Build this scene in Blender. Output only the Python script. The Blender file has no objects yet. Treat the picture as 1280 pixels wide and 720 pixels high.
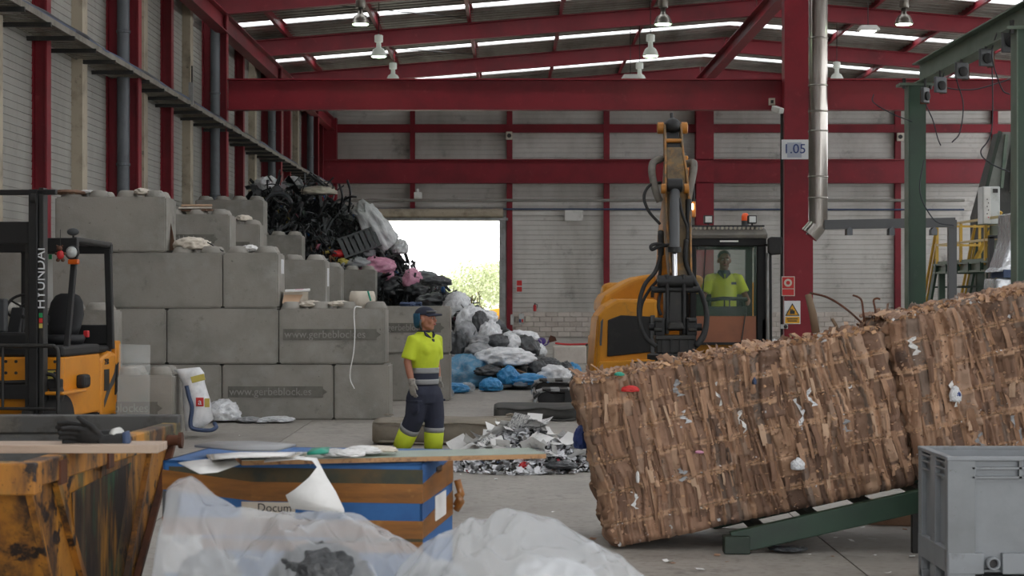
import bpy, bmesh, math, random
import numpy as np
from mathutils import Vector, Matrix, Euler, noise

# ------------------------------------------------------------------ camera, world, light, exposure
SC = bpy.context.scene
COL = SC.collection
FPX, CX, HY, CH = 2300.0, 640.0, 366.0, 1.817      # focal length in pixels, principal column, horizon row, eye height
cam_d = bpy.data.cameras.new('camera'); cam = bpy.data.objects.new('camera', cam_d); COL.objects.link(cam)
cam.location = (0, 0, CH); cam.rotation_euler = (math.radians(90), 0, 0)
cam_d.sensor_width = 36.0; cam_d.lens = FPX / 1280.0 * 36.0
cam_d.shift_y = 6.0 / 1280.0
cam_d.clip_start = 0.1; cam_d.clip_end = 600
cam_d.dof.use_dof = True; cam_d.dof.focus_distance = 22.0; cam_d.dof.aperture_fstop = 6.5
SC.camera = cam
world = bpy.data.worlds.new('overcast_sky'); SC.world = world; world.use_nodes = True
bg = world.node_tree.nodes['Background']
bg.inputs[0].default_value = (0.985, 0.985, 1.0, 1); bg.inputs[1].default_value = 1.0
SC.view_settings.view_transform = 'Standard'; SC.view_settings.look = 'None'
SC.view_settings.gamma = 1.0; SC.view_settings.use_curve_mapping = False
SC.view_settings.exposure = 2.15
SC.cycles.max_bounces = 8; SC.cycles.diffuse_bounces = 5; SC.cycles.transparent_max_bounces = 12
SC.cycles.caustics_reflective = False; SC.cycles.caustics_refractive = False
SC.cycles.sample_clamp_indirect = 6.0
def portal(name, loc, rot, sx, sy):
    l = bpy.data.lights.new(name, 'AREA'); l.shape = 'RECTANGLE'; l.size = sx; l.size_y = sy
    l.cycles.is_portal = True
    o = bpy.data.objects.new(name, l); o.location = loc; o.rotation_euler = rot; COL.objects.link(o)
portal('gate_portal', (5.0, -5.9, 3.5), (math.pi / 2, 0, 0), 16.0, 7.0)
portal('light_band_portal', (22.7, 35.0, 6.9), (0, math.pi / 2, 0), 4.6, 80.0)
SLOPE = math.atan(0.083)
portal('roof_portal', (-0.3, 35.0, 10.26), (0, -SLOPE, 0), 15.6, 82.0)
portal('roof_portal_right', (15.1, 35.0, 10.26), (0, SLOPE, 0), 15.6, 82.0)

# ------------------------------------------------------------------ helpers
rnd = random.Random(7)
def U(a, b): return rnd.uniform(a, b)
def at(x, y, Y): return Vector(((x - CX) * Y / FPX, Y, CH + (HY - y) * Y / FPX))
def px(x, Y): return (x - CX) * Y / FPX
def pz(y, Y): return CH + (HY - y) * Y / FPX
def lin(c):
    def f(v):
        v /= 255.0
        return v / 12.92 if v <= 0.04045 else ((v + 0.055) / 1.055) ** 2.4
    return (f(c[0]), f(c[1]), f(c[2]), 1.0)
def R3(rx=0, ry=0, rz=0): return Euler((rx, ry, rz)).to_matrix()

MATS = {}
def mat(name, col, rough=0.6, metal=0.0, spots=(), bump=None, vary=0.0, attr=None, spec=0.5, trans=None, alpha=1.0, emit=None,
        wave=None, stretch=(1, 1, 1), coat=0.0, film=None):
    """col in sRGB bytes; spots = [(colour, scale, low, high, stretch)], noise-mixed layers; vary = per-object value jitter"""
    m = bpy.data.materials.new(name); m.use_nodes = True
    nt = m.node_tree; N = nt.nodes; K = nt.links
    b = N['Principled BSDF']; out = N['Material Output']
    b.inputs['Roughness'].default_value = rough; b.inputs['Metallic'].default_value = metal
    b.inputs['Specular IOR Level'].default_value = spec
    tc = N.new('ShaderNodeTexCoord'); oi = N.new('ShaderNodeObjectInfo')
    sh = N.new('ShaderNodeVectorMath'); sh.operation = 'MULTIPLY_ADD'
    K.new(oi.outputs['Random'], sh.inputs[0]); sh.inputs[1].default_value = (37, 53, 71); K.new(tc.outputs['Object'], sh.inputs[2])
    vec = sh.outputs[0]
    rgb = N.new('ShaderNodeRGB'); rgb.outputs[0].default_value = lin(col); cur = rgb.outputs[0]
    if attr:
        a = N.new('ShaderNodeVertexColor'); a.layer_name = attr; cur = a.outputs[0]
    for sp in spots:
        c2, sc, lo, hi = sp[:4]; st = sp[4] if len(sp) > 4 else (1, 1, 1)
        mp = N.new('ShaderNodeMapping'); mp.inputs['Scale'].default_value = st; K.new(vec, mp.inputs[0])
        n = N.new('ShaderNodeTexNoise'); n.inputs['Scale'].default_value = sc; n.inputs['Detail'].default_value = 6; n.inputs['Roughness'].default_value = 0.65
        K.new(mp.outputs[0], n.inputs['Vector'])
        r = N.new('ShaderNodeMapRange'); r.inputs['From Min'].default_value = lo; r.inputs['From Max'].default_value = hi
        K.new(n.outputs[0], r.inputs[0])
        mx = N.new('ShaderNodeMix'); mx.data_type = 'RGBA'
        K.new(r.outputs[0], mx.inputs[0]); K.new(cur, mx.inputs[6]); mx.inputs[7].default_value = lin(c2); cur = mx.outputs[2]
    if vary:
        hs = N.new('ShaderNodeHueSaturation')
        r = N.new('ShaderNodeMapRange'); r.inputs['To Min'].default_value = 1 - vary; r.inputs['To Max'].default_value = 1 + vary
        K.new(oi.outputs['Random'], r.inputs[0]); K.new(r.outputs[0], hs.inputs['Value']); K.new(cur, hs.inputs['Color']); cur = hs.outputs[0]
    K.new(cur, b.inputs['Base Color'])
    if bump:
        n = N.new('ShaderNodeTexNoise'); n.inputs['Scale'].default_value = bump[0]; n.inputs['Detail'].default_value = 5
        K.new(vec, n.inputs['Vector'])
        bp = N.new('ShaderNodeBump'); bp.inputs['Strength'].default_value = bump[1]; bp.inputs['Distance'].default_value = bump[2] if len(bump) > 2 else 0.02
        K.new(n.outputs[0], bp.inputs['Height']); K.new(bp.outputs[0], b.inputs['Normal'])
    if trans is not None:
        b.inputs['Transmission Weight'].default_value = trans
    if coat: b.inputs['Coat Weight'].default_value = coat
    if emit:
        b.inputs['Emission Color'].default_value = lin(emit[0]); b.inputs['Emission Strength'].default_value = emit[1]
    if alpha < 1:
        b.inputs['Alpha'].default_value = alpha
    if film:      # (share of light passing straight through, share scattered through): thin sheet
        tr = N.new('ShaderNodeBsdfTransparent'); tl = N.new('ShaderNodeBsdfTranslucent'); K.new(cur, tl.inputs[0])
        if bump: K.new(bp.outputs[0], tl.inputs['Normal'])
        m1 = N.new('ShaderNodeMixShader'); m1.inputs[0].default_value = film[1]; K.new(b.outputs[0], m1.inputs[1]); K.new(tl.outputs[0], m1.inputs[2])
        m2 = N.new('ShaderNodeMixShader'); m2.inputs[0].default_value = film[0]; K.new(m1.outputs[0], m2.inputs[1]); K.new(tr.outputs[0], m2.inputs[2])
        K.new(m2.outputs[0], out.inputs[0])
    MATS[name] = m
    return m

class MB:
    """collects shapes; build() links them as one mesh object"""
    def __init__(s): s.v = []; s.f = []; s.c = None
    def add(s, vs, fs):
        o = len(s.v); s.v += [tuple(v) for v in vs]; s.f += [tuple(i + o for i in f) for f in fs]; return s
    def hexa(s, p):     # 8 points: bottom 0-3 counter-clockwise seen from above, top 4-7
        return s.add(p, [(3, 2, 1, 0), (4, 5, 6, 7), (0, 1, 5, 4), (1, 2, 6, 5), (2, 3, 7, 6), (3, 0, 4, 7)])
    def box(s, c, d, rot=None):
        p = [Vector((x * d[0] / 2, y * d[1] / 2, z * d[2] / 2)) for z in (-1, 1) for x, y in ((-1, -1), (1, -1), (1, 1), (-1, 1))]
        if rot: p = [rot @ q for q in p]
        c = Vector(c); return s.hexa([q + c for q in p])
    def bx(s, x0, x1, y0, y1, z0, z1): return s.box(((x0 + x1) / 2, (y0 + y1) / 2, (z0 + z1) / 2), (abs(x1 - x0), abs(y1 - y0), abs(z1 - z0)))
    def bar(s, a, b, w, h, up=(0, 0, 1)):
        a = Vector(a); b = Vector(b); d = b - a; L = d.length; d.normalize(); up = Vector(up)
        if abs(d.dot(up)) > 0.99: up = Vector((0, 1, 0))
        x = d.cross(up).normalized(); z = x.cross(d).normalized()
        m = Matrix((x, d, z)).transposed(); return s.box((a + b) / 2, (w, L, h), m)
    def prism(s, poly, axis, a, b):
        """poly = list of 2-D points, extruded along axis ('x','y','z') from a to b"""
        def P(p, t): return {'x': (t, p[0], p[1]), 'y': (p[0], t, p[1]), 'z': (p[0], p[1], t)}[axis]
        n = len(poly); area = sum(poly[i][0] * poly[(i + 1) % n][1] - poly[(i + 1) % n][0] * poly[i][1] for i in range(n))
        flip = (area > 0) == (axis == 'y')
        vs = [P(p, a) for p in poly] + [P(p, b) for p in poly]
        fs = [tuple(range(n))[::-1], tuple(range(n, 2 * n))] + [(i, (i + 1) % n, n + (i + 1) % n, n + i) for i in range(n)]
        if (a > b) != flip: fs = [f[::-1] for f in fs]
        return s.add(vs, fs)
    def cyl(s, a, b, r, r2=None, n=16, caps=True):
        return s.loft([ring(Vector(a), Vector(b) - Vector(a), r, n), ring(Vector(b), Vector(b) - Vector(a), r if r2 is None else r2, n)], caps)
    def tube(s, pts, r, n=8, caps=True):
        pts = [Vector(p) for p in pts]; rs = r if isinstance(r, (list, tuple)) else [r] * len(pts)
        rings = []; prev = None
        for i, p in enumerate(pts):
            d = (pts[min(i + 1, len(pts) - 1)] - pts[max(i - 1, 0)]).normalized()
            if prev is None:
                u = Vector((0, 0, 1)) if abs(d.z) < 0.9 else Vector((0, 1, 0))
            else: u = prev
            x = (u - d * u.dot(d)).normalized(); prev = x; y = d.cross(x)
            rings.append([p + (x * math.cos(2 * math.pi * k / n) + y * math.sin(2 * math.pi * k / n)) * rs[i] for k in range(n)])
        return s.loft(rings, caps)
    def loft(s, rings, caps=True, closed=True):
        n = len(rings[0]); vs = [v for r in rings for v in r]; fs = []
        for i in range(len(rings) - 1):
            for k in range(n if closed else n - 1):
                k2 = (k + 1) % n; fs.append((i * n + k, i * n + k2, (i + 1) * n + k2, (i + 1) * n + k))
        if caps and closed: fs += [tuple(range(n))[::-1], tuple((len(rings) - 1) * n + k for k in range(n))]
        return s.add(vs, fs)
    def lathe(s, prof, c=(0, 0, 0), n=24, rot=None, caps=True):
        c = Vector(c); rings = []
        for r, z in prof:
            rr = []
            for k in range(n):
                q = Vector((r * math.cos(2 * math.pi * k / n), r * math.sin(2 * math.pi * k / n), z))
                rr.append((rot @ q if rot else q) + c)
            rings.append(rr)
        return s.loft(rings, caps)
    def ell(s, c, d, rot=None, n=16, m=10):
        """ellipsoid with radii d"""
        rings = []; c = Vector(c)
        for j in range(m + 1):
            t = math.pi * (j / m) - math.pi / 2; t = max(-1.55, min(1.55, t))
            rr = []
            for k in range(n):
                q = Vector((d[0] * math.cos(t) * math.cos(2 * math.pi * k / n), d[1] * math.cos(t) * math.sin(2 * math.pi * k / n), d[2] * math.sin(t)))
                rr.append((rot @ q if rot else q) + c)
            rings.append(rr)
        return s.loft(rings)
    def mesh(s, name, smooth=False):
        me = bpy.data.meshes.new(name); me.from_pydata(s.v, [], s.f)
        if smooth: me.polygons.foreach_set('use_smooth', [True] * len(me.polygons))
        me.update(); return me
    def build(s, name, m=None, parent=None, smooth=False, bevel=0.0, world=False, seg=2, auto=None):
        if world and parent is not None:
            im = WM[parent.name].inverted(); s.v = [tuple(im @ Vector(v)) for v in s.v]
        me = s.mesh(name, smooth)
        o = bpy.data.objects.new(name, me); COL.objects.link(o)
        if m: me.materials.append(MATS[m])
        if parent is not None: o.parent = parent
        if bevel:
            bv = o.modifiers.new('b', 'BEVEL'); bv.width = bevel; bv.segments = seg; bv.limit_method = 'ANGLE'; bv.angle_limit = math.radians(40)
        if auto:
            me.polygons.foreach_set('use_smooth', [True] * len(me.polygons))
            bm = bmesh.new(); bm.from_mesh(me)
            for e in bm.edges:
                if len(e.link_faces) == 2 and e.calc_face_angle(0) > math.radians(auto): e.smooth = False
            bm.to_mesh(me); bm.free()
        return o
def ring(p, d, r, n):
    d = d.normalized(); u = Vector((0, 0, 1)) if abs(d.z) < 0.9 else Vector((0, 1, 0))
    x = (u - d * u.dot(d)).normalized(); y = d.cross(x)
    return [p + (x * math.cos(2 * math.pi * k / n) + y * math.sin(2 * math.pi * k / n)) * r for k in range(n)]
WM = {}
def thing(name, label, cat, loc=(0, 0, 0), rot=(0, 0, 0), group=None):
    o = bpy.data.objects.new(name, None); COL.objects.link(o); o.empty_display_size = 0.1
    o.location = loc; o.rotation_euler = rot; WM[o.name] = Matrix.Translation(Vector(loc)) @ Euler(rot).to_matrix().to_4x4()
    return tag(o, label, cat, group)
def tag(o, label, cat, group=None):
    o['label'] = label; o['category'] = cat
    if group: o['group'] = group
    return o
def struct(o): o['kind'] = 'structure'; return o
def stuff(o): o['kind'] = 'stuff'; return o
def inst(name, me, parent=None, loc=(0, 0, 0), rot=(0, 0, 0), scale=(1, 1, 1), m=None):
    o = bpy.data.objects.new(name, me); COL.objects.link(o); o.parent = parent
    o.location = loc; o.rotation_euler = rot; o.scale = scale
    if m:
        o.material_slots[0].link = 'OBJECT'; o.material_slots[0].material = MATS[m]
    return o
def arc(p0, p1, p2, n=12):      # quadratic curve
    p0, p1, p2 = Vector(p0), Vector(p1), Vector(p2)
    return [p0 * (1 - t) ** 2 + p1 * 2 * t * (1 - t) + p2 * t * t for t in [i / n for i in range(n + 1)]]
def spline(pts, n=6):           # Catmull-Rom
    P = [Vector(p) for p in pts]; P = [P[0] * 2 - P[1]] + P + [P[-1] * 2 - P[-2]]; out = []
    for i in range(1, len(P) - 2):
        for k in range(n):
            t = k / n
            out.append(0.5 * ((2 * P[i]) + (P[i + 1] - P[i - 1]) * t + (2 * P[i - 1] - 5 * P[i] + 4 * P[i + 1] - P[i + 2]) * t * t + (3 * P[i] - P[i - 1] - 3 * P[i + 1] + P[i + 2]) * t ** 3))
    out.append(P[-2]); return out
def text_part(name, body, size, m, parent, loc, rot, depth=0.004, align='CENTER', sx=1.0, world=False):
    cu = bpy.data.curves.new(name, 'FONT'); cu.body = body; cu.size = size; cu.extrude = depth; cu.align_x = align; cu.align_y = 'CENTER'; cu.resolution_u = 3
    t = bpy.data.objects.new(name, cu); COL.objects.link(t)
    me = bpy.data.meshes.new_from_object(t.evaluated_get(bpy.context.evaluated_depsgraph_get()))
    bpy.data.objects.remove(t); bpy.data.curves.remove(cu)
    me.materials.clear(); me.materials.append(MATS[m]); me.name = name
    o = bpy.data.objects.new(name, me); COL.objects.link(o); o.parent = parent
    L = Matrix.Translation(Vector(loc)) @ Euler(rot).to_matrix().to_4x4() @ Matrix.Diagonal((sx, 1, 1, 1))
    if world and parent is not None: L = WM[parent.name].inverted() @ L
    o.matrix_basis = L
    return o
def blob(name, mb, voxel, m, parent=None, smooth=6, world=False):
    """union of closed shapes as one continuous smooth skin"""
    o = mb.build(name, None, parent, world=world)
    r = o.modifiers.new('r', 'REMESH'); r.mode = 'VOXEL'; r.voxel_size = voxel; r.use_smooth_shade = True
    s = o.modifiers.new('s', 'SMOOTH'); s.iterations = smooth; s.factor = 0.5
    me = bpy.data.meshes.new_from_object(o.evaluated_get(bpy.context.evaluated_depsgraph_get()))
    old = o.data; o.modifiers.clear(); o.data = me; bpy.data.meshes.remove(old); me.name = name
    me.polygons.foreach_set('use_smooth', [True] * len(me.polygons))
    me.materials.clear(); me.materials.append(MATS[m]); return o
def np_mesh(name, V, F, m=None, smooth=False, col=None):
    me = bpy.data.meshes.new(name); V = np.asarray(V, dtype=np.float32); F = np.asarray(F, dtype=np.int32); k = F.shape[1]
    me.vertices.add(len(V)); me.vertices.foreach_set('co', V.ravel())
    me.loops.add(F.size); me.loops.foreach_set('vertex_index', F.ravel())
    me.polygons.add(len(F)); me.polygons.foreach_set('loop_start', np.arange(0, F.size, k, dtype=np.int32)); me.polygons.foreach_set('loop_total', np.full(len(F), k, dtype=np.int32))
    if smooth: me.polygons.foreach_set('use_smooth', np.ones(len(F), dtype=bool))
    me.update(calc_edges=True)
    if col is not None:
        a = me.color_attributes.new('Col', 'FLOAT_COLOR', 'POINT'); a.data.foreach_set('color', np.asarray(col, dtype=np.float32).ravel())
    if m: me.materials.append(MATS[m])
    return me
def grid_faces(nu, nv, off=0):
    i = np.arange(nu - 1)[:, None] * nv + np.arange(nv - 1)[None, :]; i = i.ravel() + off
    return np.stack([i, i + nv, i + nv + 1, i + 1], 1)
def colored(o, rgb):            # one flat intrinsic colour in the Col attribute
    me = o.data; a = me.color_attributes.new('Col', 'FLOAT_COLOR', 'POINT'); c = lin(rgb)
    a.data.foreach_set('color', np.tile(np.array(c, dtype=np.float32), (len(me.vertices), 1)).ravel())

# ------------------------------------------------------------------ materials
mat('floor_concrete', (156, 151, 143), 0.55, spots=[((118, 114, 107), 0.35, 0.42, 0.7), ((166, 162, 154), 0.9, 0.5, 0.75, (1, 0.35, 1)), ((98, 95, 90), 2.6, 0.58, 0.72), ((126, 121, 112), 14, 0.5, 0.7)], bump=(30, 0.15, 0.01))
mat('outdoor_ground', (200, 194, 180), 0.9, spots=[((176, 180, 150), 0.2, 0.45, 0.6)])
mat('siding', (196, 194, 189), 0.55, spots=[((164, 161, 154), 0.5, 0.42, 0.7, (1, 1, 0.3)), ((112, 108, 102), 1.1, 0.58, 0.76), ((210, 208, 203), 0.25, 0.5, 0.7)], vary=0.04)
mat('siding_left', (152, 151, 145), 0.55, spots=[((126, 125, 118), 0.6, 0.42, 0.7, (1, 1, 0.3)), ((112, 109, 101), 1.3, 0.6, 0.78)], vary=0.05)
mat('concrete_post', (166, 156, 138), 0.8, spots=[((104, 97, 84), 1.6, 0.5, 0.75), ((90, 86, 78), 6, 0.6, 0.75)], vary=0.08)
mat('red_steel', (126, 24, 38), 0.5, spots=[((98, 20, 31), 0.8, 0.45, 0.75), ((150, 60, 66), 3.5, 0.62, 0.8)], spec=0.4, vary=0.05)
mat('roof_sheet', (158, 155, 148), 0.45, 0.2, spots=[((120, 116, 108), 0.4, 0.4, 0.7, (3, 0.4, 1))], spec=0.5)
mat('skylight', (236, 242, 246), 0.4, film=(0.75, 0.7))
mat('galvanised', (150, 152, 152), 0.4, 0.7, spots=[((112, 112, 110), 3, 0.45, 0.7)])
mat('steel_flue', (168, 164, 158), 0.24, 0.95, spots=[((120, 112, 102), 1.6, 0.45, 0.75, (1, 1, 0.3))])
mat('pipe_grey', (92, 97, 102), 0.5, spots=[((74, 78, 82), 2, 0.45, 0.7)])
mat('dark_metal', (48, 48, 47), 0.55, 0.3, spots=[((72, 66, 58), 5, 0.55, 0.75)])
mat('tray_metal', (128, 124, 114), 0.6, 0.2, spots=[((88, 82, 72), 3, 0.45, 0.7)])
mat('cable_dark', (40, 43, 50), 0.6); mat('cable_light', (134, 132, 126), 0.7); mat('cable_blue', (58, 74, 104), 0.6)
mat('white_paint', (206, 206, 202), 0.5, spots=[((176, 174, 168), 3, 0.5, 0.75)]); mat('lamp_grey', (186, 190, 188), 0.35, 0.1, spots=[((150, 152, 148), 6, 0.5, 0.7)])
mat('lamp_shade', (206, 210, 206), 0.35, emit=((226, 236, 222), 0.045))
mat('lamp_dark', (120, 116, 108), 0.3, 0.5)
mat('lamp_glow', (230, 255, 220), 0.4, emit=((206, 255, 196), 5.0))
mat('lamp_glow_white', (250, 252, 245), 0.4, emit=((244, 252, 240), 7.0))
mat('block_concrete', (150, 146, 138), 0.85, spots=[((122, 121, 114), 0.9, 0.42, 0.7), ((156, 154, 148), 2.2, 0.5, 0.72), ((104, 102, 95), 3.2, 0.62, 0.76), ((92, 90, 84), 24, 0.66, 0.72)], bump=(40, 0.25, 0.01), vary=0.07)
mat('block_dark', (112, 110, 103), 0.9, spots=[((92, 90, 84), 6, 0.45, 0.7)], vary=0.05)
mat('block_text', (146, 144, 138), 0.85, spots=[((118, 116, 110), 8, 0.5, 0.7)])
mat('cinder', (206, 198, 190), 0.9, spots=[((184, 174, 164), 1.5, 0.45, 0.7), ((160, 150, 140), 9, 0.6, 0.75)], vary=0.07, bump=(30, 0.2, 0.01))
mat('mortar', (176, 168, 160), 0.95)
mat('machine_yellow', (206, 140, 38), 0.55, spots=[((178, 120, 38), 1.4, 0.45, 0.75), ((146, 110, 60), 5, 0.62, 0.8)], spec=0.3)
mat('arm_orange', (180, 116, 34), 0.5, spots=[((120, 84, 40), 3, 0.45, 0.7), ((82, 66, 46), 7, 0.58, 0.74)])
mat('arm_cheek', (152, 104, 46), 0.6, spots=[((112, 92, 64), 4, 0.42, 0.6), ((84, 70, 52), 7, 0.52, 0.68)])
mat('arm_mud', (104, 88, 64), 0.75, spots=[((146, 106, 48), 4, 0.55, 0.7), ((70, 62, 52), 5, 0.5, 0.7)])
mat('forklift_yellow', (214, 138, 24), 0.42, spots=[((190, 122, 28), 2, 0.45, 0.75), ((140, 96, 40), 8, 0.66, 0.8)], coat=0.15)
mat('black_paint', (20, 21, 22), 0.55, spots=[((36, 36, 35), 5, 0.55, 0.75)]); mat('black_rubber', (30, 30, 30), 0.75, spots=[((52, 50, 47), 6, 0.55, 0.75)])
mat('black_gloss', (16, 17, 18), 0.5, spec=0.25); mat('seat_black', (24, 25, 28), 0.6)
mat('grey_plastic', (70, 72, 74), 0.5); mat('chrome', (210, 212, 216), 0.12, 1.0); mat('hose_grey', (112, 108, 100), 0.7, spots=[((84, 80, 74), 5, 0.5, 0.7)])
mat('visor', (96, 94, 88), 0.35, spots=[((130, 126, 116), 2, 0.45, 0.75)])
mat('amber', (206, 84, 42), 0.35, emit=((255, 96, 20), 0.03)); mat('orange_lens', (200, 90, 20), 0.3); mat('signal_lit', (255, 240, 220), 0.3, emit=((255, 214, 190), 3.0))
mat('cab_glass', (120, 150, 130), 0.03, alpha=0.10, spec=0.3)
mat('glass_clear', (220, 228, 226), 0.05, alpha=0.16, spec=0.6)
mat('brown_panel', (140, 84, 54), 0.5, spots=[((122, 74, 50), 2, 0.45, 0.7)])
mat('skip_paint', (192, 132, 44), 0.6, spots=[((150, 96, 38), 2.2, 0.38, 0.66, (1, 1, 0.35)), ((74, 88, 54), 1.6, 0.54, 0.64, (1, 1.6, 0.45)), ((70, 50, 36), 2.6, 0.46, 0.58, (1, 1.4, 0.35)), ((40, 30, 25), 8, 0.54, 0.62), ((44, 34, 28), 30, 0.6, 0.68)], bump=(12, 0.3, 0.01))
mat('skip_patch', (84, 66, 46), 0.75, spots=[((48, 38, 32), 6, 0.42, 0.58, (1, 1, 0.15)), ((54, 100, 70), 4, 0.5, 0.62, (1, 1, 0.25)), ((170, 118, 44), 7, 0.55, 0.66, (1, 1, 0.12))], bump=(14, 0.3, 0.01))
mat('skip_inside', (78, 78, 76), 0.7, spots=[((110, 104, 92), 3, 0.5, 0.72), ((52, 48, 44), 7, 0.5, 0.7)])
mat('rust', (92, 54, 34), 0.85, spots=[((56, 36, 28), 6, 0.45, 0.7)])
mat('plank_wood', (186, 166, 148), 0.7, spots=[((164, 142, 124), 2, 0.45, 0.7, (1, 12, 1))])
mat('cardboard', (150, 112, 82), 0.85, attr='Col', spots=[((104, 78, 60), 7, 0.6, 0.85)], bump=(60, 0.2, 0.01))
mat('cardboard_plain', (164, 130, 104), 0.85, spots=[((130, 98, 76), 3, 0.45, 0.7)], vary=0.12)
mat('cardboard_pale', (190, 160, 134), 0.85, vary=0.15); mat('cardboard_dark', (122, 94, 76), 0.9, vary=0.15)
mat('strap_wire', (120, 104, 84), 0.5, 0.5)
mat('green_paint', (28, 60, 41), 0.5, spots=[((22, 44, 32), 1.4, 0.42, 0.7), ((62, 80, 66), 5, 0.62, 0.78)]); mat('green_pale', (98, 112, 98), 0.5, spots=[((74, 92, 78), 2, 0.4, 0.7)])
mat('green_dark', (30, 46, 34), 0.6, spots=[((48, 52, 46), 3, 0.5, 0.72)])
mat('rail_yellow', (196, 158, 62), 0.5, spots=[((160, 128, 58), 4, 0.5, 0.7)]); mat('rail_pale', (204, 184, 132), 0.5)
mat('bin_grey', (138, 143, 147), 0.5, spots=[((118, 122, 124), 1.2, 0.42, 0.7), ((88, 86, 82), 3, 0.6, 0.74, (1, 1, 0.4)), ((70, 66, 62), 22, 0.66, 0.74)])
mat('box_blue', (42, 98, 158), 0.55, spots=[((32, 76, 130), 2, 0.45, 0.7), ((150, 170, 190), 14, 0.68, 0.74)])
mat('box_dark', (66, 66, 50), 0.7, spots=[((88, 72, 46), 4, 0.45, 0.7), ((50, 56, 52), 6, 0.5, 0.7)])
mat('tape_brown', (150, 98, 44), 0.3, spots=[((112, 74, 36), 4, 0.42, 0.65, (0.5, 1, 4)), ((176, 126, 66), 8, 0.6, 0.75)], coat=0.3)
mat('paper', (226, 226, 224), 0.7, spots=[((204, 204, 202), 4, 0.5, 0.75)], vary=0.06)
mat('paper_warm', (206, 198, 184), 0.75, spots=[((178, 168, 152), 6, 0.5, 0.7)], vary=0.08); mat('paper_print', (214, 214, 212), 0.7, spots=[((100, 102, 106), 26, 0.5, 0.56, (1, 4, 1))], vary=0.06)
mat('teal', (38, 148, 124), 0.5); mat('ink', (46, 44, 44), 0.6); mat('ink_blue', (40, 62, 122), 0.6)
mat('board_green', (150, 164, 150), 0.4, spots=[((128, 142, 130), 2, 0.45, 0.7)]); mat('board_edge', (172, 132, 92), 0.7, spots=[((120, 88, 62), 20, 0.5, 0.65)])
mat('film_clear', (226, 230, 234), 0.14, film=(0.62, 0.4), spec=1.0, bump=(11, 0.5, 0.02))
mat('film_blue', (104, 170, 208), 0.22, film=(0.15, 0.35), spots=[((178, 206, 224), 3, 0.45, 0.7)], spec=0.8)
mat('bag_white', (228, 230, 232), 0.35, bump=(5, 0.6, 0.025), spots=[((178, 182, 186), 3, 0.45, 0.7)], vary=0.06, spec=0.6); mat('bag_black', (50, 53, 56), 0.28, bump=(5, 0.6, 0.025), spots=[((74, 78, 80), 4, 0.5, 0.72)], vary=0.2, spec=0.7)
mat('bag_blue', (40, 128, 184), 0.32, bump=(5, 0.6, 0.025), spots=[((70, 160, 206), 4, 0.5, 0.7)], vary=0.08, spec=0.6); mat('bag_grey', (150, 152, 154), 0.4, bump=(5, 0.6, 0.025), vary=0.1); mat('bag_pink', (206, 142, 168), 0.4, spots=[((226, 180, 196), 5, 0.5, 0.7)])
mat('bag_yellow', (196, 182, 92), 0.5); mat('bag_green', (150, 190, 140), 0.4, spots=[((220, 226, 216), 4, 0.5, 0.65)])
mat('scrap_black', (40, 42, 45), 0.3, spots=[((58, 60, 62), 4, 0.55, 0.72)], vary=0.35, spec=0.6); mat('scrap_grey', (96, 100, 102), 0.5, vary=0.25); mat('scrap_mix', (60, 60, 60), 0.6, attr='Col')
mat('hivis', (190, 206, 44), 0.75, spots=[((172, 190, 36), 5, 0.5, 0.75)]); mat('navy', (38, 42, 58), 0.85, spots=[((50, 54, 70), 6, 0.5, 0.75)]); mat('reflective', (140, 142, 142), 0.4, spots=[((120, 122, 122), 10, 0.5, 0.7)])
mat('skin', (160, 108, 86), 0.55, spots=[((156, 104, 84), 9, 0.5, 0.7)]); mat('skin_dark', (122, 82, 64), 0.6); mat('lips', (140, 54, 54), 0.5); mat('eye_white', (214, 208, 200), 0.3); mat('eye_dark', (26, 20, 18), 0.3)
mat('hair', (24, 20, 18), 0.6); mat('scarf', (26, 74, 98), 0.8); mat('glove_grey', (148, 144, 136), 0.8, spots=[((96, 94, 90), 20, 0.5, 0.65)]); mat('shoe', (34, 36, 44), 0.6)
mat('mattress', (138, 130, 116), 0.9, spots=[((108, 101, 90), 1.6, 0.42, 0.68), ((74, 70, 64), 5, 0.6, 0.75)], bump=(9, 0.4, 0.02)); mat('rubber_slab', (62, 62, 60), 0.8, spots=[((86, 84, 80), 2, 0.5, 0.72)])
mat('sign_white', (220, 222, 224), 0.5); mat('sign_grey', (176, 182, 196), 0.5); mat('sign_yellow', (226, 166, 34), 0.5); mat('sign_red', (196, 46, 44), 0.5); mat('plastic_red', (190, 40, 44), 0.45); mat('purple', (96, 70, 160), 0.4); mat('sign_green', (40, 150, 90), 0.5)
mat('foliage', (176, 186, 146), 0.8, spots=[((202, 206, 174), 3, 0.45, 0.65)], vary=0.15); mat('bark', (110, 92, 74), 0.9)
mat('teddy', (92, 62, 48), 0.95); mat('silver_wrap', (200, 204, 208), 0.22, 0.6, bump=(14, 0.6, 0.03)); mat('hopper_grey', (120, 124, 118), 0.6, 0.3, spots=[((88, 92, 86), 2, 0.45, 0.7)]); mat('hopper_dark', (62, 64, 62), 0.6, 0.3, spots=[((84, 84, 80), 3, 0.5, 0.7)])
mat('ivory', (206, 200, 186), 0.5)

# ================================================================== THE HALL
WX, RX, RIDGE, Y0, YB = -7.95, 22.75, 7.4, -6.0, 76.0
def rb(X): return 9.58 + 0.083 * min(X, 2 * RIDGE - X)         # underside of the rafters
def ibeam(mb, a, b, h, w, tf=0.03, tw=0.02, side=(0, 0, 1)):
    a, b = Vector(a), Vector(b); u = Vector(side)
    d = (b - a).normalized(); n = (u - d * u.dot(d)).normalized()
    for s in (-1, 1): mb.bar(a + n * s * (h / 2 - tf / 2), b + n * s * (h / 2 - tf / 2), w, tf, up=side)
    mb.bar(a, b, tw, h - 2 * tf, up=side); return mb

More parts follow.
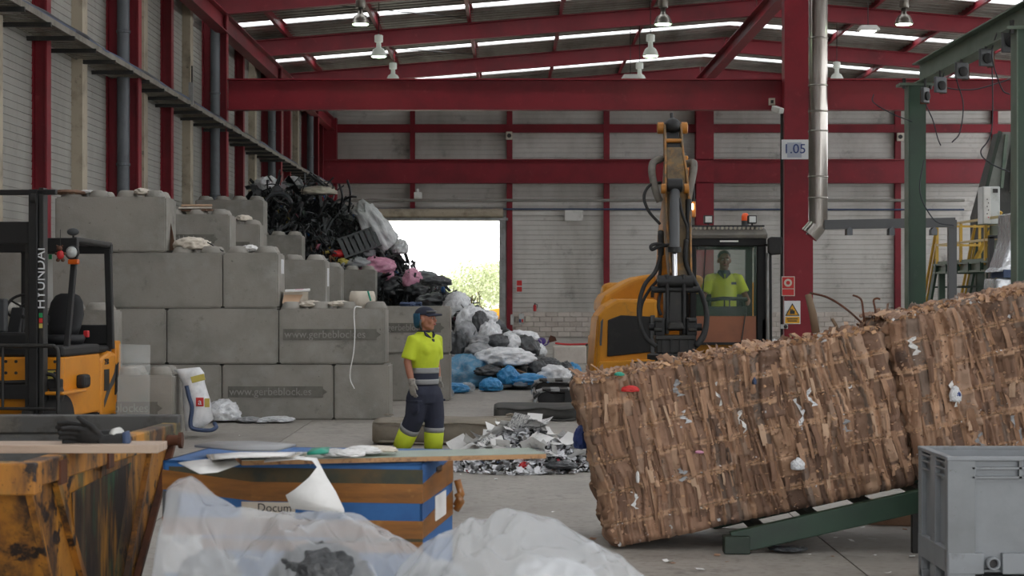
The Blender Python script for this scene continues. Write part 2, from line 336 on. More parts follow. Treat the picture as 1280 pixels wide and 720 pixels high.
# floor: cast concrete bays with recessed joints
fl = MB(); nx, ny = 6, 10
floor = struct(thing('floor', 'grey concrete hall floor with dust and stains', 'floor'))
xs = [WX + (RX - WX) * i / nx for i in range(nx + 1)]; ys = [Y0 + (YB - Y0) * j / ny for j in range(ny + 1)]
sub = MB().bx(WX, RX, Y0, YB, -0.5, -0.03).build('subfloor', 'floor_concrete', floor)
for i in range(nx):
    for j in range(ny):
        MB().bx(xs[i] + 0.006, xs[i + 1] - 0.006, ys[j] + 0.006, ys[j + 1] - 0.006, -0.03, 0.0).build('floor_slab', 'floor_concrete', floor)
struct(MB().bx(-140, 140, YB, 330, -0.6, -0.03).build('ground_outside', 'outdoor_ground'))
struct(MB().bx(-140, 140, -60, Y0, -0.6, -0.03).build('ground_yard', 'outdoor_ground'))

# ceiling: sheets, skylight strips, rafters, purlins, ridge beam
ceil = struct(thing('ceiling', 'corrugated metal roof on red steel rafters with skylight strips', 'ceiling'))
RAFT = [47.3 + 8.35 * k for k in range(-6, 4)]
def sheet(y0, y1, name, m, ribs=True):
    for s in (0, 1):
        prof = []; y = y0; n = max(1, int((y1 - y0) / 0.45))
        step = (y1 - y0) / n
        for i in range(n):
            b = y0 + i * step
            prof += [(b, 0), (b + step * 0.55, 0), (b + step * 0.65, -0.045), (b + step * 0.9, -0.045)] if ribs else [(b, 0)]
        prof.append((y1, 0))
        xa, xb = (WX - 0.3, RIDGE) if s == 0 else (RIDGE, RX + 0.3)
        V = []; k = len(prof)
        for X in (xa, xb):
            for (y, d) in prof: V.append((X, y, rb(X) + 0.74 + d))
        for X in (xa, xb):
            for (y, d) in prof: V.append((X, y, rb(X) + 0.80 + d))
        F = [(i + 1, i, k + i, k + i + 1) for i in range(k - 1)] + [(2 * k + i, 2 * k + i + 1, 3 * k + i + 1, 3 * k + i) for i in range(k - 1)]
        F += [(0, 2 * k, 3 * k, k), (k - 1, 2 * k - 1, 4 * k - 1, 3 * k - 1)]
        MB().add(V, F).build(name, m, ceil)
edges = [Y0 - 0.3]
for R in RAFT + [RAFT[-1] + 8.35]:
    a, b = R + 6.0 - 8.35, R + 7.05 - 8.35
    for a, b in ((a - 4.2, b - 4.2), (a, b)) if R < 46 else ((a, b),):  # nearer bays get a second, unseen strip, added to brighten the hall
        if a > Y0 + 1 and b < YB - 0.5:
            sheet(edges[-1], a, 'roof_sheet', 'roof_sheet'); sheet(a, b, 'skylight_pane', 'skylight', False); edges.append(b)
sheet(edges[-1], YB + 0.3, 'roof_sheet', 'roof_sheet')
for R in RAFT:
    for s in (0, 1):
        xa, xb = (WX + 0.1, RIDGE) if s == 0 else (RX - 0.1, RIDGE)
        m = MB(); ibeam(m, (xa, R, rb(xa) + 0.25), (xb, R, rb(xb) + 0.25), 0.5, 0.24); m.build('rafter', 'red_steel', ceil)
m = MB(); ibeam(m, (-7.42, 20, 8.72), (-7.42, YB, 8.72), 0.5, 0.3); m.build('eave_beam', 'red_steel', ceil)
for X in (-6.75, -4.0, -1.25, 1.5, 4.25, 8.3, 10.95, 13.7, 16.45, 19.2, 21.9):
    z = rb(X) + 0.62; m = MB()
    m.bx(X - 0.01, X + 0.01, Y0, YB, z - 0.11, z + 0.11); m.bx(X - 0.09, X + 0.01, Y0, YB, z - 0.12, z - 0.10); m.bx(X - 0.01, X + 0.09, Y0, YB, z + 0.10, z + 0.12)
    m.build('purlin', 'red_steel', ceil)
m = MB(); ibeam(m, (RIDGE - 0.05, 34, 9.98), (RIDGE - 0.05, YB, 9.98), 0.46, 0.34); m.build('ridge_beam', 'red_steel', ceil)
for a, b in ((RAFT[6], RAFT[7]), (RAFT[7], RAFT[8])):             # wind bracing rods
    MB().cyl((-7.6, a + 0.3, rb(-7.6) + 0.6), (-1.3, b - 0.3, rb(-1.3) + 0.6), 0.012, n=6).build('bracing_rod', 'dark_metal', ceil)

# wall_left: ribbed siding, red posts and frame columns, concrete posts, downpipes
wl = struct(thing('wall_left', 'ribbed white siding wall with red steel posts', 'wall'))
COLY = [30.6 + 5.57 * k for k in range(-6, 9)]
def ribbed(n, pitch, depth, z0):
    """profile (z, offset): flat ribs with narrow recessed joints"""
    p = []
    for i in range(n):
        z = z0 + i * pitch; p += [(z, 0), (z + pitch * 0.86, 0.006), (z + pitch * 0.9, -depth), (z + pitch * 0.98, -depth)]
    p.append((z0 + n * pitch, 0)); return p
def ribmesh_y(L, prof):          # plane running along +Y, facing +X
    k = len(prof); V = [(o, y, z) for y in (0, L) for z, o in prof]; return MB().add(V, [(i, i + k, i + k + 1, i + 1)[::-1] for i in range(k - 1)])
profL = ribbed(74, 0.125, 0.012, 0)
HALF = 5.57 / 2 - 0.17
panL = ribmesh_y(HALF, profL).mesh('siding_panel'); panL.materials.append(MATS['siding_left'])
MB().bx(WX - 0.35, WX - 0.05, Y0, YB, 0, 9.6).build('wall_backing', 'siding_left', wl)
for k, Y in enumerate(COLY):
    main = (k - 6) % 2 == 1
    if main:                     # frame column, its web in the plane of the frame
        m = MB(); ibeam(m, (WX + 0.32, Y, 0), (WX + 0.32, Y, rb(WX) + 0.1), 0.64, 0.30, side=(1, 0, 0)); m.build('frame_column', 'red_steel', wl)
        p = MB().cyl((WX + 0.34, Y - 0.14, 0.2), (WX + 0.34, Y - 0.14, 9.2), 0.125, n=16)
        pip = p.build('downpipe', 'pipe_grey', wl, auto=50)
        for z in (1.6, 4.3, 6.9): MB().lathe([(0.128, 0), (0.14, 0.01), (0.14, 0.05), (0.128, 0.06)], (WX + 0.34, Y - 0.14, z), 16).build('pipe_clip', 'pipe_grey', pip)
    else:
        m = MB(); ibeam(m, (WX + 0.12, Y, 0), (WX + 0.12, Y, 9.3), 0.26, 0.28, side=(1, 0, 0)); m.build('wall_post', 'red_steel', wl)
    if k + 1 < len(COLY):
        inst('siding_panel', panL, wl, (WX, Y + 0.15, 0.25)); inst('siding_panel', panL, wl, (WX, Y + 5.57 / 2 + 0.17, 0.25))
        MB().bx(WX - 0.02, WX + 0.2, Y + 5.57 / 2 - 0.2, Y + 5.57 / 2 + 0.2, 0, 9.3).build('concrete_post', 'concrete_post', wl)
wr = struct(thing('wall_right', 'ribbed siding wall with added unseen light band', 'wall'))
MB().bx(RX, RX + 0.3, Y0, YB, 0, 4.6).build('siding_panel', 'siding', wr); MB().bx(RX, RX + 0.3, Y0, YB, 9.2, 9.9).build('siding_panel', 'siding', wr)
for i in range(14): y = Y0 + (YB - Y0) * i / 14; MB().bx(RX + 0.1, RX + 0.14, y, y + (YB - Y0) / 14 - 0.1, 4.6, 9.2).build('added_light_pane', 'skylight', wr); MB().bx(RX, RX + 0.25, y - 0.1, y, 4.6, 9.2).build('mullion', 'red_steel', wr)  # panes and mullions out of view, added to bring in soft side light
wf = struct(thing('wall_front', 'unseen siding gable wall, gate opening sized for the light', 'wall'))
MB().bx(WX - 0.3, -3.0, Y0 - 0.3, Y0, 0, 10.6).build('siding_panel', 'siding', wf); MB().bx(13.0, RX + 0.3, Y0 - 0.3, Y0, 0, 10.6).build('siding_panel', 'siding', wf); MB().bx(-3.0, 13.0, Y0 - 0.3, Y0, 7.0, 11.2).build('siding_panel', 'siding', wf)  # wall behind the camera, its opening narrowed to cut the front light

# wall_back: ribbed siding between red posts, girts, crane-height beam, block plinth
wb = struct(thing('wall_back', 'ribbed white siding end wall with red girts and door opening', 'wall'))
PX = [WX + 0.05] + [-0.1 + 4 * k for k in range(-1, 6)] + [RX]
DX0, DX1, DZ = px(436, YB), px(626, YB), pz(276, YB)
profB = ribbed(50, 0.2, 0.03, 0)
def ribmesh_x(L, prof):
    k = len(prof); V = [(x, -o, z) for x in (0, L) for z, o in prof]; return MB().add(V, [(i, i + k, i + k + 1, i + 1) for i in range(k - 1)])
PL = 1.02
MB().bx(WX - 0.3, DX0, YB + 0.06, YB + 0.3, 0, 10.4).build('wall_backing', 'siding', wb)
MB().bx(DX0, DX1, YB + 0.06, YB + 0.3, DZ, 10.4).build('wall_backing', 'siding', wb)
MB().bx(DX1, RX + 0.3, YB + 0.06, YB + 0.3, 0, 10.4).build('wall_backing', 'siding', wb)
for i in range(len(PX) - 1):
    a, b = PX[i] + 0.1, PX[i + 1] - 0.1
    top = [p for p in profB if p[0] < 8.55]
    if b < DX0 + 2.7 or i == 1 or (a < DX1 - 0.3):       # above the door only
        pr = [(z - 0, o) for z, o in ribbed(26, 0.2, 0.03, DZ + 0.15)]
        ribmesh_x(b - a, pr).build('siding_panel', 'siding', wb).location = (a, YB, 0)
    else:
        pr = ribbed(44, 0.2, 0.03, PL)
        ribmesh_x(b - a, pr).build('siding_panel', 'siding', wb).location = (a, YB, 0)
for X in PX[1:-1]:
    if abs(X - 7.9) < 0.1:
        m = MB(); ibeam(m, (X, YB - 0.36, 0), (X, YB - 0.36, 10.2), 0.7, 0.72, side=(0, 1, 0)); m.build('frame_column', 'red_steel', wb)
    elif X < -1:
        m = MB(); ibeam(m, (X, YB - 0.12, DZ), (X, YB - 0.12, 10), 0.22, 0.2, side=(0, 1, 0)); m.build('wall_post', 'red_steel', wb)
    else:
        m = MB(); ibeam(m, (X, YB - 0.12, 0), (X, YB - 0.12, 10), 0.22, 0.24, side=(0, 1, 0)); m.build('wall_post', 'red_steel', wb)
MB().bx(WX + 0.1, WX + 0.75, YB - 0.5, YB, 0, 9).build('corner_column', 'red_steel', wb)
MB().bx(WX, RX, YB - 0.22, YB - 0.06, 8.42, 8.76).build('girt', 'red_steel', wb)
m = MB(); ibeam(m, (WX, YB - 0.5, 6.8), (RX, YB - 0.5, 6.8), 0.98, 0.42, 0.04, 0.03); m.build('wind_beam', 'red_steel', wb)
MB().cyl((WX + 0.6, YB - 0.35, pz(251, YB)), (18.6, YB - 0.35, pz(251, YB)), 0.06, n=8).build('conduit', 'cable_light', wb)
MB().cyl((WX + 0.6, YB - 0.3, pz(261.5, YB)), (18.6, YB - 0.3, pz(262.5, YB)), 0.035, n=8).build('cable', 'cable_blue', wb)
# plinth of cinder blocks laid in courses
MB().bx(DX1 + 0.35, RX, YB - 0.06, YB + 0.06, 0, PL).build('mortar_bed', 'mortar', wb)
br = MB().box((0, 0, 0), (0.485, 0.1, 0.192)).mesh('cinder_block'); br.materials.append(MATS['cinder'])
bv = bmesh.new(); bv.from_mesh(br); bmesh.ops.bevel(bv, geom=bv.edges[:], offset=0.012, segments=1, affect='EDGES'); bv.to_mesh(br); bv.free()
for r in range(5):
    x = DX1 + 0.6 + (0.25 if r % 2 else 0)
    while x < 17.2:
        inst('cinder_block', br, wb, (x, YB - 0.06 + U(-0.006, 0.006), 0.104 + r * 0.2045)); x += 0.5
# doorway: galvanised jamb, rusty lintel channel and rolled-up door edge
d1 = struct(thing('door_1', 'wide open roller doorway to bright daylight', 'doorway'))
MB().bx(DX1 - 0.06, DX1 + 0.2, YB - 0.28, YB - 0.02, 0, DZ + 0.2).build('jamb', 'galvanised', d1)
MB().bx(DX0 - 0.2, DX0 + 0.06, YB - 0.28, YB - 0.02, 0, DZ + 0.2).build('jamb', 'galvanised', d1)
MB().bx(DX0 - 0.3, DX1 + 0.3, YB - 0.42, YB - 0.04, DZ, DZ + 0.1).build('door_edge', 'galvanised', d1)
MB().cyl((DX0 - 0.3, YB - 0.3, DZ + 0.3), (DX1 + 0.1, YB - 0.3, DZ + 0.3), 0.2, n=14).build('shutter_roll', 'concrete_post', d1, auto=50)

# free transverse beam and ridge column
YT = 47.3
o = thing('cross_beam', 'deep red steel beam spanning the hall below the rafters', 'beam', (0, YT, 6.3))
m = MB(); ibeam(m, (WX + 0.66, YT, pz(118.5, YT)), (RX, YT, pz(118.5, YT)), 0.80, 0.36, 0.035, 0.03); m.build('girder', 'red_steel', o, world=True)
for X in (-2.5, 2.5):
    pass
c = thing('steel_column', 'broad red steel column carrying the 1.05 sign', 'column', (7.24, YT - 0.6, 0))
m = MB(); m.bx(-0.35, 0.35, -0.02, 0.02, 0, 10.2); m.bx(-0.36, -0.32, -0.22, 0.22, 0, 10.2); m.bx(0.32, 0.36, -0.22, 0.22, 0, 10.2); m.bx(-0.36, 0.36, -0.25, -0.22, 0, 10.2)
m.build('shaft', 'red_steel', c)
MB().bx(-0.5, 0.5, -0.4, 0.4, 0, 0.03).build('base_plate', 'red_steel', c)
MB().cyl((-0.41, -0.1, 0.3), (-0.41, -0.1, pz(140, YT - 0.6)), 0.035, n=8).build('conduit', 'dark_metal', c)
YS = YT - 0.6 - 0.29
def plate(mb, x0, x1, y0, y1, Y, t=0.02): return mb.bx(px(x0, Y), px(x1, Y), Y, Y + t, pz(y1, Y), pz(y0, Y))
def sign(name, label, x0, x1, y0, y1, m='sign_white', Y=YS, loc=None):
    o = thing(name, label, 'sign', at((x0 + x1) / 2, y1, Y)); plate(MB(), x0, x1, y0, y1, Y).build('plate', m, o, world=True); return o
s = sign('number_sign', 'white sign reading 1.05 on red column', 977, 1010.5, 174.5, 199)
plate(MB(), 984, 1002, 178, 197, YS - 0.012, 0.01).build('plate_field', 'sign_grey', s, world=True)
text_part('lettering', '1.05', 0.34, 'ink_blue', s, at(993.2, 186.5, YS - 0.03), (math.pi / 2, 0, 0), world=True)
s = sign('fire_alarm_sign', 'small red fire alarm sign on red column', 977, 993.5, 345.5, 370, 'ivory')
plate(MB(), 978, 992.5, 346.5, 360.5, YS - 0.01, 0.01).build('plate_field', 'sign_red', s, world=True)
plate(MB(), 978, 992.5, 361.5, 369, YS - 0.01, 0.01).build('plate_field', 'sign_red', s, world=True)
q = at(985, 353.5, YS - 0.02); MB().lathe([(0.1, 0), (0.1, 0.01)], q, 16, R3(math.pi / 2)).build('disc', 'ivory', s, world=True)
MB().lathe([(0.05, 0), (0.05, 0.01)], q - Vector((0, 0.012, 0)), 16, R3(math.pi / 2)).build('disc_centre', 'sign_red', s, world=True)
s = sign('warning_sign', 'white panel with yellow warning triangle on red column', 980.5, 1000.5, 376, 405)
def tri(mb, cx, cy, r, Y): 
    q = [at(cx + r * math.sin(a), cy - r * math.cos(a), Y) for a in (0, 2.094, 4.189)]
    return mb.prism([(p.x, p.z) for p in q], 'y', Y, Y + 0.008)
tri(MB(), 990.5, 389.5, 10.5, YS - 0.012).build('triangle_border', 'ink', s, world=True); tri(MB(), 990.5, 389.5, 8.2, YS - 0.022).build('triangle', 'sign_yellow', s, world=True)
m = MB(); plate(m, 987.5, 993.5, 388, 392.5, YS - 0.03, 0.008); plate(m, 988, 989.5, 386, 388, YS - 0.03, 0.008); plate(m, 990, 991.5, 386.5, 388, YS - 0.03, 0.008); m.build('pictogram', 'ink', s, world=True)
plate(MB(), 981.5, 999.5, 396, 404, YS - 0.012, 0.01).build('caption', 'sign_yellow', s, world=True)
m = MB(); plate(m, 983.5, 997.5, 398, 399.2, YS - 0.022, 0.008); plate(m, 984.5, 996.5, 400.6, 401.8, YS - 0.022, 0.008); m.build('caption_line', 'ink', s, world=True)
o = thing('call_point', 'grey push button box beneath the warning sign', 'switch', at(980.5, 411, YS)); plate(MB(), 976, 985, 405.5, 411, YS - 0.06, 0.06).build('housing', 'lamp_grey', o, world=True, bevel=0.01)
MB().lathe([(0.05, 0), (0.04, 0.03)], at(982, 408.2, YS - 0.06), 12, R3(math.pi / 2)).build('button', 'ink', o, world=True)
o = thing('security_camera', 'small white camera on bracket beside red column', 'camera', at(972, 140, YS))
MB().box(at(972, 137, YS - 0.2), (0.16, 0.34, 0.14), R3(0.3, 0, 0.5)).build('housing', 'white_paint', o, world=True, bevel=0.02); MB().cyl(at(973, 141, YS), at(976, 141, YS + 0.1), 0.03, n=8).build('bracket', 'white_paint', o, world=True)
o = thing('junction_box', 'grey junction box under beam beside red column', 'box', at(965, 131, YT - 0.3)); plate(MB(), 961.5, 969, 122.5, 131, YT - 0.30, 0.14).build('housing', 'ivory', o, world=True, bevel=0.01); plate(MB(), 963.5, 967, 125, 129, YT - 0.32, 0.03).build('dial', 'ink', o, world=True)

# stainless flue with banded joints
YF = 45.0
fx = px(1022.5, YF); o = thing('flue_pipe', 'shiny stainless steel flue pipe hanging beside red column', 'pipe', (fx, YF, pz(280, YF)))
r = 12 * YF / FPX
MB().tube([(fx, YF, 10.15), (fx, YF, pz(281, YF)), (fx - 0.04, YF, pz(283, YF)), (fx - 0.22, YF, pz(294, YF))], r, 20, caps=True).build('duct', 'steel_flue', o, world=True, auto=50)
for y in (-30, 48, 107, 139.5, 164, 221, 247.5):
    MB().lathe([(r, -0.02), (r + 0.015, -0.015), (r + 0.015, 0.015), (r, 0.02)], (fx, YF, pz(y, YF)), 20).build('joint_band', 'steel_flue', o, world=True, smooth=True)
MB().box(at(1012, 289, YF - 0.1), (0.14, 0.2, 0.16)).build('bracket', 'dark_metal', o, world=True)

# high-bay lamps
LAMPS = [(-3.73, 45.3, 'dark metal dome lamp cut by the picture top at upper corner bay', 1), (-3.73, 51.5, 'white dome lamp in front of the first full rafter', 0), (-3.73, 57.7, 'white dome lamp just above the long cross beam, in the column of three', 0),
         (3.72, 45.3, 'dark metal dome lamp at picture top over the excavator arm', 1), (3.87, 51.4, 'white dome lamp hung middle of the three above the excavator arm', 0), (4.0, 57.7, 'white dome lamp overlapping a flat floodlight above the excavator arm', 0),
         (9.65, 45.3, 'dark metal dome lamp above the green gantry beam', 1), (10.15, 57.5, 'white dome lamp beside the stainless flue', 0)]
for X, Y, lab, dark in LAMPS:
    o = thing('high_bay_lamp', lab, 'lamp', (X, Y, 8.43), (0, 0, 0), 'dome lamps under the roof'); mm = 'lamp_dark' if dark else 'lamp_shade'
    MB().lathe([(0.225, 0.0), (0.235, 0.015), (0.215, 0.03), (0.2, 0.1), (0.15, 0.2), (0.07, 0.255), (0.065, 0.4)], n=24).build('shade', mm, o, smooth=True)
    MB().lathe([(0.1, -0.03), (0.19, -0.015), (0.2, 0.01)], n=24).build('glowing_lens', 'lamp_glow', o)
    MB().lathe([(0.11, 0.4), (0.12, 0.42), (0.12, 0.58), (0.1, 0.6), (0.02, 0.62)], n=16).build('ballast', mm, o, auto=40)
    MB().cyl((0, 0, 0.6), (0, 0, rb(X) - 8.43 + 0.7), 0.012, n=6).build('hanger', 'dark_metal', o)
for X, Y, lab in ((px(788, 57.0), 57.0, 'small flat floodlight half hidden by a dome lamp'), (px(1085, 47.5), 47.5, 'white flat trapezoid floodlight between flue and gantry')):
    z = pz(99, 57) if Y > 50 else pz(39, 47.5); o = thing('floodlight', lab, 'lamp', (X, Y, z), group='flat floodlights')
    MB().loft([[Vector((sx * w, sy * w * 0.7, h)) for sx, sy in ((-1, -1), (1, -1), (1, 1), (-1, 1))] for w, h in ((0.27, 0), (0.28, 0.03), (0.2, 0.14), (0.12, 0.15))]).build('housing', 'white_paint', o)
    MB().bx(-0.18, 0.18, -0.13, 0.13, -0.012, 0.0).build('glowing_lens', 'lamp_glow_white', o); MB().cyl((0, 0, 0.15), (0, 0, rb(X) - z + 0.7), 0.012, n=6).build('hanger', 'dark_metal', o)

# cable tray along the left wall
tz = 6.02; o = thing('cable_tray', 'long perforated cable tray bracketed along left wall', 'cable tray', (-7.5, 20, tz))
ya, yb = 22.0, 75.0
for X in (-7.85, -7.22): MB().bx(X - 0.015, X + 0.015, ya, yb, tz, tz + 0.1).build('side_rail', 'tray_metal', o, world=True)
y = ya; sl = MB().bx(-0.3, 0.3, -0.02, 0.02, 0, 0.015).mesh('tray_rung'); sl.materials.append(MATS['tray_metal'])
g = MB(); 
while y < yb: 
    g.bx(-7.84, -7.23, y, y + 0.07, tz + 0.005, tz + 0.02); y += 0.2
stuff(g.build('perforated_floor', 'tray_metal', o, world=True))
for i in range(34):
    yy = 22.4 + i * 1.55
    if yy < yb: MB().bx(WX, -7.16, yy - 0.03, yy + 0.03, tz - 0.07, tz).build('bracket', 'dark_metal', o, world=True)
for k, (dx, r, mm) in enumerate(((-7.3, 0.05, 'cable_dark'), (-7.4, 0.035, 'cable_light'), (-7.5, 0.04, 'cable_dark'), (-7.6, 0.03, 'cable_light'), (-7.25, 0.03, 'cable_blue'))):
    pts = [(dx + U(-0.03, 0.03), ya + (yb - ya) * i / 40, tz + 0.06 + r + U(0, 0.05)) for i in range(41)]
    MB().tube(pts, r, 6).build('cable', mm, o, world=True, smooth=True)
MB().box((-7.22, 41.4, tz + 0.28), (0.1, 0.1, 0.5)).build('tray_box', 'galvanised', o, world=True); MB().cyl((-7.2, 41.4, tz + 0.5), (-7.2, 41.4, tz + 0.9), 0.02, n=6).build('aerial', 'dark_metal', o, world=True)

# small fittings on the end wall
def wallbox(name, label, cat, x0, x1, y0, y1, m, t=0.12, Y=YB - 0.3):
    o = thing(name, label, cat, at((x0 + x1) / 2, y1, Y)); plate(MB(), x0, x1, y0, y1, Y, t).build('housing', m, o, world=True, bevel=0.01); return o
o = wallbox('emergency_light', 'white lamp box under end wall beam above doorway', 'lamp', 517.5, 527.5, 240, 248.5, 'white_paint', Y=YB - 0.7); MB().cyl(at(522, 240, YB - 0.65), at(522, 236, YB - 0.65), 0.06, n=8).build('cap', 'white_paint', o, world=True)
for x, y, lab in ((636.5, 169.5, 'small beige speaker box above the doorway jamb'), (1125.5, 171, 'small beige speaker box high right of flue')):
    o = wallbox('wall_speaker', lab, 'speaker', x - 4, x + 4, y - 5, y + 5, 'ivory', Y=YB - 0.4); MB().lathe([(0.09, 0), (0.09, 0.02)], at(x, y, YB - 0.41), 12, R3(math.pi / 2)).build('cone', 'ink', o, world=True)
o = wallbox('notice_board', 'faded white notice plate beside excavator arm', 'sign', 706, 729, 262, 276, 'white_paint', 0.05)
o = wallbox('fire_sign', 'small red and white fire extinguisher sign by doorway', 'sign', 645.5, 653, 350, 365, 'sign_white', 0.03); plate(MB(), 646, 652.5, 350.5, 357, YB - 0.32, 0.02).build('plate_field', 'sign_red', o, world=True); plate(MB(), 646, 652.5, 358.5, 364.5, YB - 0.32, 0.02).build('plate_field', 'sign_red', o, world=True)
o = wallbox('socket_panel', 'grey socket panel on block plinth by doorway', 'socket', 648.5, 655, 392, 405.5, 'lamp_grey')
for x, mm in ((650, 'ink_blue'), (653, 'sign_red')): plate(MB(), x - 1, x + 1, 399, 403, YB - 0.33, 0.03).build('socket', mm, o, world=True)
o = wallbox('switch_box', 'pale switch box beside socket panel', 'switch', 657, 663, 395, 402, 'ivory'); o = wallbox('meter_box', 'slotted grey box hung next to red post', 'box', 638, 642, 393, 406, 'lamp_grey')
for x, y0, y1, lab in ((668.5, 379, 389, 'red fire extinguisher standing on top of plinth'), (660.5, 415, 424, 'red fire extinguisher at foot of plinth behind bags')):
    o = thing('fire_extinguisher', lab, 'extinguisher', at(x, y1, YB - 0.25)); b = at(x, y1, YB - 0.25); h = (y1 - y0) * YB / FPX
    MB().lathe([(0.06, 0), (0.065, 0.02), (0.065, h * 0.7), (0.03, h * 0.82)], b, 14).build('cylinder', 'plastic_red', o, world=True, smooth=True); MB().lathe([(0.03, h * 0.8), (0.03, h), (0.01, h)], b, 8).build('valve', 'ink', o, world=True)
    MB().tube(spline([b + Vector((0, -0.02, h * 0.9)), b + Vector((0.1, -0.02, h * 0.8)), b + Vector((0.08, -0.02, h * 0.3))]), 0.012, 6).build('hose', 'ink', o, world=True)
o = thing('low_concrete_block', 'low pale concrete block in front of plinth', 'block', at(712, 455, 47.0)); bb = MB().bx(px(692, 47), px(733, 47), 47, 47.8, 0, pz(433, 47)); bb.build('body', 'cinder', o, world=True, bevel=0.02)
MB().bx(px(733.5, 47), px(741, 47), 47.1, 47.8, 0, pz(432, 47)).build('end_piece', 'concrete_post', o, world=True, bevel=0.02)
o = thing('shovel', 'shovel with red handle lying on low concrete block', 'shovel', at(705, 433, 47.2)); MB().tube(spline([at(694, 429, 47.2), at(710, 430.5, 47.2), at(735, 430, 47.2)]), 0.025, 8).build('shaft', 'plastic_red', o, world=True)
MB().hexa([at(684, 429, 47.2), at(696, 426, 47.2), at(696, 426, 47.3), at(684, 428, 47.3), at(688, 419, 47.25), at(694, 421, 47.25), at(694, 421, 47.3), at(688, 419, 47.3)]).build('blade', 'rust', o, world=True); MB().box(at(736, 431, 47.2), (0.16, 0.1, 0.06)).build('grip', 'ink', o, world=True)
o = thing('purple_tinsel', 'tangle of shiny purple ribbon by low block', 'ribbon', at(677, 436, 47.0)); m = MB()
for i in range(16):
    a = U(0, 6.28); c0 = at(677, 432, 47.0); m.tube(arc(c0, c0 + Vector((math.cos(a) * 0.2, U(-.1, .1), math.sin(a) * 0.2)), c0 + Vector((math.cos(a + 0.8) * 0.25, U(-.1, .1), math.sin(a + 0.8) * 0.2)), 4), 0.014, 4)
m.build('ribbon', 'purple', o, world=True)

# grey overhead rail with a post and hanging sockets, right of the flue
YQ = 23.5; o = thing('overhead_rail', 'grey steel overhead rail on a single post behind green gantry', 'rail', at(1190, 400, YQ))
o.location.z = 0; WM[o.name] = Matrix.Translation(o.location)
MB().bar(at(1030, 281, YQ), at(1193, 278, YQ), 0.12, 0.12).build('rail', 'grey_plastic', o, world=True); q = at(1190, 275, YQ)
MB().bx(q.x - 0.05, q.x + 0.05, YQ - 0.05, YQ + 0.05, 0, q.z).build('post', 'grey_plastic', o, world=True)
for x in (1061, 1113.5, 1166.5): MB().prism([(p.x, p.z) for p in (at(x - 3.5, 294, YQ), at(x + 3.5, 294, YQ), at(x + 3.5, 287, YQ), at(x, 283.5, YQ), at(x - 3.5, 287, YQ))], 'y', YQ - 0.08, YQ + 0.08).build('hanging_socket', 'pipe_grey', o, world=True)

# outdoors beyond the doorway: trees and a yellow loader
def tree(x, Y, h, r, lab):
    o = thing('tree', lab, 'tree', (x, Y, -0.03), group='trees beyond the doorway')
    MB().tube([(0, 0, 0), (0.05, 0, h * 0.35), (0, 0.1, h * 0.7)], [0.22, 0.15, 0.06], 8).build('trunk', 'bark', o, smooth=True)
    rr = random.Random(int(x * 10)); n = 3600; V = []; F = []
    for i in range(n):
        a = rr.uniform(0, 6.28); t = rr.uniform(-1, 1); q = (rr.random() ** 0.4) * r; p = Vector((q * math.cos(a) * math.sqrt(1 - t * t), q * math.sin(a) * math.sqrt(1 - t * t), h * 0.62 + t * q * 0.75))
        s = rr.uniform(0.06, 0.14); e1 = Vector((rr.gauss(0, 1), rr.gauss(0, 1), rr.gauss(0, 1))).normalized(); e2 = e1.cross(Vector((rr.gauss(0, 1), rr.gauss(0, 1), rr.gauss(0, 1)))).normalized()
        k = len(V); V += [p - e1 * s, p + e2 * s * 0.5, p + e1 * s, p - e2 * s * 0.5]; F.append((k, k + 1, k + 2, k + 3))
    stuff(MB().add(V, F).build('foliage', 'foliage', o))
tree(px(598, 108), 108, 3.7, 2.1, 'pale green bushy tree seen through doorway beside jamb'); tree(px(560, 114), 114, 2.8, 1.7, 'low pale tree just above waste heap in doorway'); tree(px(626, 112), 112, 4.0, 1.8, 'pale tree partly cut off by doorway jamb')
YL = 90.0; o = thing('yellow_loader', 'bright yellow loader standing outside the doorway', 'loader', (px(618, YL), YL, -0.03)); 
MB().prism([(p.x, p.z) for p in (at(604, 403, YL), at(640, 408, YL), at(640, 384, YL), at(618, 386, YL), at(605, 389, YL))], 'y', YL, YL + 1.6).build('bodywork', 'machine_yellow', o, world=True, bevel=0.05)
for x in (612, 634): MB().lathe([(0.2, -0.15), (0.42, -0.14), (0.42, 0.14), (0.2, 0.15)], (px(x, YL), YL, 0.4), 18, R3(math.pi / 2)).build('wheel', 'black_rubber', o, world=True, auto=40)

